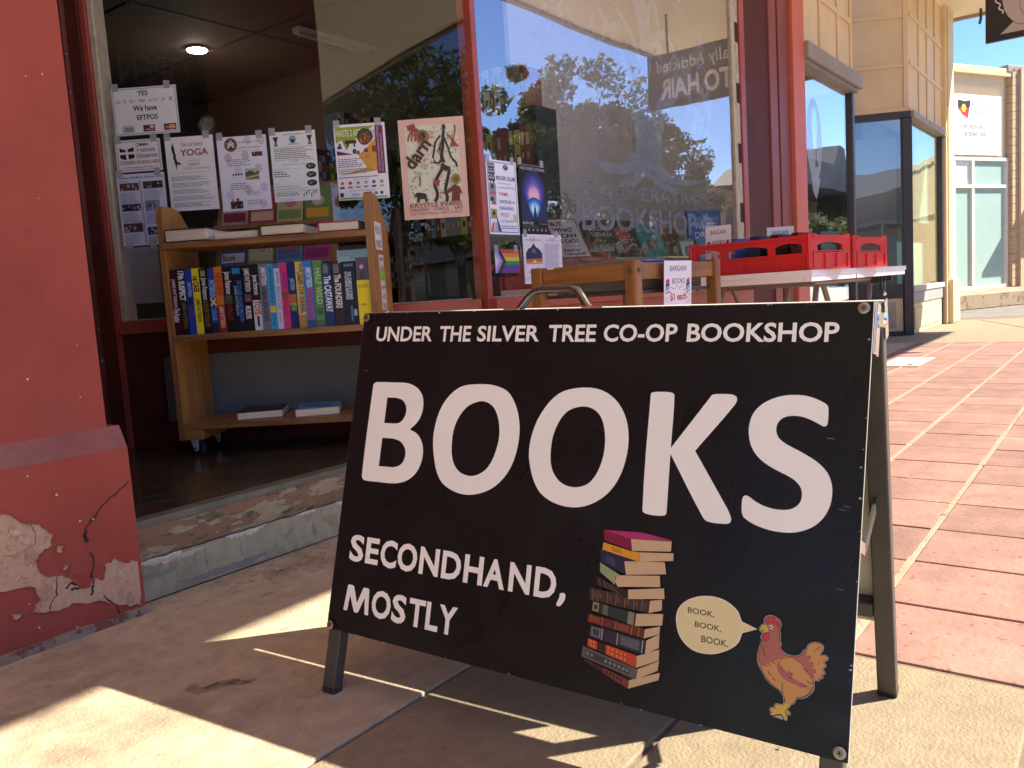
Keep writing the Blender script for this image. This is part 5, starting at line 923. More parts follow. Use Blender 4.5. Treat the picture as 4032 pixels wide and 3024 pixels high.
# printed shapes of the A-frame sign, measured on its face in millimetres from the top left corner
GX = {"B":[[[46.8,151.0],[47.0,149.4],[47.6,147.9],[48.5,146.4],[49.7,145.2],[51.2,144.3],[53.0,143.6],[54.9,143.1],[56.9,142.9],[72.0,142.4],[87.0,142.3],[101.9,142.3],[116.6,142.2],[121.8,142.2],[127.0,142.2],[132.1,142.4],[137.2,143.0],[143.3,144.3],[149.3,146.0],[155.1,148.1],[160.5,150.7],[164.9,153.5],[168.9,156.8],[172.4,160.4],[175.4,164.3],[177.7,168.3],[179.3,172.5],[180.4,176.9],[181.2,181.2],[181.6,185.9],[181.7,190.6],[181.4,195.3],[180.5,199.9],[179.1,204.4],[177.3,208.9],[174.9,213.2],[172.1,217.4],[168.3,221.6],[164.0,225.6],[159.4,229.5],[154.9,233.4],[159.7,235.1],[164.6,236.6],[169.3,238.3],[173.5,240.5],[177.7,243.7],[181.4,247.3],[184.7,251.1],[187.4,255.1],[189.7,259.4],[191.5,263.9],[192.7,268.4],[193.5,273.0],[193.9,278.4],[193.8,283.9],[193.2,289.2],[192.1,294.5],[190.5,299.9],[188.4,305.2],[185.7,310.3],[182.4,315.2],[178.3,319.8],[173.7,324.1],[168.6,328.0],[163.0,331.5],[157.7,334.0],[152.0,336.0],[146.1,337.6],[140.0,339.0],[135.1,339.9],[130.1,340.4],[125.0,340.7],[120.0,341.2],[58.4,342.0],[56.3,341.7],[54.1,341.5],[52.0,341.0],[50.2,340.2],[48.2,338.7],[46.5,336.8],[45.4,334.8],[44.9,332.7],[44.5,287.7],[44.8,242.3],[45.7,196.8]],[[88.0,172.9],[110.9,172.7],[115.0,173.4],[119.1,174.1],[123.1,174.9],[126.8,176.3],[130.1,178.3],[133.0,180.7],[135.5,183.4],[137.5,186.2],[139.0,189.2],[140.0,192.3],[140.5,195.5],[140.5,198.6],[140.2,202.4],[139.4,206.0],[138.1,209.6],[136.4,213.0],[134.5,215.5],[132.2,217.9],[129.5,219.9],[126.5,221.7],[123.7,222.7],[120.7,223.3],[117.6,223.6],[114.5,224.1],[87.5,224.3]],[[87.1,254.1],[114.9,253.6],[119.8,254.5],[124.7,255.3],[129.5,256.3],[133.9,257.9],[137.8,260.0],[141.2,262.7],[144.1,265.6],[146.7,268.7],[148.4,271.5],[149.7,274.6],[150.5,277.7],[150.9,280.8],[150.8,284.6],[150.3,288.4],[149.2,292.2],[147.7,295.8],[145.9,298.5],[143.7,301.1],[141.0,303.4],[138.0,305.4],[134.7,306.9],[131.0,307.9],[127.2,308.8],[123.4,309.7],[86.6,310.4]]],"O1":[[[309.1,139.6],[297.1,140.3],[284.9,141.4],[273.2,143.7],[262.5,147.8],[251.8,154.6],[242.4,162.9],[234.5,172.3],[228.0,182.3],[222.4,194.4],[218.5,207.1],[216.0,220.2],[214.5,233.3],[214.2,244.4],[215.2,255.6],[217.2,266.7],[220.0,277.6],[223.6,289.5],[227.7,301.3],[233.3,312.5],[240.8,322.8],[248.6,329.5],[257.9,334.9],[268.2,339.1],[278.9,342.3],[289.5,344.2],[300.3,345.0],[311.1,344.6],[321.6,343.0],[333.8,339.8],[345.4,335.5],[356.2,330.2],[365.9,323.8],[375.3,315.6],[383.4,306.5],[390.2,296.8],[395.7,286.6],[400.4,274.5],[403.6,262.0],[405.6,249.3],[406.7,236.5],[406.7,225.4],[405.6,214.3],[403.5,203.2],[400.3,192.3],[396.4,182.6],[391.5,173.1],[385.5,164.1],[378.2,155.7],[372.2,151.1],[365.2,147.4],[357.5,144.6],[349.5,142.5],[339.6,140.6],[329.5,139.6],[319.3,139.3]],[[311.4,172.0],[303.7,174.2],[296.2,177.0],[289.3,180.6],[283.5,185.1],[276.5,192.9],[270.6,201.5],[266.0,210.6],[262.5,220.0],[260.3,230.2],[259.4,240.7],[259.6,251.2],[260.4,261.7],[261.3,268.8],[262.9,275.9],[265.3,282.8],[268.6,289.4],[272.0,294.3],[276.2,298.9],[281.1,302.8],[286.8,305.9],[294.1,308.3],[301.9,309.9],[309.7,310.3],[317.3,309.3],[326.0,306.3],[334.1,302.0],[341.1,296.7],[346.7,290.6],[352.8,281.0],[357.1,270.8],[360.3,260.1],[362.7,249.4],[363.9,240.7],[364.2,231.9],[363.5,223.1],[362.0,214.3],[360.0,206.7],[357.1,199.1],[353.4,191.7],[348.7,184.7],[345.0,180.9],[340.5,177.6],[335.5,174.9],[330.1,172.8],[325.5,171.6],[320.7,171.1],[316.0,171.2]]],"O2":[[[520.4,139.6],[509.3,141.1],[498.2,143.5],[487.7,147.0],[478.2,152.1],[468.3,160.1],[459.8,169.3],[452.5,179.5],[446.0,190.1],[440.7,200.7],[436.6,211.9],[433.5,223.3],[431.3,234.9],[430.2,244.6],[430.0,254.4],[430.9,264.2],[432.9,273.8],[436.7,286.0],[441.4,298.1],[447.5,309.5],[455.1,320.0],[462.4,326.8],[471.1,332.4],[480.6,336.9],[490.5,340.1],[502.2,342.6],[514.2,343.9],[526.1,343.9],[537.8,342.5],[548.9,339.6],[559.4,335.4],[569.3,330.1],[578.3,324.0],[586.6,317.0],[593.9,309.2],[600.2,300.7],[605.4,291.8],[610.3,280.6],[614.0,269.1],[616.7,257.3],[618.4,245.4],[619.1,234.1],[618.9,222.6],[617.6,211.3],[615.1,200.0],[611.9,190.5],[607.6,181.2],[602.2,172.4],[595.7,164.2],[588.8,157.5],[580.9,151.7],[572.2,146.7],[562.9,143.0],[552.6,140.4],[542.0,139.1],[531.1,138.9]],[[522.2,172.5],[514.8,174.3],[507.6,177.0],[501.0,180.6],[495.5,185.2],[489.2,193.0],[484.3,201.5],[480.3,210.6],[477.3,219.9],[475.2,229.4],[474.2,239.0],[474.0,248.8],[474.4,258.5],[475.1,265.7],[476.5,273.0],[478.6,279.9],[481.9,286.5],[486.0,292.4],[490.9,297.7],[496.6,302.4],[503.1,305.9],[510.3,308.4],[517.9,309.7],[525.7,310.0],[533.3,309.1],[540.2,307.3],[546.8,304.5],[552.7,300.8],[557.6,296.2],[563.2,288.5],[567.6,280.2],[571.1,271.4],[573.7,262.5],[575.6,253.4],[576.6,244.1],[576.8,234.8],[576.2,225.4],[575.1,216.6],[573.2,207.9],[570.5,199.3],[566.6,191.1],[563.2,186.1],[558.8,181.5],[553.6,177.7],[547.8,174.7],[541.7,172.7],[535.2,171.7],[528.6,171.7]]],"K":[[[651.3,146.6],[651.5,145.5],[652.0,144.5],[652.8,143.7],[653.7,143.2],[658.0,142.3],[662.4,141.9],[666.8,141.7],[671.2,141.5],[675.2,141.4],[679.2,141.4],[683.1,141.7],[687.0,142.3],[688.7,142.9],[690.3,143.9],[691.5,145.1],[692.1,146.6],[693.0,167.9],[693.2,189.2],[693.0,210.3],[693.1,231.4],[750.5,148.9],[751.4,147.3],[752.4,145.6],[753.4,144.1],[754.9,143.2],[759.0,142.2],[763.2,141.7],[767.5,141.6],[771.7,141.5],[775.9,141.4],[780.2,141.3],[784.4,141.6],[788.5,142.4],[790.4,143.2],[792.1,144.4],[793.5,146.0],[794.2,147.9],[794.2,150.6],[793.6,153.2],[792.5,155.7],[791.1,158.0],[777.3,176.7],[763.0,195.3],[748.3,214.0],[733.7,232.9],[792.2,317.8],[793.9,321.1],[795.7,324.3],[797.3,327.5],[798.5,331.0],[798.6,332.8],[798.4,334.7],[797.7,336.5],[796.6,337.8],[794.4,339.1],[791.9,339.8],[789.4,340.1],[786.8,340.3],[781.0,340.6],[775.2,340.7],[769.4,340.6],[763.7,339.9],[761.3,339.4],[758.9,338.4],[756.9,337.0],[755.3,335.3],[739.6,312.5],[724.3,289.0],[709.0,264.9],[693.2,240.5],[694.8,334.4],[694.2,335.4],[693.7,336.5],[693.1,337.6],[692.2,338.3],[689.8,339.1],[687.4,339.7],[684.8,340.0],[682.3,340.1],[677.1,340.3],[672.0,340.4],[666.8,340.2],[661.8,339.5],[659.2,339.0],[656.6,338.1],[654.6,336.8],[653.7,334.9],[651.9,288.4],[651.2,241.5],[651.2,194.2]]],"S":[[[924.5,183.5],[922.8,183.2],[921.3,182.4],[919.7,181.6],[915.7,179.6],[911.6,177.6],[907.4,175.7],[902.9,173.9],[898.3,172.3],[893.6,171.1],[889.1,170.4],[884.5,170.1],[879.9,170.2],[875.3,170.8],[870.7,171.8],[866.3,173.6],[863.2,175.8],[860.5,178.6],[858.5,181.9],[857.2,185.5],[856.6,189.4],[856.7,193.4],[857.6,197.3],[859.2,201.1],[861.4,204.5],[864.9,207.8],[868.9,210.5],[873.0,212.9],[880.0,216.3],[887.1,219.4],[894.1,222.6],[902.2,226.6],[910.1,230.7],[917.7,235.4],[923.3,239.7],[928.4,244.5],[933.0,249.8],[935.8,254.5],[938.0,259.6],[939.7,264.9],[940.7,269.2],[941.2,273.7],[941.4,278.2],[941.2,284.2],[940.7,290.1],[939.5,296.0],[937.5,302.4],[934.9,308.6],[931.5,314.4],[927.2,320.1],[922.3,325.2],[916.8,329.7],[910.7,333.4],[904.2,336.4],[897.4,338.9],[891.7,340.4],[885.9,341.4],[880.1,341.9],[872.3,342.1],[864.4,341.9],[856.6,341.2],[848.9,339.8],[841.3,337.9],[833.8,335.6],[828.7,333.5],[823.7,331.0],[819.0,328.1],[817.4,326.7],[816.0,324.9],[815.0,322.9],[814.1,320.0],[813.5,317.0],[813.2,313.9],[813.0,309.1],[812.9,304.4],[813.3,299.6],[813.8,297.8],[814.6,296.1],[815.9,294.8],[817.7,294.1],[819.7,294.0],[821.6,294.5],[826.0,296.8],[830.0,299.5],[834.3,302.0],[840.4,304.6],[846.6,306.9],[853.0,308.5],[859.9,309.6],[866.9,310.0],[873.9,309.7],[878.9,309.0],[883.9,307.7],[888.6,305.6],[892.3,302.9],[895.6,299.6],[898.0,295.6],[899.4,291.4],[899.8,286.9],[899.6,282.4],[899.0,278.9],[897.7,275.5],[895.9,272.4],[892.6,268.6],[888.7,265.2],[884.4,262.4],[875.2,258.1],[865.6,254.3],[856.1,250.2],[849.0,246.5],[842.0,242.4],[835.5,237.6],[830.4,232.8],[825.9,227.4],[822.2,221.4],[819.2,214.6],[817.2,207.5],[815.9,200.1],[815.5,193.3],[815.9,186.5],[817.0,179.8],[818.8,174.0],[821.3,168.4],[824.6,163.4],[829.0,158.5],[834.0,154.1],[839.4,150.4],[846.0,146.9],[853.0,144.0],[860.0,141.7],[866.4,140.2],[872.8,139.3],[879.3,138.9],[885.7,138.8],[892.1,139.1],[898.5,140.0],[904.6,141.5],[910.5,143.5],[916.3,145.9],[920.2,147.7],[924.0,149.7],[927.3,152.4],[928.5,154.7],[929.0,157.3],[929.3,160.0],[929.6,165.1],[929.7,170.1],[929.5,175.2],[929.4,177.4],[929.1,179.5],[928.3,181.5],[927.3,182.6],[925.9,183.3]]],"comma":[[[518.1,488.8],[518.8,488.0],[519.9,487.5],[521.0,487.3],[523.0,486.9],[525.0,486.7],[526.8,487.0],[527.9,487.7],[528.5,488.8],[528.8,490.1],[529.0,492.8],[528.8,495.5],[528.0,498.2],[526.2,501.7],[523.9,505.1],[521.2,508.2],[520.1,509.0],[518.7,509.6],[517.3,509.8],[515.8,509.7],[514.5,509.4],[513.6,508.6],[513.3,507.2],[513.7,505.6],[514.1,504.1],[515.3,500.9],[516.6,497.8],[517.7,494.6],[517.8,492.6],[517.7,490.7]]],"bub":[[[724.5,496.0],[724.1,491.1],[724.3,486.2],[725.2,481.3],[727.0,476.5],[729.8,472.0],[733.4,467.8],[737.6,464.1],[742.1,460.9],[748.2,457.6],[754.5,454.8],[761.0,452.7],[767.5,451.3],[774.7,450.4],[781.8,450.2],[788.9,450.7],[795.6,452.0],[801.8,454.1],[807.6,456.9],[813.0,460.3],[817.9,464.3],[820.5,467.5],[822.3,471.2],[823.9,475.1],[825.6,478.9],[849.2,485.9],[827.7,495.5],[826.4,499.9],[825.3,504.4],[823.8,508.7],[821.5,512.6],[817.2,517.2],[812.2,521.2],[806.9,524.8],[801.3,527.9],[795.7,530.7],[789.9,533.0],[783.9,534.7],[777.9,535.8],[771.5,536.4],[765.2,536.4],[759.0,535.7],[753.1,534.1],[747.3,531.4],[742.0,528.0],[737.2,523.9],[733.1,519.2],[729.8,514.0],[727.4,508.3],[725.7,502.2]]],"h_body":[[[863.3,474.0],[862.3,473.5],[860.9,473.6],[860.0,473.1],[859.7,471.2],[860.0,469.2],[860.8,467.4],[862.2,465.9],[863.9,464.7],[865.7,464.0],[868.1,463.6],[870.5,463.7],[872.8,464.0],[873.9,464.4],[874.9,465.0],[875.9,465.7],[877.4,466.3],[878.9,467.0],[880.1,467.9],[881.2,469.6],[882.0,471.5],[882.3,473.5],[881.8,475.3],[880.8,477.1],[880.3,478.9],[880.7,481.4],[881.5,483.9],[882.1,486.5],[882.1,489.5],[881.8,492.5],[881.9,495.5],[882.6,497.0],[883.6,498.4],[884.2,500.0],[883.9,501.7],[883.3,503.4],[883.0,505.2],[883.6,506.9],[884.5,508.4],[885.8,509.6],[889.0,511.5],[892.4,513.1],[896.0,513.9],[901.2,514.0],[906.5,513.2],[911.5,511.3],[913.9,508.7],[915.6,505.3],[917.7,502.2],[918.7,502.2],[919.8,502.8],[920.6,502.6],[921.3,500.3],[921.4,497.8],[922.1,495.5],[923.9,493.4],[926.1,491.6],[928.5,490.4],[931.5,489.5],[934.6,489.3],[937.5,489.6],[939.5,490.4],[941.2,491.7],[942.0,493.6],[940.9,497.4],[938.9,501.2],[938.4,504.9],[940.1,505.6],[942.8,504.8],[945.5,504.4],[947.2,505.0],[948.6,506.1],[949.0,507.6],[947.3,509.5],[944.8,511.1],[943.2,513.1],[943.9,514.7],[945.8,516.0],[946.7,517.6],[945.5,519.3],[943.5,520.7],[942.3,522.4],[943.3,524.5],[945.1,526.2],[946.0,528.3],[944.8,528.9],[942.7,528.7],[941.3,529.3],[941.7,531.1],[943.2,532.8],[943.5,534.6],[942.2,535.0],[940.4,534.4],[938.8,534.6],[938.8,535.8],[939.5,537.2],[939.5,538.3],[937.1,538.9],[934.4,538.8],[932.5,539.8],[931.8,543.9],[932.4,548.1],[932.3,552.4],[930.8,555.6],[928.6,558.6],[926.2,561.4],[923.9,563.5],[921.5,565.4],[918.8,566.9],[915.9,567.7],[913.0,568.1],[910.3,569.3],[908.7,572.0],[907.7,575.1],[906.0,577.6],[902.8,579.3],[899.3,580.1],[896.3,579.3],[894.2,575.8],[893.3,571.2],[891.6,567.3],[887.2,563.9],[882.2,561.4],[877.1,558.7],[874.2,556.9],[871.3,554.9],[868.7,552.7],[865.5,548.9],[862.6,544.8],[859.8,540.7],[858.3,538.7],[856.9,536.7],[855.8,534.5],[854.7,531.5],[853.8,528.3],[853.4,525.0],[853.5,520.9],[854.0,516.8],[854.8,512.7],[856.0,508.1],[857.5,503.6],[858.4,499.0],[857.9,498.0],[856.8,497.3],[856.2,496.4],[856.4,494.9],[857.1,493.4],[858.0,492.0],[858.7,491.4],[859.7,490.8],[860.4,490.1],[860.8,488.2],[860.9,486.3],[861.0,484.4],[861.5,482.0],[862.0,479.6],[862.5,477.1],[863.0,476.0],[863.4,474.9]]],"h_neck":[[[861.4,475.3],[862.7,474.2],[864.5,473.7],[866.3,473.4],[868.8,473.1],[871.2,473.1],[873.4,473.6],[875.5,474.7],[877.3,476.3],[878.8,478.1],[879.9,480.5],[880.7,483.0],[881.3,485.6],[881.4,488.9],[881.3,492.3],[881.4,495.6],[881.9,498.8],[882.6,502.0],[883.5,505.1],[884.1,506.7],[884.8,508.3],[885.8,509.6],[889.2,511.7],[892.9,513.5],[896.6,515.3],[887.2,515.2],[893.3,517.9],[878.6,520.9],[882.3,523.6],[874.8,524.1],[879.2,529.2],[868.4,526.4],[872.9,533.0],[863.5,528.9],[867.5,535.6],[864.1,534.8],[860.7,534.1],[857.7,532.6],[855.9,530.5],[854.9,527.7],[854.4,524.8],[854.4,520.8],[855.0,516.6],[855.8,512.5],[856.8,508.0],[858.0,503.4],[858.9,498.9],[859.0,495.8],[858.8,492.8],[859.3,489.8],[860.8,488.0],[862.7,486.6],[864.1,484.9],[864.1,482.9],[863.4,481.0],[862.7,479.1],[862.0,477.8],[861.3,476.6]]],"h_comb":[[[861.9,474.7],[860.9,474.1],[860.4,472.8],[860.3,471.5],[860.8,469.6],[861.7,467.7],[862.8,466.0],[863.6,465.3],[864.7,464.8],[865.7,464.3],[865.6,465.0],[865.6,465.7],[865.8,466.0],[867.5,465.6],[869.1,464.9],[870.8,464.4],[872.5,464.5],[874.2,464.8],[875.9,465.2],[874.6,466.0],[873.2,466.9],[873.0,467.7],[874.7,468.2],[876.7,468.0],[878.6,468.2],[879.0,468.8],[879.2,469.7],[879.3,470.6],[880.3,471.3],[881.3,472.1],[881.9,473.1],[881.7,473.6],[881.1,473.9],[880.5,474.3],[881.0,474.9],[881.5,475.5],[881.6,476.1],[881.1,477.2],[880.2,478.0],[879.3,478.3],[877.9,477.2],[876.8,475.6],[875.5,474.3],[873.6,473.4],[871.5,473.0],[869.3,472.9],[866.8,473.5],[864.3,474.4]]],"h_beak":[[[853.4,485.8],[853.9,484.0],[854.3,482.2],[855.1,480.5],[856.5,478.9],[858.1,477.5],[860.0,476.6],[861.1,476.5],[862.2,476.9],[863.1,477.5],[863.9,478.8],[864.4,480.2],[864.9,481.7],[865.5,483.2],[866.0,484.7],[865.7,486.1],[864.1,487.1],[862.2,487.5],[860.2,488.1],[859.4,488.7],[858.6,489.4],[857.8,490.1],[857.2,489.1],[856.6,488.2],[856.6,487.3],[858.4,486.1],[860.6,485.2],[861.0,484.4],[859.4,484.4],[857.5,485.5],[855.5,486.5],[854.8,486.4],[854.1,486.1]]],"h_watt":[[[863.2,487.5],[864.5,487.6],[865.6,488.4],[866.4,489.4],[867.1,491.3],[867.4,493.2],[867.3,495.3],[866.9,496.9],[866.2,498.4],[865.1,499.5],[863.6,500.0],[862.0,499.9],[860.5,499.6],[859.2,499.2],[858.0,498.6],[857.3,497.7],[857.2,496.1],[857.7,494.5],[858.5,492.9],[859.4,492.2],[860.5,491.6],[861.4,490.9],[862.0,489.7],[862.4,488.3]]],"h_eye":[[[868.7,476.0],[869.6,476.1],[870.5,476.5],[871.1,477.0],[871.5,477.6],[871.8,478.2],[871.8,478.9],[871.5,479.9],[871.1,480.8],[870.4,481.5],[869.6,481.9],[868.8,482.0],[867.9,481.9],[867.2,481.6],[866.7,481.0],[866.3,480.2],[866.2,479.4],[866.3,478.4],[866.6,477.6],[867.2,476.8],[867.9,476.3]]],"h_pup":[[[868.4,477.3],[869.0,477.5],[869.5,477.8],[869.9,478.3],[870.1,478.8],[870.0,479.4],[869.8,480.0],[869.4,480.4],[868.9,480.8],[868.4,480.9],[867.8,480.7],[867.4,480.3],[867.1,479.8],[867.0,479.3],[867.1,478.8],[867.4,478.2],[867.7,477.8],[868.0,477.5]]],"h_rump":[[[896.6,515.3],[901.0,513.2],[906.4,513.2],[911.5,512.1],[914.1,509.6],[915.9,506.4],[917.8,503.2],[918.6,504.0],[919.4,504.7],[919.8,505.7],[919.3,508.0],[918.4,510.3],[918.8,511.8],[920.7,511.3],[922.7,509.3],[924.8,508.1],[925.7,508.6],[926.1,509.9],[926.0,511.3],[924.4,513.6],[922.5,515.8],[922.0,517.9],[923.6,518.1],[925.9,516.8],[928.2,516.1],[929.6,516.9],[930.5,518.3],[930.8,520.0],[929.5,522.3],[927.5,524.4],[926.9,526.6],[928.2,526.9],[930.4,525.8],[932.5,525.4],[933.7,526.2],[934.3,527.5],[934.2,528.9],[932.4,530.4],[930.1,531.4],[928.7,532.9],[929.5,533.8],[931.4,534.1],[932.6,535.0],[932.3,536.8],[931.0,538.5],[929.6,539.0],[927.1,537.3],[925.3,534.7],[923.4,532.1],[920.8,529.4],[918.1,526.7],[915.2,524.2],[912.3,522.0],[909.3,520.0],[906.1,518.2],[901.8,517.5],[897.3,517.0]]],"h_wing":[[[883.4,524.9],[882.0,526.2],[881.6,528.7],[881.8,531.1],[882.3,533.7],[883.3,536.2],[884.7,538.4],[887.6,541.7],[890.7,544.7],[894.2,547.1],[898.0,548.7],[902.1,549.6],[906.2,550.4],[910.1,551.4],[913.9,552.3],[917.9,552.6],[920.5,552.4],[923.0,551.6],[923.6,550.4],[920.5,548.2],[916.6,547.1],[912.7,546.1],[909.3,545.4],[905.7,544.8],[902.8,543.3],[902.6,541.6],[903.5,539.3],[903.4,537.4],[901.8,536.6],[899.6,536.7],[897.5,536.7],[895.0,536.0],[892.7,535.3],[890.4,534.2],[888.8,533.1],[887.4,531.7],[886.2,530.2],[885.4,528.0],[884.8,525.7]]],"h_wingo":[[[883.4,524.9],[882.4,526.9],[881.8,529.0],[881.8,531.1],[882.3,533.7],[883.3,536.2],[884.7,538.4],[887.6,541.7],[890.7,544.7],[894.2,547.1],[898.0,548.7],[902.1,549.6],[906.2,550.4],[910.1,551.4],[913.9,552.3],[917.9,552.6],[922.6,552.6],[927.2,552.0],[931.2,549.7],[932.1,546.8],[931.1,543.5],[929.6,540.4],[927.3,536.2],[924.4,532.3],[921.3,528.7],[917.9,525.2],[914.1,522.1],[910.1,519.4],[906.3,517.6],[902.3,516.4],[898.1,516.0],[894.8,516.6],[891.6,518.1],[888.5,519.9],[886.5,521.3],[884.8,522.9]]],"h_leg":[[[895.3,579.1],[897.9,578.3],[900.5,578.2],[902.2,579.4],[902.0,581.5],[900.3,583.8],[898.7,586.0],[897.9,587.5],[897.0,588.9],[896.5,590.4],[896.5,592.1],[896.8,593.6],[897.3,595.1],[898.2,596.2],[899.3,597.1],[900.0,598.3],[900.1,599.9],[899.7,601.6],[898.8,603.0],[897.8,603.3],[896.7,602.9],[895.8,602.2],[894.6,600.2],[893.6,598.0],[892.0,596.4],[890.1,596.1],[887.9,596.6],[885.7,597.4],[883.4,598.4],[881.2,599.7],[878.9,600.4],[877.6,600.4],[876.4,599.8],[875.8,598.7],[876.5,597.9],[877.9,597.4],[878.7,596.6],[878.1,595.7],[876.9,595.1],[876.0,594.3],[876.0,593.1],[876.5,591.9],[877.3,591.0],[879.3,590.5],[881.4,590.4],[883.2,589.7],[883.3,588.7],[882.4,587.7],[882.0,586.5],[882.3,585.6],[883.0,584.7],[883.8,584.2],[886.8,583.9],[889.8,584.1],[892.7,583.6],[893.7,582.2],[894.3,580.4]]],"h_toe":[[[897.0,589.4],[898.0,588.8],[899.5,589.5],[900.9,590.4],[902.0,591.1],[902.8,592.1],[902.9,593.3],[902.2,593.7],[901.1,593.5],[900.1,593.0],[898.6,592.0],[897.3,590.9]]],"h_tailp":[[[937.2,492.6],[935.5,493.9],[934.1,495.5],[932.8,497.3],[931.3,499.4],[929.9,501.6],[928.9,503.9],[929.1,504.0],[929.9,503.3],[930.7,502.6],[932.0,501.0],[933.3,499.4],[934.7,497.9],[936.3,496.5],[937.9,495.2],[939.2,493.6],[939.0,492.9],[938.1,492.5]]],"h_tailq":[[[942.9,507.8],[940.9,509.6],[939.1,511.6],[937.5,513.7],[936.3,515.8],[935.2,517.9],[934.6,520.1],[935.0,520.2],[935.9,519.0],[936.8,517.7],[938.0,515.9],[939.1,514.0],[940.3,512.2],[941.5,511.2],[942.8,510.2],[943.9,509.1],[943.9,508.4],[943.4,507.9]]],"h_lines":[[[857.7,533.1],[858.7,536.3],[859.6,539.5],[860.9,542.4],[863.2,546.1],[865.8,549.5],[868.7,552.7],[871.3,555.1],[874.2,557.2],[877.2,559.2],[881.7,561.9],[886.4,564.4],[891.1,566.9]],[[890.7,553.8],[890.5,556.1],[890.2,558.4],[890.2,560.7],[890.5,563.0],[891.0,565.1],[891.6,567.3],[893.1,571.2],[894.7,575.0],[896.3,578.8]],[[868.8,539.8],[869.3,541.4],[869.8,543.0],[870.6,544.3],[871.8,544.8],[873.3,544.9],[874.7,544.9]],[[876.4,548.0],[876.7,549.0],[877.0,550.0],[877.6,550.7],[878.7,551.2],[879.9,551.3],[881.1,551.4]],[[860.0,507.7],[860.1,510.4],[860.1,513.0],[860.6,515.6],[861.7,517.6],[863.1,519.4],[864.5,521.3]],[[887.2,530.0],[887.3,531.6],[887.5,533.3],[888.0,534.7],[888.7,535.3],[889.6,535.5],[890.5,535.7]],[[898.3,534.0],[898.6,535.2],[898.8,536.4],[899.5,537.2],[900.8,537.6],[902.4,537.5],[903.9,537.4]],[[898.3,541.4],[899.1,542.5],[899.9,543.5],[900.9,544.2],[902.1,544.2],[903.5,543.8],[904.8,543.4]],[[910.3,568.9],[913.2,568.2],[916.0,567.6],[918.8,566.4],[921.8,564.4],[924.6,562.0],[927.0,559.3],[928.7,556.6],[929.9,553.6],[931.2,550.7]],[[915.7,548.3],[917.0,549.1],[918.3,549.8],[919.7,550.3],[921.6,550.4],[923.5,550.2],[925.5,550.0]],[[923.0,541.9],[924.3,543.0],[925.6,544.1],[927.1,544.9],[928.4,545.0],[929.9,544.7],[931.3,544.4]],[[916.8,527.2],[918.4,527.8],[919.9,528.4],[921.3,529.2],[923.4,531.1],[925.4,533.1],[927.4,535.1]]],"pile":[["m",[[589.8,373.5],[639.1,382.4],[642.7,400.7],[592.4,390.1]],[[639.1,382.4],[708.0,377.2],[707.9,392.9],[642.7,400.7]],[[589.8,373.5],[657.9,369.6],[709.6,375.7],[639.1,382.4]]],["y",[[590.9,393.7],[640.0,401.4],[656.3,401.3],[655.0,416.1],[589.8,405.7]],[[656.3,401.3],[712.4,395.0],[713.0,406.7],[655.8,416.0]],None],["n",[[585.7,405.4],[649.5,415.8],[630.7,419.3],[635.3,439.3],[589.3,426.0]],[[630.7,418.9],[699.2,410.7],[702.9,428.7],[635.4,439.6]],None],["g",[[587.9,426.8],[623.6,441.1],[617.6,446.1],[617.8,458.5],[589.4,442.0]],[[620.0,442.9],[692.8,432.7],[695.1,449.6],[622.7,460.6],[617.3,452.8]],None],["k",[[584.0,448.7],[618.0,460.2],[639.3,462.5],[642.5,476.8],[584.4,462.2]],[[641.1,462.3],[701.3,450.7],[703.6,466.6],[642.5,476.8]],None],["br",[[573.7,469.7],[678.8,473.2],[678.5,492.5],[574.2,489.5]],[[679.8,473.5],[699.7,468.5],[700.5,484.7],[679.2,492.4]],None],["dg",[[581.6,491.1],[658.8,496.5],[657.9,516.7],[581.1,505.1]],[[658.8,497.1],[703.3,489.8],[702.8,507.4],[657.9,516.7]],None],["rb",[[574.1,511.4],[675.0,518.1],[673.6,532.7],[573.5,524.4]],[[675.0,518.4],[699.9,509.5],[699.7,521.1],[674.0,532.7]],None],["bk",[[579.6,528.2],[678.3,535.1],[677.9,556.7],[579.7,547.4]],[[678.8,535.0],[699.7,521.4],[700.6,541.8],[678.6,556.0]],None],["or",[[577.7,550.3],[664.7,560.9],[665.2,579.2],[577.8,562.7]],[[664.8,561.7],[701.2,544.1],[701.9,560.5],[665.5,579.4]],None],["gr",[[569.6,564.3],[667.5,581.1],[666.3,597.3],[568.8,581.1]],[[668.3,580.9],[702.7,561.1],[701.1,576.4],[666.8,596.7]],None],["rd",[[574.2,583.3],[654.1,600.7],[654.1,613.5],[574.7,588.2]],[[655.1,600.8],[705.2,578.7],[704.0,589.9],[654.8,613.6]],None]]}
# ------------------------------------------------------------------ library trolley with books
KT = .84; T0 = Vector((2.018 * KT, 3.375 * KT, .76 - .63 * KT)); TA = R(-57)
oak = wood("trolley oak", (.27, .105, .022), (.46, .205, .045), rough=.42, axis=2); oakx = wood("trolley oak shelf", (.25, .10, .022), (.43, .19, .042), rough=.42, axis=0)
oake = wood("worn oak edge", (.15, .062, .020), (.34, .16, .050), rough=.5, axis=0); oakev = wood("worn oak upright edge", (.15, .062, .020), (.34, .16, .050), rough=.5, axis=2)
tr = thing("book_trolley", "worn oak library book trolley on castors in the shop recess", "book trolley", T0, TA); tr.scale = (KT, KT, KT)
Fpan = Frame((0, 0, 0), (0, 1, 0), (0, 0, 1))
side = [(0, .078), (.325, .078), (.325, .955), (.31, .985), (.28, 1.005), (.24, 1.035), (.20, 1.075), (.17, 1.098), (.12, 1.108), (.035, 1.108), (.012, 1.098), (0, 1.07)]
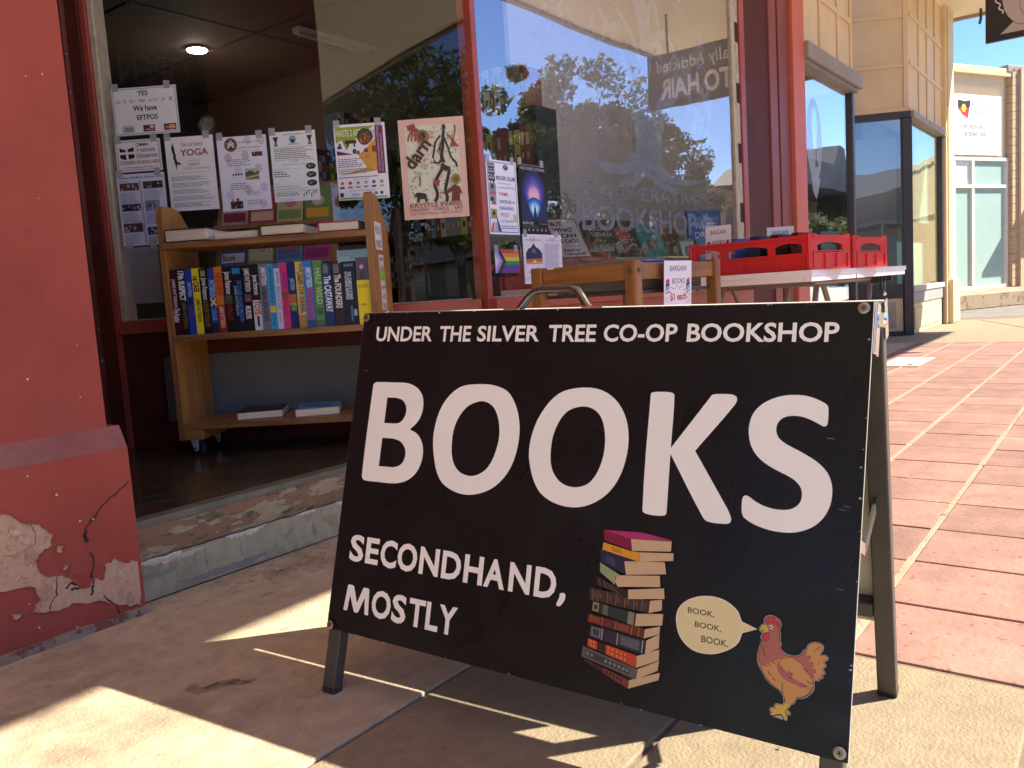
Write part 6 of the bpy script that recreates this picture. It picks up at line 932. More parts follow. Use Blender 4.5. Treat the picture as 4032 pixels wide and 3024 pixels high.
for x in (-.028, .885):
    b = MB(); b.prism(side, Frame((x, 0, 0), (0, 1, 0), (0, 0, 1)), 0, .025, oak); 
    b.box(x + .0005, -.0025, .079, x + .0245, -.0002, 1.07, oakev)
    if x < 0:
        for yy in (.13, .155): b.box(x + .0252, yy, .985, x + .0262, yy + .006, 1.012, crackm)
    b.build("side_panel", tr, bevel=.003)
for z0, z1, y0 in ((.920, .947, -.012), (.518, .545, -.004), (.125, .152, -.004)):
    b = MB(); b.box(-.0025, .001, z0, .8845, .318, z1, oakx); b.box(-.015 if z0 > .9 else -.0025, y0, z0 + .0005, .897 if z0 > .9 else .8845, -.0030, z1 - .0005, oake); b.build("shelf", tr, bevel=.002)
for x in (-.0025, .80): b = MB(); b.prism([(.0, .078), (.0, .1245), (.32, .1245), (.32, .078)], Frame((x, 0, 0), (0, 1, 0), (0, 0, 1)), 0, .085, oakx); b.build("base_rail", tr, bevel=.003)
chrome = pm("chrome", (.78, .80, .82), .18, var=.03, metal=1.0); rub = pm("black rubber", (.02, .019, .02), .55)
for (x, y) in ((.035, .045), (.035, .28), (.85, .045), (.85, .28)):
    ca = R(70 if x < .5 else 40); O_ = (x, y, 0)
    b = MB(O_); b.tube([(x - .012, y, .036), (x + .012, y, .036)], .0355, rub, 20); cw = b.build("caster", tr, loc=O_, rotz=ca)
    b = MB(O_); fork_m = pm('bright chrome grey', (.72, .74, .76), .38, var=.06, spec=.6); b.box(x - .03, y - .03, .0745, x + .03, y + .03, .0777, fork_m)  # bright reflections of the chrome fork put into a light grey diffuse colour
    for sx in (-.016, .0145): 
        Fc = Frame((x + sx, y, 0), (0, 1, 0), (0, 0, 1)); b.prism([(-.013, .036), (-.008, .024), (.004, .022), (.012, .032), (.03, .07), (.03, .0744), (-.015, .0744)], Fc, 0, .0018, fork_m)
    b.tube([(x - .019, y, .036), (x + .019, y, .036)], .005, rub, 8)
    f = b.build("fork", cw)
# handwritten price slips taped on the outer face of the right panel
Fo = Frame(T0 + Matrix.Rotation(TA, 3, 'Z') @ Vector((.9105 * KT, 0, 0)), Matrix.Rotation(TA, 3, 'Z') @ Vector((0, 1, 0)), (0, 0, 1))
def slip(label, a0, z0, a1, z1, words, base, col='#33302c', band=None):
    a0, z0, a1, z1 = [q * KT for q in (a0, z0, a1, z1)]
    b = MB(); b.fbox(Fo, a0, z0, .0002, a1, z1, .0010, pm("slip paper " + base, base, .8)); F = Frame(Fo(0, 0, .001), Fo.u, Fo.v)
    if band: b.rect(F, a0, z0 + (z1 - z0) * band[0], a1, z0 + (z1 - z0) * band[1], ink('#8cc25a'))
    for i, wd in enumerate(words):
        zz = z1 - (z1 - z0) * (i + .85) / (len(words)); b.text(F, wd, a0 + .012, zz, a1 - .012, zz + (z1 - z0) / len(words) * .55, ink(col))
    tag(b.build("price_slip"), label, "note", "slips on the trolley end")
slip("white handwritten marked prices slip, upper one on the trolley end", .06, .865, .19, .985, ["PRICES AS", "MARKED"], '#d8cfc6', '#6a6460')
slip("long narrow handwritten author special slip with green band on the trolley end", .10, .60, .19, .845, ["JAMES", "PATTERSON", "10 for $10", "Special", "<", "TABLE BOOKS"], '#cdbfae', '#4a4640', (.52, .72))
# upright paperbacks, spines out
PB = [ # cover, label, marks (text, across0, down from top .., colour)
 ('#3a1417', "dark maroon hardback with white spine lettering, first at the left end of the trolley row", [('t', "JAMES PATTERSON", .18, .42, .60, .86, '#d8d0cc'), ('t', "The Russian", .2, .2, .8, .41, '#e6dedc')]),
 ('#141313', "black book with very large white 17 and gold author name on the trolley row", [('t', "17th SUSPECT", .15, .52, .85, .97, '#dcdad6', .05), ('t', "JAMES PATTERSON", .2, .10, .75, .50, '#7d6a42')]),
 ('#24409a', "royal blue book with maroon lower lettering on the trolley row", [('t', "JAMES PATTERSON", .25, .58, .75, .80, '#a9c0e4'), ('t', "MARY MARY", .25, .30, .8, .44, '#6d2a52'), ('r', .2, .46, .8, .55, '#1a2a5c')]),
 ('#e0cb2c', "bright yellow book with black lettering, slim, on the trolley row", [('t', "1st CASE", .2, .64, .8, .88, K, .04), ('t', "JAMES PATTERSON", .2, .18, .75, .54, '#2c2a1c')]),
 ('#15161a', "black book with white author and dull gold title right of the bright yellow one", [('t', "James Patterson", .15, .52, .85, .86, '#d6d4d0'), ('t', "RUN FOR YOUR LIFE", .3, .10, .75, .50, '#8a7434'), ('r', .2, .88, .8, .97, '#8a9a5c')]),
 ('#27418a', "mid blue book crossed by a yellow X on the trolley row", [('t', "PATTERSON", .2, .55, .85, .82, '#9fc0ea'), ('t', "X", .1, .40, .9, .56, '#e0cf3c', .06), ('t', "CROSS", .25, .20, .75, .38, '#6fa3e0'), ('r', 0, 0, 1, .16, '#1a2448')]),
 ('#d0762c', "orange topped book fading to deep red on the trolley row", [('r', 0, 0, 1, .42, '#8a2424'), ('t', "NEVER NEVER", .2, .56, .8, .90, '#8c2a1e'), ('t', "JAMES PATTERSON", .2, .08, .75, .40, '#e8c4a4')]),
 ('#191718', "black book with white author name over dim red title on the trolley row", [('t', "James Patterson", .15, .58, .8, .92, '#dcd8d4'), ('t', "SWIMSUIT", .3, .18, .75, .44, '#8d2626'), ('r', .1, .44, .9, .56, '#4a4f48')]),
 ('#12182a', "near black book with blue picture at its head on the trolley row", [('r', .1, .88, .9, .97, '#2f7ab8'), ('t', "SECOND HONEYMOON", .55, .15, .88, .78, '#4a7ac0'), ('t', "JAMES PATTERSON", .15, .25, .4, .70, '#9ab0c8')]),
 ('#171719', "black book with two lines of white capitals and a flag on the trolley row", [('t', "JAMES PATTERSON", .2, .60, .8, .95, '#dedcd8'), ('t', "MURDER", .15, .18, .65, .38, '#d8d6d2', .03), ('r', .1, .44, .9, .56, '#4a4a66'), ('r', .3, .46, .8, .50, '#a84a4a')]),
 ('#20201f', "black book with white lower half and big red title on the trolley row", [('r', 0, 0, 1, .46, '#c9ccd0'), ('t', "James Patterson", .15, .54, .8, .84, '#dcdad6'), ('t', "TOYS", .1, .24, .9, .45, '#b02a28', .04), ('r', .35, .06, .65, .22, '#2a2c30')]),
 ('#6f7788', "steel grey book with white over black lettering on the trolley row", [('t', "JAMES PATTERSON", .2, .68, .85, .95, '#dfe1e6'), ('t', "HUMANS, BOW DOWN", .2, .14, .7, .65, '#1d2026')]),
 ('#3d9ed0', "turquoise blue book with a sandy band on the trolley row", [('t', "JAMES PATTERSON BEACH HOUSE", .2, .40, .75, .96, '#1f5a86'), ('r', 0, .26, 1, .36, '#d8b84a'), ('t', "& DE JONGE", .2, .06, .7, .24, '#1f5a86')]),
 ('#c6cbdc', "pale lilac and white book on the trolley row", [('t', "BEACH ROAD", .3, .30, .85, .66, '#8d86b8', .03), ('t', "JAMES PATTERSON", .3, .70, .8, .88, '#5a6a8c'), ('t', "of Suspense", .3, .1, .7, .26, '#c05a80'), ('r', 0, .93, 1, 1, '#4a6aa8')]),
 ('#cc3a7c', "hot pink book on the trolley row", [('t', "JAMES PATTERSON", .3, .60, .8, .86, '#7d2a86'), ('r', .1, .44, .9, .56, '#8d4a4a'), ('t', "SECOND CHANCE", .3, .2, .7, .42, '#b02a28')]),
 ('#1f2a66', "navy book with orange sky and small green number on the trolley row", [('t', "JAMES PATTERSON", .25, .58, .8, .76, '#a3c0e0'), ('r', 0, .36, 1, .52, '#a8663c'), ('t', "4TH", .2, .30, .85, .38, '#9ad05a'), ('t', "OF JULY", .2, .26, .8, .30, '#9ad05a')]),
 ('#d8bf62', "straw yellow book with navy capitals in two lines on the trolley row", [('t', "POP GOES THE WEASEL", .52, .22, .85, .97, '#23284a', .03), ('t', "JAMES PATTERSON", .12, .22, .45, .86, '#2c3a5a'), ('r', 0, 0, 1, .2, '#a8824a')]),
 ('#3a78b8', "bright blue seascape book with large pink red title on the trolley row", [('t', "JAMES PATTERSON", .2, .60, .8, .90, '#e0e6ec'), ('t', "The Red Book", .3, .12, .9, .58, '#b8305a', .04), ('r', 0, 0, 1, .11, '#274a7a')]),
 ('#5d8f52', "leaf green book with outlined title and black author on the trolley row", [('t', "HALF WILD", .3, .34, .8, .88, '#a8cc8f'), ('t', "PIP SMITH", .2, .17, .75, .28, '#1a2a18'), ('r', 0, 0, 1, .1, '#3d6a38')]),
 ('#1f3a66', "deep blue hardback with tall white title and group portrait on the trolley row", [('t', "The CASTAWAY", .28, .22, .85, .80, '#dfe3e8', .03), ('r', .2, .84, .7, .98, '#6d6a72')]),
 ('#33252f', "brown purple hardback with white swash title on the trolley row", [('t', "The FOUNDERS", .3, .28, .8, .82, '#ded8da', .03), ('r', .2, .84, .75, .98, '#6a5f66')]),
 ('#16202f', "thick dark navy book with fine white title and pale blue scene on the trolley row", [('t', "THE COMPLETE STORIES", .5, .40, .68, .84, '#c9d2da'), ('t', "OF KATHERINE MANSFIELD", .25, .40, .43, .84, '#c9d2da'), ('r', .5, .06, .65, .3, '#3a5f80'), ('r', .72, .14, .95, .24, '#8fa8b8'), ('t', "NEW ZEALAND", .3, .92, .8, .96, '#8a96a3')]),
 ('#e3cf2a', "thick yellow book with a purple portrait at the top, right end of the trolley row", [('r', 0, .66, 1, 1, '#4a3558'), ('e', .45, .86, .16, '#b8a8b8'), ('r', .3, .68, .7, .80, '#2a2230'), ('t', "WELL MAY WE SAY", .2, .54, .8, .60, '#b39a22'), ('t', "edited", .3, .28, .7, .31, '#8d7a1f')])]
XB = [-.003, .032, .067, .098, .131, .168, .199, .235, .277, .322, .361, .398, .436, .465, .491, .524, .558, .594, .636, .676, .719, .763, .824, .882]
HB = [.286, .287, .285, .287, .283, .282, .287, .286, .285, .286, .287, .286, .284, .283, .285, .284, .285, .288, .286, .270, .268, .272, .286]
TM = Matrix.Translation(T0) @ Matrix.Rotation(TA, 4, 'Z') @ Matrix.Scale(KT, 4)
for i, (c, lab, mk) in enumerate(PB):
    t = XB[i + 1] - XB[i] - .0016
    M2 = []
    for m in mk:
        M2.append(m)
    o = book_mesh(t, HB[i], .19, pm("cover " + c, c, .5, var=.06, scale=20, spec=.3), M2).build("paperback", None, bevel=.0012)
    o.location = TM @ Vector((XB[i] + .0008, .006 + rnd.uniform(0, .010), .5455)); o.scale = (KT, KT, KT); o.rotation_euler = (0, rnd.uniform(-.004, .010) * (-1 if i < 12 else 1) * .6, TA)
    tag(o, lab, "book", "paperbacks standing on the trolley")
# books lying flat: closed hard covers, page block to the front
def flat_book(name, label, w, d, h, cover, mat4, group, hard=True, marks=None):
    b = MB(); k = .0045 if hard else .0016; e = .005 if hard else .0
    b.box(0, 0, 0, w, d, k, cover); b.box(0, 0, h - k, w, d, h, cover); b.box(0, .0, k, k, d, h - k, cover)
    b.box(k + .0003, e, k + .0002, w - e, d - e, h - k - .0002, paperm)
    if marks: marks(b, Frame((0, 0, h), (1, 0, 0), (0, 1, 0)))
    o = b.build(name, None, bevel=.0012); o.matrix_world = mat4; tag(o, label, "book", group); return o
def tm(x, y, z, a=0.0, tilt=0.0): return TM @ Matrix.Translation((x, y, z)) @ Matrix.Rotation(a, 4, 'Z') @ Matrix.Rotation(tilt, 4, 'X')
gt = "books lying on top of the trolley"
flat_book("hardback", "thick black jacketed hardback lying at the left on top of the trolley", .195, .235, .056, pm("black jacket", (.025, .02, .022), .35), tm(-.002, .0, .948, R(-2)), gt)
flat_book("softcover", "cream curled softcover lying between two black hardbacks on the trolley top", .185, .20, .030, pm("cream cover", (.62, .52, .36)), tm(.222, .01, .948, R(3)), gt, hard=False)
flat_book("hardback", "thinner black hardback lying right of the cream softcover on the trolley top", .195, .235, .046, pm("black jacket", (.025, .02, .022)), tm(.424, .0, .948, R(-1)), gt)
flat_book("hardback", "crimson edged hardback lying at the right on top of the trolley", .178, .21, .042, pm("crimson cloth", (.36, .035, .065), .6), tm(.680, .0, .948, R(2)), gt)
gb = "books lying on the bottom shelf of the trolley"
def mk1(b, F): b.rect(F, .03, .17, .17, .185, ink('#a8963c')); b.text(F, "THE LONG ROAD", .03, .12, .17, .15, ink('#6a5f2a'))
def mk2(b, F): b.text(F, "STAN", .03, .14, .10, .17, ink('#1f2a3a')); b.text(F, "ROBINSON", .03, .10, .15, .13, ink('#1f2a3a')); b.text(F, "HISTORIES", .03, .06, .17, .09, ink('#1f2a3a'))
flat_book("softcover", "thick black covered softcover with gold line lying on the bottom shelf of the trolley", .195, .24, .032, pm("black cover", (.03, .027, .02), .4), tm(.236, .02, .153, R(12)), gb, hard=False, marks=mk1)
flat_book("softcover", "light blue softcover with dark lettering lying on the bottom shelf of the trolley", .19, .24, .032, pm("sky cover", (.20, .40, .58), .4), tm(.502, .02, .153, R(12)), gb, hard=False, marks=mk2)

# ------------------------------------------------------------------ the A-frame sign
SO = Vector((1.197, 1.281, .741)); SU = Vector((.071, -.997, -.024)).normalized(); SV = Vector((.264, 0, .964)); SV = (SV - SU * SV.dot(SU)).normalized()
base_s = (1.27, .79, 0)
af = thing("sandwich_board", "large black A-frame bookshop sign on the footpath with big white BOOKS lettering", "sign", base_s)
FS = Frame(SO, SU, SV)                          # n looks at the reader; millimetres below the top edge are negative v
board_m = pm("black sign panel", (.0085, .0088, .0092), .34, rvar=.10, var=.12, scale=2, bump=.012, bscale=3, dirt=(.016, .0155, .015), dirt_amt=.5, spec=.22)
tube_m = pm("dark steel tube", (.060, .053, .047), .42, var=.2, scale=12, dirt=(.11, .085, .06), dirt_amt=.35, dscale=14)
WBm = .982; HBm = .640
b = MB(base_s); b.fbox(FS, 0, -HBm, -.004, WBm, 0, 0, board_m)
WH = pm("white vinyl", (.87, .86, .83), .34, var=.03, scale=2)
mm = lambda L: [(x / 1000.0, -y / 1000.0) for x, y in L]
for k in ('B', 'O1', 'O2', 'K', 'S'): b.poly(FS, [mm(l) for l in GX[k]], WH)
for wd, x0, x1 in (("UNDER", 38.7, 184), ("THE", 202.3, 276.5), ("SILVER", 291.8, 427.8), ("TREE", 446.7, 540.9), ("CO-OP", 555.7, 688.3), ("BOOKSHOP", 705.1, 937.7)): b.text(FS, wd, x0 / 1e3, -.0593, x1 / 1e3, -.0290, WH, bold=.022)
for ch, x0, x1 in (('S', 36.9, 73.7), ('E', 79.4, 112.6), ('C', 117.6, 158.4), ('O', 160.6, 208.6), ('N', 214.5, 260.2), ('D', 267.3, 310.9), ('H', 317.7, 359.6), ('A', 362.3, 406.8), ('N', 415.1, 458.7), ('D', 467.2, 509.7)):
    o_ = .0012 if ch in 'SCO' else 0; b.text(FS, ch, x0 / 1e3, -.5012 - o_, x1 / 1e3, -.4508 + o_, WH, bold=.03)
b.poly(FS, [mm(l) for l in GX['comma']], WH)
Mz = lambda q: [(.0385 + x * .0655, -.5985 + y * .0507) for x, y in q]
b.poly(FS, Mz([(0, .03), (.02, 0), (.13, 0), (.165, .04), (.20, .62), (.42, .04), (.47, 0), (.55, 0), (.60, .04), (.80, .62), (.845, .04), (.88, 0), (.98, 0), (1, .04), (.94, .95), (.90, 1), (.74, 1), (.69, .95), (.51, .36), (.33, .95), (.28, 1), (.12, 1), (.08, .95)]), WH)
for ch, x0, x1 in (('O', 109.8, 157.9), ('S', 161.1, 195.9), ('T', 202.6, 240.9), ('L', 243.5, 272.5), ('Y', 273, 314)):
    o_ = .0012 if ch in 'OS' else 0; b.text(FS, ch, x0 / 1e3, -.5985 - o_, x1 / 1e3, -.5478 + o_, WH, bold=.03)
b.poly(FS, [mm(GX['bub'][0])], ink('#e8e2d8', .3)); cx, cy = .775, -.4935
b.poly(FS, [[(cx + (x - cx) * .972, cy + (y - cy) * .972) for x, y in mm(GX['bub'][0])]], ink('#dccf9a', .3))
for k, (x0, y0, x1) in enumerate(((742, 480.5, 784), (754.5, 499.5, 796), (766.5, 518.5, 808))):
    b.text(FS, "BOOK" + ("." if k == 2 else ","), x0 / 1e3, -y0 / 1e3 - .0015, x1 / 1e3, -y0 / 1e3 + .0083, ink('#2a2620', .3), bold=.012)
# printed pile of books
PC = {'m': ('#7d1a3c', '#a8306a'), 'y': ('#d8962a', None), 'n': ('#1f2440', None), 'g': ('#8d9a72', None), 'k': ('#241c1c', None), 'br': ('#3f2a26', None), 'dg': ('#22302a', None), 'rb': ('#5a2622', None), 'bk': ('#23252f', None), 'or': ('#b8431f', None), 'gr': ('#5a5753', None), 'rd': ('#7a2c22', None)}
def quadmark(P, t0, t1, u0, u1, col):  # a band across a spine: t along, u across, using its four outer corners
    a, bq, c, d = P
    L = lambda p, q, t: (p[0] + (q[0] - p[0]) * t, p[1] + (q[1] - p[1]) * t)
    T_ = lambda t, u: L(L(a, bq, t), L(d, c, t), u)
    b.poly(FS, [T_(t0, u0), T_(t0, u1), T_(t1, u1), T_(t1, u0)], ink(col, .3))
for c, sp, pg, top in reversed(GX['pile']):
    s_, p_ = mm(sp), mm(pg); n_ = len(s_)
    if top: b.poly(FS, [mm(top)], ink(PC[c][1], .3))
    b.poly(FS, [p_], ink('#c9ad88', .3))
    x0 = min(p_, key=lambda q: q[0]); 
    for k in range(4):
        f_ = (k + .6) / 4.6; a_ = [q for q in p_]
        b.stroke(FS, [(a_[0][0] + (a_[-1][0] - a_[0][0]) * f_ + .002, a_[0][1] + (a_[-1][1] - a_[0][1]) * f_), (a_[1][0] + (a_[2][0] - a_[1][0]) * f_, a_[1][1] + (a_[2][1] - a_[1][1]) * f_)], .0004, ink('#b39874', .3))
    b.poly(FS, [s_], ink(PC[c][0], .3))
    q4 = [s_[0], s_[1], s_[2] if n_ == 4 else s_[-2], s_[-1]]
    if n_ == 5: q4 = [s_[0], s_[1] if c not in 'n' else s_[2], s_[3] if c in 'gnk' else s_[3], s_[4]]
    if c == 'y': quadmark(q4, .28, .62, .2, .75, '#b37c22')
    if c == 'n': quadmark(q4, .25, .6, .2, .8, '#3a3f5c')
    if c == 'k':
        for t in (.1, .3, .5, .7): quadmark(q4, t, t + .06, .1, .9, '#5a4a42')
    if c == 'br':
        for t in (.05, .14, .3, .45, .6, .75, .88): quadmark(q4, t, t + .012, .02, .98, '#7d6048'); quadmark(q4, t + .03, t + .07, .3, .7, '#5c4436')
    if c == 'dg': quadmark(q4, 0, .14, .0, 1, '#8d8562'); quadmark(q4, .03, .11, .25, .75, '#22302a'); quadmark(q4, .24, .36, .0, 1, '#5f6354'); quadmark(q4, .82, .96, 0, 1, '#7d7c66')
    if c == 'rb':
        for t in (.05, .26, .5, .78, .9): quadmark(q4, t, t + .015, .0, 1, '#a8622c')
        quadmark(q4, .08, .23, .15, .85, '#7d3f26'); quadmark(q4, .54, .74, .15, .85, '#7d3f26')
    if c == 'bk': quadmark(q4, .03, .2, .12, .88, '#6a6c74'); quadmark(q4, .06, .17, .25, .75, '#33353f'); quadmark(q4, .22, .235, .05, .95, '#a7a9b0'); quadmark(q4, .5, .515, .05, .95, '#a7a9b0'); quadmark(q4, .56, .9, .15, .85, '#55575f'); quadmark(q4, .94, .955, .05, .95, '#a7a9b0')
    if c == 'or':
        quadmark(q4, .2, .38, 0, 1, '#241a1a')
        for t in (.05, .12, .42, .5, .6, .68, .76): quadmark(q4, t, t + .03, .15, .4, '#e08a3a'); quadmark(q4, t, t + .03, .6, .85, '#e08a3a')
    if c == 'gr': quadmark(q4, .06, .88, .22, .8, '#2f2f33'); [quadmark(q4, t, t + .05, .35, .65, '#77777c') for t in (.08, .16, .42, .5, .58, .66, .74, .81)]
    if c == 'rd': quadmark(q4, .0, .45, .0, 1, '#2a1a1a'); [quadmark(q4, t, t + .05, .2, .8, '#2c1714') for t in (.5, .58, .66, .74, .82)]
# printed hen
hl = lambda k: [mm(l) for l in GX['h_' + k]]
def grow(P, d):
    n = len(P); A = sum(P[i][0] * P[(i+1) % n][1] - P[(i+1) % n][0] * P[i][1] for i in range(n)); sg = 1 if A > 0 else -1; out = []
    for i in range(n):
        a, c = P[i - 1], P[(i + 1) % n]; dx, dy = c[0] - a[0], c[1] - a[1]; l = math.hypot(dx, dy) or 1; out.append((P[i][0] + sg * dy / l * d, P[i][1] - sg * dx / l * d))
    return out
for k in ('body', 'leg', 'toe', 'beak', 'watt'): b.poly(FS, [grow(hl(k)[0], .0016)], ink('#a89f94', .3))
for k in ('body', 'leg', 'toe', 'beak', 'watt'): b.poly(FS, [grow(hl(k)[0], .0007)], ink('#2c1c14', .3))
def part_(k, col, o=True):
    if o: b.poly(FS, [grow(hl(k)[0], .0006)], ink('#4a2418', .3))
    b.poly(FS, [hl(k)[0]], ink(col, .3))
part_('leg', '#c9a82c'); part_('toe', '#c9a82c'); b.poly(FS, [hl('body')[0]], ink('#c48a42', .3)); part_('rump', '#a8584a'); part_('neck', '#a85a45'); part_('wingo', '#c48a42'); b.poly(FS, [hl('wing')[0]], ink('#a8584a', .3)); b.poly(FS, [hl('tailp')[0]], ink('#a86048', .3)); b.poly(FS, [hl('tailq')[0]], ink('#b8704a', .3))
part_('comb', '#b3262a'); part_('beak', '#c9a82c'); part_('watt', '#b3262a'); b.poly(FS, [grow(hl('eye')[0], .0005)], ink('#5a2c20', .3)); b.poly(FS, [hl('eye')[0]], ink('#d8cfc4', .3)); b.poly(FS, [hl('pup')[0]], ink('#1a1414', .3)); b.disc(FS, *mm([GX['h_pup'][0][0]])[0], .0008, .0008, ink('#e8e4e0', .3), 8)
for l in hl('lines'): b.stroke(FS, l, .0011, ink('#4a2418', .3))
b.stroke(FS, mm([(855.6, 489), (862, 489.5)]), .0008, ink('#4a2418', .3))
# chips along the edges
chipw = pm("chipped edge", (.45, .42, .38), .7)
for i in range(46):
    e = rnd.random(); x, y = (rnd.random() * WBm, -rnd.uniform(0, .003)) if e < .4 else ((rnd.uniform(WBm - .004, WBm), -rnd.random() * HBm) if e < .7 else ((rnd.random() * WBm, -HBm + rnd.uniform(0, .003)) if e < .9 else (rnd.uniform(0, .003), -rnd.random() * HBm)))
    r_ = rnd.uniform(.0004, .0017); b.poly(FS, [(min(WBm, max(0, x + r_ * rnd.uniform(.5, 2.2) * math.cos(a))), min(0, max(-HBm, y + r_ * math.sin(a)))) for a in (0, 1.2, 2.5, 3.6, 5)], chipw)
for i in range(14): 
    x, y, r_ = rnd.random() * WBm, -rnd.random() * HBm, rnd.uniform(.0003, .0006); b.disc(FS, x, y, r_, r_, chipw, 6)
for x0, y0 in ((.952, -.30), (.958, -.295), (.955, -.41), (.02, -.12), (.62, -.575), (.93, -.2)): b.stroke(FS, [(x0, y0), (x0 + .010, y0 - .001)], .0004, chipw)
b.fbox(FS, -.0006, -HBm, -.0038, -.0001, 0, -.0005, chipw); b.fbox(FS, WBm + .0001, -HBm, -.0038, WBm + .0008, 0, -.0005, chipw); b.fbox(FS, 0, .0001, -.0038, WBm, .0006, -.0005, chipw)
b.build("board", af)
for sx, sy in ((.010, -.010), (.970, -.010), (.012, -.632), (.972, -.628)):
    b = MB(base_s); zf = pm("zinc screw", (.36, .32, .26), .35, var=.2, scale=60, metal=.8)
    b.tube([FS(sx, sy, .004), FS(sx, sy, .0052), FS(sx, sy, .0058)], [.0085, .0085, .006], zf, 20); b.tube([FS(sx, sy, .0058), FS(sx, sy, .0066)], .005, pm("screw head", (.22, .19, .15), .4, metal=.7), 14)
    b.fbox(FS, sx - .003, sy - .0006, .0066, sx + .003, sy + .0006, .0070, crackm); b.fbox(FS, sx - .0006, sy - .003, .0066, sx + .0006, sy + .003, .0070, crackm); b.build("screw", af)
# front frame legs to the ground
def ground_v(F, u, c):  # v where the leg meets z = 0
    p = F(u, 0, c); return -p.z / F.v.z
for u in (.018, .960):
    b = MB(base_s); b.fbox(FS, u - .016, ground_v(FS, u, -.018), -.030, u + .016, -.002, -.0045, tube_m); b.fbox(FS, u - .0165, ground_v(FS, u, -.018) - .001, -.0305, u + .0165, ground_v(FS, u, -.018) + .012, -.004, rub); b.build("leg", af, bevel=.003)
b = MB(base_s); b.fbox(FS, .035, -.026, -.029, .943, -.003, -.005, tube_m); b.build("front_rail", af, bevel=.003); b = MB(base_s); b.fbox(FS, .035, -HBm + .008, -.029, .943, -HBm + .03, -.005, tube_m); b.build("front_rail", af, bevel=.003)
# rear half
SV2 = Vector((-.270, 0, .962)); SV2 = (SV2 - SU * SV2.dot(SU)).normalized(); FR = Frame(SO + Vector((.048, 0, -.004)), SU, SV2)  # n leans the other way; its back is -n
FR.n = SU.cross(SV2).normalized()
for u in (.018, .966):
    b = MB(base_s); b.fbox(FR, u - .016, ground_v(FR, u, 0), -.026, u + .016, -.004, .0, tube_m); b.fbox(FR, u - .0165, ground_v(FR, u, 0) - .001, -.0265, u + .0165, ground_v(FR, u, 0) + .012, .0005, rub); b.build("leg", af, bevel=.003)
b = MB(base_s); b.fbox(FR, .035, -.030, -.026, .949, -.004, 0, tube_m); b.build("rear_rail", af, bevel=.003); b = MB(base_s); b.fbox(FR, .035, -.575, -.026, .949, -.545, 0, tube_m); b.build("rear_rail", af, bevel=.003)
b = MB(base_s); csb = pm("cream sign back", (.62, .58, .50), .5, var=.06); b.fbox(FR, .004, -.60, -.0305, .980, -.262, -.0265, csb); b.fbox(FR, .004, -.252, -.0305, .872, -.005, -.0265, csb); b.fbox(FR, .8721, -.19, -.0305, .980, -.005, -.0265, csb); b.fbox(FR, .004, -.2619, -.0305, .11, -.2521, -.0265, csb); b.build("rear_board", af)
for u, s_ in ((.983, 1), (-.001, -1)):
    b = MB(base_s); P = FS(u, -.006, -.012); Q = FR(u, -.006, -.012)
    b.fbox(FS, min(u, u + s_ * .004), -.075, -.034, max(u, u + s_ * .004), .002, -.004, chrome); b.tube([FS(u + s_ * .004, -.022, -.024), FS(u + s_ * .012, -.022, -.024), FS(u + s_ * .015, -.022, -.024)], [.012, .011, .006], chrome, 14); b.fbox(FR, min(u, u + s_ * .003), -.06, -.024, max(u, u + s_ * .003), .0, -.004, chrome); b.build("hinge", af, bevel=.001)
b = MB(base_s); A_ = FS(.962, -.34, -.03); B_ = FR(.962, -.34, -.003); b.bar(A_, (A_ + B_) / 2 + Vector((0, 0, -.05)), .004, .018, chrome); b.bar((A_ + B_) / 2 + Vector((0, 0, -.05)), B_, .004, .018, tube_m); b.build("spreader_bar", af)
b = MB(base_s); hp = [(.362, -.004), (.372, .008), (.386, .026), (.398, .036), (.412, .040), (.476, .040), (.488, .036), (.498, .024), (.508, .010), (.516, .002)]
b.tube([FS(u, v, -.016) for u, v in hp], .0075, pm("dark chrome", (.16, .155, .15), .25, var=.2, scale=20, metal=.9), 12); b.fbox(FS, .34, .0008, -.026, .374, .0055, -.006, chrome); b.fbox(FS, .504, .0008, -.026, .545, .0055, -.006, chrome); b.build("handle", af, smooth=True)

# ------------------------------------------------------------------ folding table with crates
tb = thing("folding_table", "white plastic folding table with grey tube legs outside the bookshop", "table", (4.49, 1.47, 0)); o = (4.49, 1.47, 0)
wpl = pm("white plastic", (.82, .79, .77), .4, var=.03, bump=.05, bscale=80)
b = MB(o); b.box(3.59, 1.10, .762, 5.39, 1.85, .785, wpl); b.box(3.60, 1.105, .736, 4.30, 1.135, .7615, wpl); b.box(4.32, 1.105, .736, 5.38, 1.135, .7615, wpl); b.box(3.60, 1.815, .736, 5.38, 1.845, .7615, wpl); b.box(3.60, 1.136, .736, 3.63, 1.814, .7615, wpl); b.box(5.35, 1.136, .736, 5.38, 1.814, .7615, wpl); b.box(4.66, 1.1038, .745, 4.685, 1.1049, .757, pm("grey tab", (.35, .34, .34), .5)); b.build("table_top", tb, bevel=.007)
gt_ = pm("grey tube", (.20, .175, .15), .4, var=.15, metal=.5)
legs = [((4.12, 1.24, .735), (3.72, 1.20, .0)), ((4.20, 1.24, .735), (5.06, 1.30, .0)), ((4.15, 1.72, .735), (3.72, 1.75, .0)), ((4.24, 1.72, .735), (5.0, 1.74, .0)), ((5.14, 1.24, .735), (4.78, 1.22, .0)), ((5.16, 1.72, .735), (4.80, 1.74, .0))]
for a, c in legs:
    b = MB(o); b.tube([a, c], .014, gt_, 10); b.tube([c, (c[0], c[1], c[2] + .03)], .018, rub, 10); b.build("leg", tb, smooth=True)
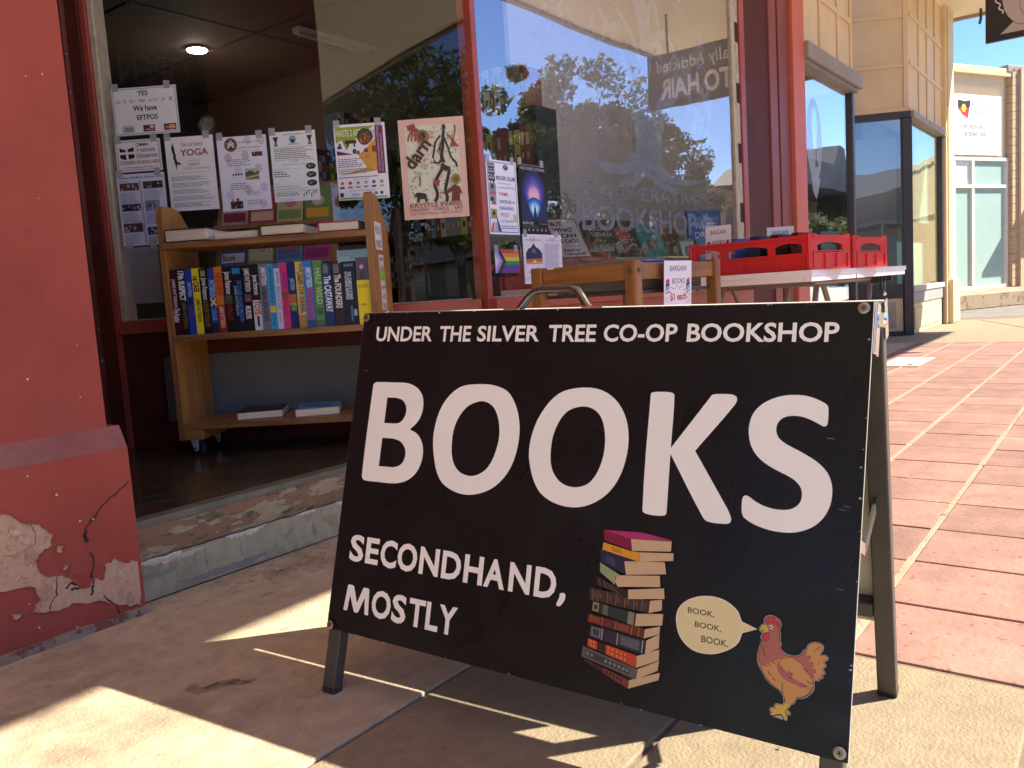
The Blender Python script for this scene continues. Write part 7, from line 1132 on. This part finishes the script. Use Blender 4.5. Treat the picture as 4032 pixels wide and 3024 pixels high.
b = MB(o); b.tube([(3.9, 1.19, .728), (5.24, 1.19, .728)], .011, gt_, 8); b.tube([(3.9, 1.76, .728), (5.24, 1.76, .728)], .011, gt_, 8); b.tube([(5.15, 1.2, .72), (5.15, 1.75, .72)], .012, gt_, 8); b.tube([(4.16, 1.2, .72), (4.16, 1.75, .72)], .012, gt_, 8); b.build("cross_tube", tb)
b = MB(o); b.box(5.19, 1.14, .705, 5.22, 1.18, .735, rub); b.build("foot_clip", tb); b = MB(o); b.box(4.93, 1.15, .70, 4.99, 1.19, .735, rub); b.tube([(4.95, 1.14, .735), (4.94, 1.135, .68), (4.96, 1.135, .635), (4.995, 1.135, .63), (5.0, 1.135, .68), (5.02, 1.14, .735)], .008, rub, 8); b.tube([(4.955, 1.132, .64), (5.0, 1.132, .632)], .010, chrome, 8); b.build("latch", tb)
redp = pm("red crate plastic", (.68, .028, .026), .33, var=.10, scale=6, bump=.04, bscale=40, dirt=(.40, .03, .025), dirt_amt=.5)
def crate(name, label, loc, rz):
    t = thing(name, label, "crate", loc, rz, "red crates on the folding table")
    Wc, Lc, H = .40, .60, .148; th = .012
    b = MB(); b.box(0, 0, 0, Wc, Lc, .006, redp); b.build("base", t, bevel=.002)
    def side(F, L, slots, nm, notch):
        b = MB(); z1 = .074; z2 = .118
        b.fbox(F, 0, .0, -th, L, z1, -.003, redp); b.fbox(F, 0, z2, -th, L, H - .008, -.003, redp)
        xs = [0] + [v for s in slots for v in s] + [L]
        for i in range(0, len(xs), 2): b.fbox(F, xs[i], z1, -th, xs[i + 1], z2, -.003, redp)
        for s0, s1 in slots:   # arched head of each hand hole
            n = 8; P = [(s0 + (s1 - s0) * i / n, z2 + .0005 - .014 * abs(2 * i / n - 1) ** 2.2) for i in range(n + 1)]
            for i in range(n): b.prism([P[i], P[i + 1], (P[i + 1][0], z2 + .001), (P[i][0], z2 + .001)], F, -th, -.0031, redp)
        for z, hh in ((.0, .006), (z1 - .006, .005), (H - .012, .012)): b.fbox(F, .0 if z < .01 else .012, z, -.003, L if z < .01 else L - .012, z + hh, .004, redp)
        if nm == "end_panel": b.fbox(F, .012, z1 + .003, -.003, L - .012, z1 + .007, .003, redp)
        k = 5 if L > .5 else 4
        for i in range(k): x = .012 + (L - .024) * i / (k - 1); b.fbox(F, x - .005, .006, -.003, x + .005, z1 - .006, .005, redp)
        for i in range(2 if L > .5 else 0): x = .03 + (L - .06) * (i) ; b.fbox(F, x - .006, .006, -.003, x + .006, H - .012, .005, redp)
        for i in (0, 1): b.fbox(F, (0 if i == 0 else L - .05), H - .008, -th, (.05 if i == 0 else L), H + .006, -.001, redp)
        b.fbox(F, .07, H - .008, -th, L - .07, H, -.002, redp)
        for i in range(3): b.fbox(F, .12 + .16 * i * L / .6, .016, -.003, .135 + .16 * i * L / .6, .026, -.0022, pm("scuffed recess", (.20, .06, .05), .7))
        b.build(nm, t, bevel=.0022)
    side(Frame((0, Lc, 0), (0, -1, 0), (0, 0, 1)), Lc, [(.035, .165), (.20, .40), (.435, .565)], "side_panel", 1)
    side(Frame((Wc, 0, 0), (0, 1, 0), (0, 0, 1)), Lc, [(.035, .165), (.20, .40), (.435, .565)], "side_panel", 1)
    side(Frame((.0125, 0, 0), (1, 0, 0), (0, 0, 1)), Wc - .025, [(.06, Wc - .085)], "end_panel", 0)
    side(Frame((Wc - .0125, Lc, 0), (-1, 0, 0), (0, 0, 1)), Wc - .025, [(.06, Wc - .085)], "end_panel", 0)
    for x, y in ((.008, .008), (Wc - .008, .008), (.008, Lc - .008), (Wc - .008, Lc - .008)): b = MB(); b.tube([(x, y, 0), (x, y, H + .008)], .012, redp, 8); b.build("corner_post", t)
    return t
C1 = (3.62, 1.112, .786); c1 = crate("red_crate", "nearer red plastic crate with long slotted side on the white table", C1, R(-8))
c2 = crate("red_crate", "farther red plastic crate at the right end of the white table", (4.27, 1.10, .786), R(-8))
def cl(base, a, c, z, rz=R(-8)): return Vector(base) + Matrix.Rotation(rz, 3, 'Z') @ Vector((a, c, z))
BKC = [('#3a5f9a', "blue book with a round portrait"), ('#7d6a52', "tan book"), ('#2a2c44', "navy book"), ('#8a8a80', "grey book"), ('#3f2a22', "brown book"), ('#b8b0a0', "pale book"), ('#5a1f24', "wine red book"), ('#2f5a4a', "green book")]
for k, (c, lb) in enumerate(BKC):
    bm = book_mesh(.03 + .008 * (k % 3), .125 if k in (1, 3, 5) else .158, .19, pm("cover " + c, c, .4), [('e', .5, .6, .3, '#b08a72')] if k == 0 else []).build("crate_book", None)
    bm.location = cl(C1, .05 + .10 * (k % 2), .41 - .05 * k, .008); bm.rotation_euler = (R(0), 0, R(-8) - R(90)); tag(bm, lb + " standing inside the nearer red crate", "book", "books in the red crate")
for k, (c, lb) in enumerate((('#4a5a86', "slate blue book"), ('#94703a', "mustard book"), ('#6a2a3c', "plum book"))):
    bm = book_mesh(.035, .12, .19, pm("cover " + c, c, .4), []).build("crate_book", None); bm.location = cl((4.27, 1.10, .786), .08, .45 - .07 * k, .008); bm.rotation_euler = (0, 0, R(-98)); tag(bm, lb + " standing inside the farther red crate", "book", "books in the red crate")
def bargain(label, F, w, h, curl=.0):
    b = MB(); n = 8; pw = pm("bargain paper", (.82, .79, .79), .75, var=.04); P = []
    f = lambda v: -curl * (v / h) ** 2 * .02
    for c in (-.0007, .0):
        for j in range(n + 1):
            for i in (0, 1): P.append(F(w * i, h * j / n, c))
    m = 2 * (n + 1); fs = []
    for j in range(n): fs += [(m + 2*j, m + 2*j + 1, m + 2*j + 3, m + 2*j + 2), (2*j + 1, 2*j, 2*j + 2, 2*j + 3)]
    b.add(P, fs, pw)
    b.text(F, "BARGAIN", .20 * w, .82 * h, .80 * w, .915 * h, ink('#33304a')); b.text(F, "BOOKS", .28 * w, .60 * h, .74 * w, .695 * h, ink('#33304a'))
    for s in (.12, .86):
        b.poly(F, [((s - .06) * w, .66 * h), ((s + .03) * w, .70 * h), ((s + .07) * w, .64 * h), ((s - .04) * w, .60 * h)], ink('#b8303f')); b.poly(F, [((s - .06) * w, .60 * h), ((s + .06) * w, .63 * h), ((s + .07) * w, .57 * h), ((s - .06) * w, .53 * h)], ink('#2c3f86'))
        for k in range(3): b.poly(F, [((s - .07) * w, (.52 - .035 * k) * h), ((s + .07) * w, (.55 - .035 * k) * h), ((s + .08) * w, (.53 - .035 * k) * h), ((s - .07) * w, (.495 - .035 * k) * h)], ink(['#5a7a96', '#b9c4cc', '#5a8a96'][k]))
    star = []
    for k in range(26): a = k * math.pi / 13; rr = 1.0 if k % 2 else .68; star.append(((.5 + .48 * rr * math.cos(a)) * w, (.34 + .25 * rr * math.sin(a)) * h))
    b.stroke(F, star + [star[0]], .0026, ink('#c25a6a')); b.text(F, "$1 each", .22 * w, .29 * h, .80 * w, .44 * h, ink('#b02a30'), bold=.02)
    o_ = b.build("bargain_sign"); tag(o_, label, "sign", "bargain books signs"); return o_
du = Matrix.Rotation(R(-8), 3, 'Z') @ Vector((0, -1, 0))
Fb1 = Frame(cl(C1, .035, .535, .012), du, Vector((.06, 0, 1))); bargain("white bargain books sign standing at the left inside the nearer red crate", Fb1, .135, .222)
Fb2 = Frame(cl(C1, .30, .36, .012), Vector((.5, -.86, 0)), Vector((.05, 0, 1))); bargain("white bargain sign mostly hidden behind the red crate rim", Fb2, .125, .205)

# ------------------------------------------------------------------ low timber rack of magazines
rk = thing("timber_rack", "small open timber rack with square posts in front of the street window", "rack", (2.84, 1.56, 0)); o = (2.84, 1.56, 0)
rw = wood("rack timber", (.20, .078, .022), (.36, .155, .045), rough=.45, axis=2); rwx = wood("rack rail timber", (.20, .078, .022), (.36, .155, .045), rough=.45, axis=0); rwy = wood("rack end timber", (.20, .078, .022), (.36, .155, .045), rough=.45, axis=1)
X0, X1, Y0, Y1 = 2.475, 3.185, 1.335, 1.765
for x, y in ((X0, Y0), (X1 - .045, Y0), (X0, Y1 - .045), (X1 - .045, Y1 - .045)): b = MB(o); b.box(x, y, 0, x + .045, y + .045, .850, rw); b.build("post", rk, bevel=.004)
for y in (Y0 + .012, Y1 - .034): b = MB(o); b.box(X0 + .046, y, .785, X1 - .046, y + .022, .842, rwx); b.build("rail", rk, bevel=.003)
for x in (X0 + .012, X1 - .034): b = MB(o); b.box(x, Y0 + .046, .785, x + .022, Y1 - .046, .842, rwy); b.build("rail", rk, bevel=.003)
b = MB(o); b.box(X0 + .03, Y0 + .03, .735, X1 - .03, Y1 - .03, .747, pm("dark hardboard", (.05, .03, .02), .6)); b.build("tray", rk)
for x, y in ((X0 + .022, Y0 - .003), (X0 - .003, Y0 + .022)): b = MB(o); b.tube([(x, y, .815), (x + (.004 if y > Y0 else 0), y + (.004 if y < Y0 else 0), .815)], .008, tube_m, 10); b.build("bolt", rk)
for k, (c, lb) in enumerate((('#b8902c', "yellow magazine"), ('#3a5a8a', "blue magazine"), ('#c9c2b8', "white magazine"), ('#7d8a96', "grey blue magazine"), ('#d8b03a', "gold magazine"))):
    b = MB(); b.box(0, 0, 0, .21, .28, .004, pm("cover " + c, c, .3)); b.box(.0, 0, .0041, .209, .28, .0052, pm("cover2 " + c, c, .3)); ob = b.build("magazine"); ob.location = (X0 + .05 + .085 * k, Y0 + .07 + .01 * (k % 2), .842 + .001 + .0056 * k * 0 + [0, .0, .0, .0, .0][k] + .0056 * (k % 3)); ob.location.z = .748 + .0056 * k + .094 * (1 if k in (0, 1, 3) else .98)
    ob.rotation_euler = (0, 0, R([3, -4, 5, -2, 4][k])); tag(ob, lb + " lying face up in the timber rack", "magazine", "magazines in the timber rack")
b = MB(); b.box(X0 + .05, Y0 + .06, .748, X1 - .06, Y1 - .08, .8385, pm("dim magazine edges", (.12, .10, .08), .8, var=.5, scale=6, stretch=(1, 1, 60))); tag(b.build("magazine_pile"), "thick pile of magazines filling the timber rack", "magazines")
Fn = Frame((2.665, Y0 - .001, .640), (1, 0, 0), (0, -.05, 1)); bargain("white bargain books one dollar sign hanging on the timber rack", Fn, .225, .205)

# ------------------------------------------------------------------ books displayed in the street window
def display(label, x, y, z, w, h, th, cover, draw, lean=.60, yaw=-.45):
    u = Vector((math.cos(yaw), math.sin(yaw), 0)); nn = Vector((u.y, -u.x, 0)); vv = (-nn * lean + Vector((0, 0, math.sqrt(1 - lean * lean))))
    F = Frame((x, y, z), u, vv); b = MB(); c = pm("cover " + cover, cover, .3, var=.06)
    b.fbox(F, 0, 0, -.002, w, h, 0, c); b.fbox(F, 0, 0, -th, w, h, -th + .002, c); b.fbox(F, 0, 0, -th + .0021, .002, h, -.0021, c); b.fbox(F, .003, .002, -th + .0022, w - .002, h - .002, -.0022, paperm)
    draw(b, F, w, h); o_ = b.build("display_book", bevel=.001); tag(o_, label, "book", "books shown in the street window"); return F
def db1(b, F, w, h):
    T, Rc, E, P, L = U(w, h); Rc(b, F, .04, .03, .96, .97, '#d6d2cf')
    for t, x0, x1, z in (("BUT", .12, .50, .80), ("WHAT", .12, .78, .65), ("CAN", .30, .80, .50)): T(b, F, t, x0, z, x1, z + .11, K, .04)
    T(b, F, "i", .24, .36, .30, .47, '#b02a30', .04); T(b, F, "DO?", .36, .36, .82, .47, K, .04); L(b, F, .2, .27, .9, .32, 2, '#9a4a4a', 3, .1); T(b, F, "Alastair", .16, .15, .74, .24, K, .03); T(b, F, "Campbell", .16, .05, .84, .14, K, .03)
display("white book with red border and heavy black capitals in the street window", 3.50, 2.30, .925, .185, .265, .034, '#b0302c', db1)
def db2(b, F, w, h):
    T, Rc, E, P, L = U(w, h); T(b, F, "DEATH IN", .12, .72, .85, .84, '#c9c6c0', .02); T(b, F, "VIENNA", .15, .56, .88, .68, '#c9c6c0', .02); P(b, F, [(.1, .1), (.5, .45), (.9, .1)], '#2c3440'); E(b, F, .5, .3, .12, .1, '#4a5460')
display("black book with white capitals leaning beside the scrolled stand in the street window", 4.10, 2.46, .93, .20, .27, .04, '#16161a', db2, lean=.5)
def db3(b, F, w, h):
    T, Rc, E, P, L = U(w, h); E(b, F, .5, .62, .3, .2, '#c2452c'); Rc(b, F, .1, .05, .9, .3, '#3a2422'); T(b, F, "LAST", .15, .35, .85, .46, '#d8a89a', .02); T(b, F, "BOOKS", .15, .15, .85, .27, '#c94a3a', .02)
display("dark book with a red round picture right of the black one in the street window", 4.42, 2.50, .95, .19, .26, .03, '#33282c', db3, lean=.5)
def db4(b, F, w, h):
    T, Rc, E, P, L = U(w, h); Rc(b, F, .3, .35, .7, .6, '#23403f'); E(b, F, .5, .48, .14, .1, '#b8863a'); T(b, F, "TIDES", .2, .75, .8, .86, '#1a3c3c')
display("teal covered book with a small square picture in the street window", 4.72, 2.46, .92, .18, .25, .03, '#2f9a98', db4, lean=.5)
def db5(b, F, w, h):
    T, Rc, E, P, L = U(w, h); Rc(b, F, .1, .55, .9, .9, '#7d5040'); E(b, F, .6, .25, .2, .15, '#d8cfc0'); E(b, F, .4, .4, .1, .1, '#2c1c18'); T(b, F, "WILD", .15, .62, .8, .76, '#3a221c', .02)
display("reddish brown picture book in the street window", 4.93, 2.42, .92, .17, .25, .03, '#8d5a48', db5, lean=.5)
def db6(b, F, w, h):
    T, Rc, E, P, L = U(w, h); T(b, F, "AUSTRALIA", .1, .80, .9, .86, '#a9bcd8'); T(b, F, "WHEEL", .18, .60, .9, .74, '#c9d2e0', .02); T(b, F, "DRIVE", .18, .42, .8, .55, '#c9d2e0', .02); Rc(b, F, .1, .08, .9, .3, '#2c3f6a')
display("large blue book with white capitals at the right end of the street window", 5.02, 2.30, .92, .28, .31, .02, '#274f96', db6, lean=.1)
def db7(b, F, w, h): T, Rc, E, P, L = U(w, h); Rc(b, F, .1, .1, .9, .9, '#c9cfc0'); E(b, F, .5, .5, .25, .25, '#5a7a4a')
display("pale green and white book in the street window", 4.86, 2.27, .86, .13, .20, .02, '#5f8a5c', db7, lean=.35)
def db8(b, F, w, h): T, Rc, E, P, L = U(w, h); T(b, F, "The", .25, .65, .5, .75, '#d8dcd8'); T(b, F, "quiet hours", .2, .45, .85, .56, '#d8dcd8')
display("small slate teal book with white title near the bargain sign in the street window", 5.0, 2.22, .88, .11, .17, .02, '#5f8a8f', db8, lean=.3)
def db9(b, F, w, h): T, Rc, E, P, L = U(w, h); Rc(b, F, 0, .0, 1, .5, '#c9772c'); P(b, F, [(.1, .2), (.3, .45), (.5, .3), (.7, .5), (.9, .2)], '#5a2c14'); Rc(b, F, .0, .5, 1, 1, '#3a2422'); T(b, F, "RED CENTRE", .1, .65, .9, .78, '#b8584a')
display("red brown landscape book propped behind the white one in the street window", 3.78, 2.40, .90, .26, .25, .03, '#5a2f2c', db9, lean=.8)
st = thing("scroll_stand", "cream wire book stand with scrolled top in the street window", "book stand", (4.2, 2.5, .66)); o = (4.2, 2.5, .66); wire = pm("cream wire", (.62, .55, .42), .4)
def spiral(cx, cz, r, y, s, turns=1.3): return [(cx + s * r * (1 - t * .75) * math.cos(math.pi * .5 - t * turns * 2 * math.pi), y, cz + r * (1 - t * .75) * math.sin(math.pi * .5 - t * turns * 2 * math.pi)) for t in [k / 18 for k in range(19)]]
b = MB(o)
for cx, cz, r, s in ((4.05, 1.27, .05, 1), (4.14, 1.24, .045, -1), (4.48, 1.22, .05, 1), (4.03, 1.16, .04, -1)): b.tube(spiral(cx, cz, r, 2.62, s), .006, wire, 6)
b.tube([(4.0, 2.62, .66), (4.02, 2.62, 1.1), (4.1, 2.62, 1.28)], .006, wire, 6); b.build("back_scroll", st)
b = MB(o); b.tube(spiral(4.20, .985, .035, 2.36, -1), .006, wire, 6); b.tube(spiral(4.50, .985, .035, 2.36, 1), .006, wire, 6); b.tube([(4.20, 2.36, 1.02), (4.26, 2.36, .96), (4.32, 2.36, 1.0), (4.36, 2.36, 1.01), (4.40, 2.36, 1.0), (4.44, 2.36, .96), (4.50, 2.36, 1.02)], .006, wire, 6); b.tube([(4.15, 2.36, .925), (4.55, 2.36, .925)], .008, wire, 6); b.tube([(4.25, 2.36, .925), (4.25, 2.4, .66)], .006, wire, 6); b.tube([(4.45, 2.36, .925), (4.45, 2.4, .66)], .006, wire, 6); b.build("front_scroll", st)
# little plinths under the displayed books
pl_ = thing("display_plinth", "dark stepped plinth carrying the books in the street window", "plinth", (4.4, 2.5, .66)); b = MB((4.4, 2.5, .66)); b.box(3.45, 2.26, .661, 5.38, 2.62, .918, wood("display timber", (.22, .12, .06), (.32, .18, .09))); b.build("plinth_body", pl_)
print("books in the bookcases:", nb_, "objects:", len(bpy.data.objects))
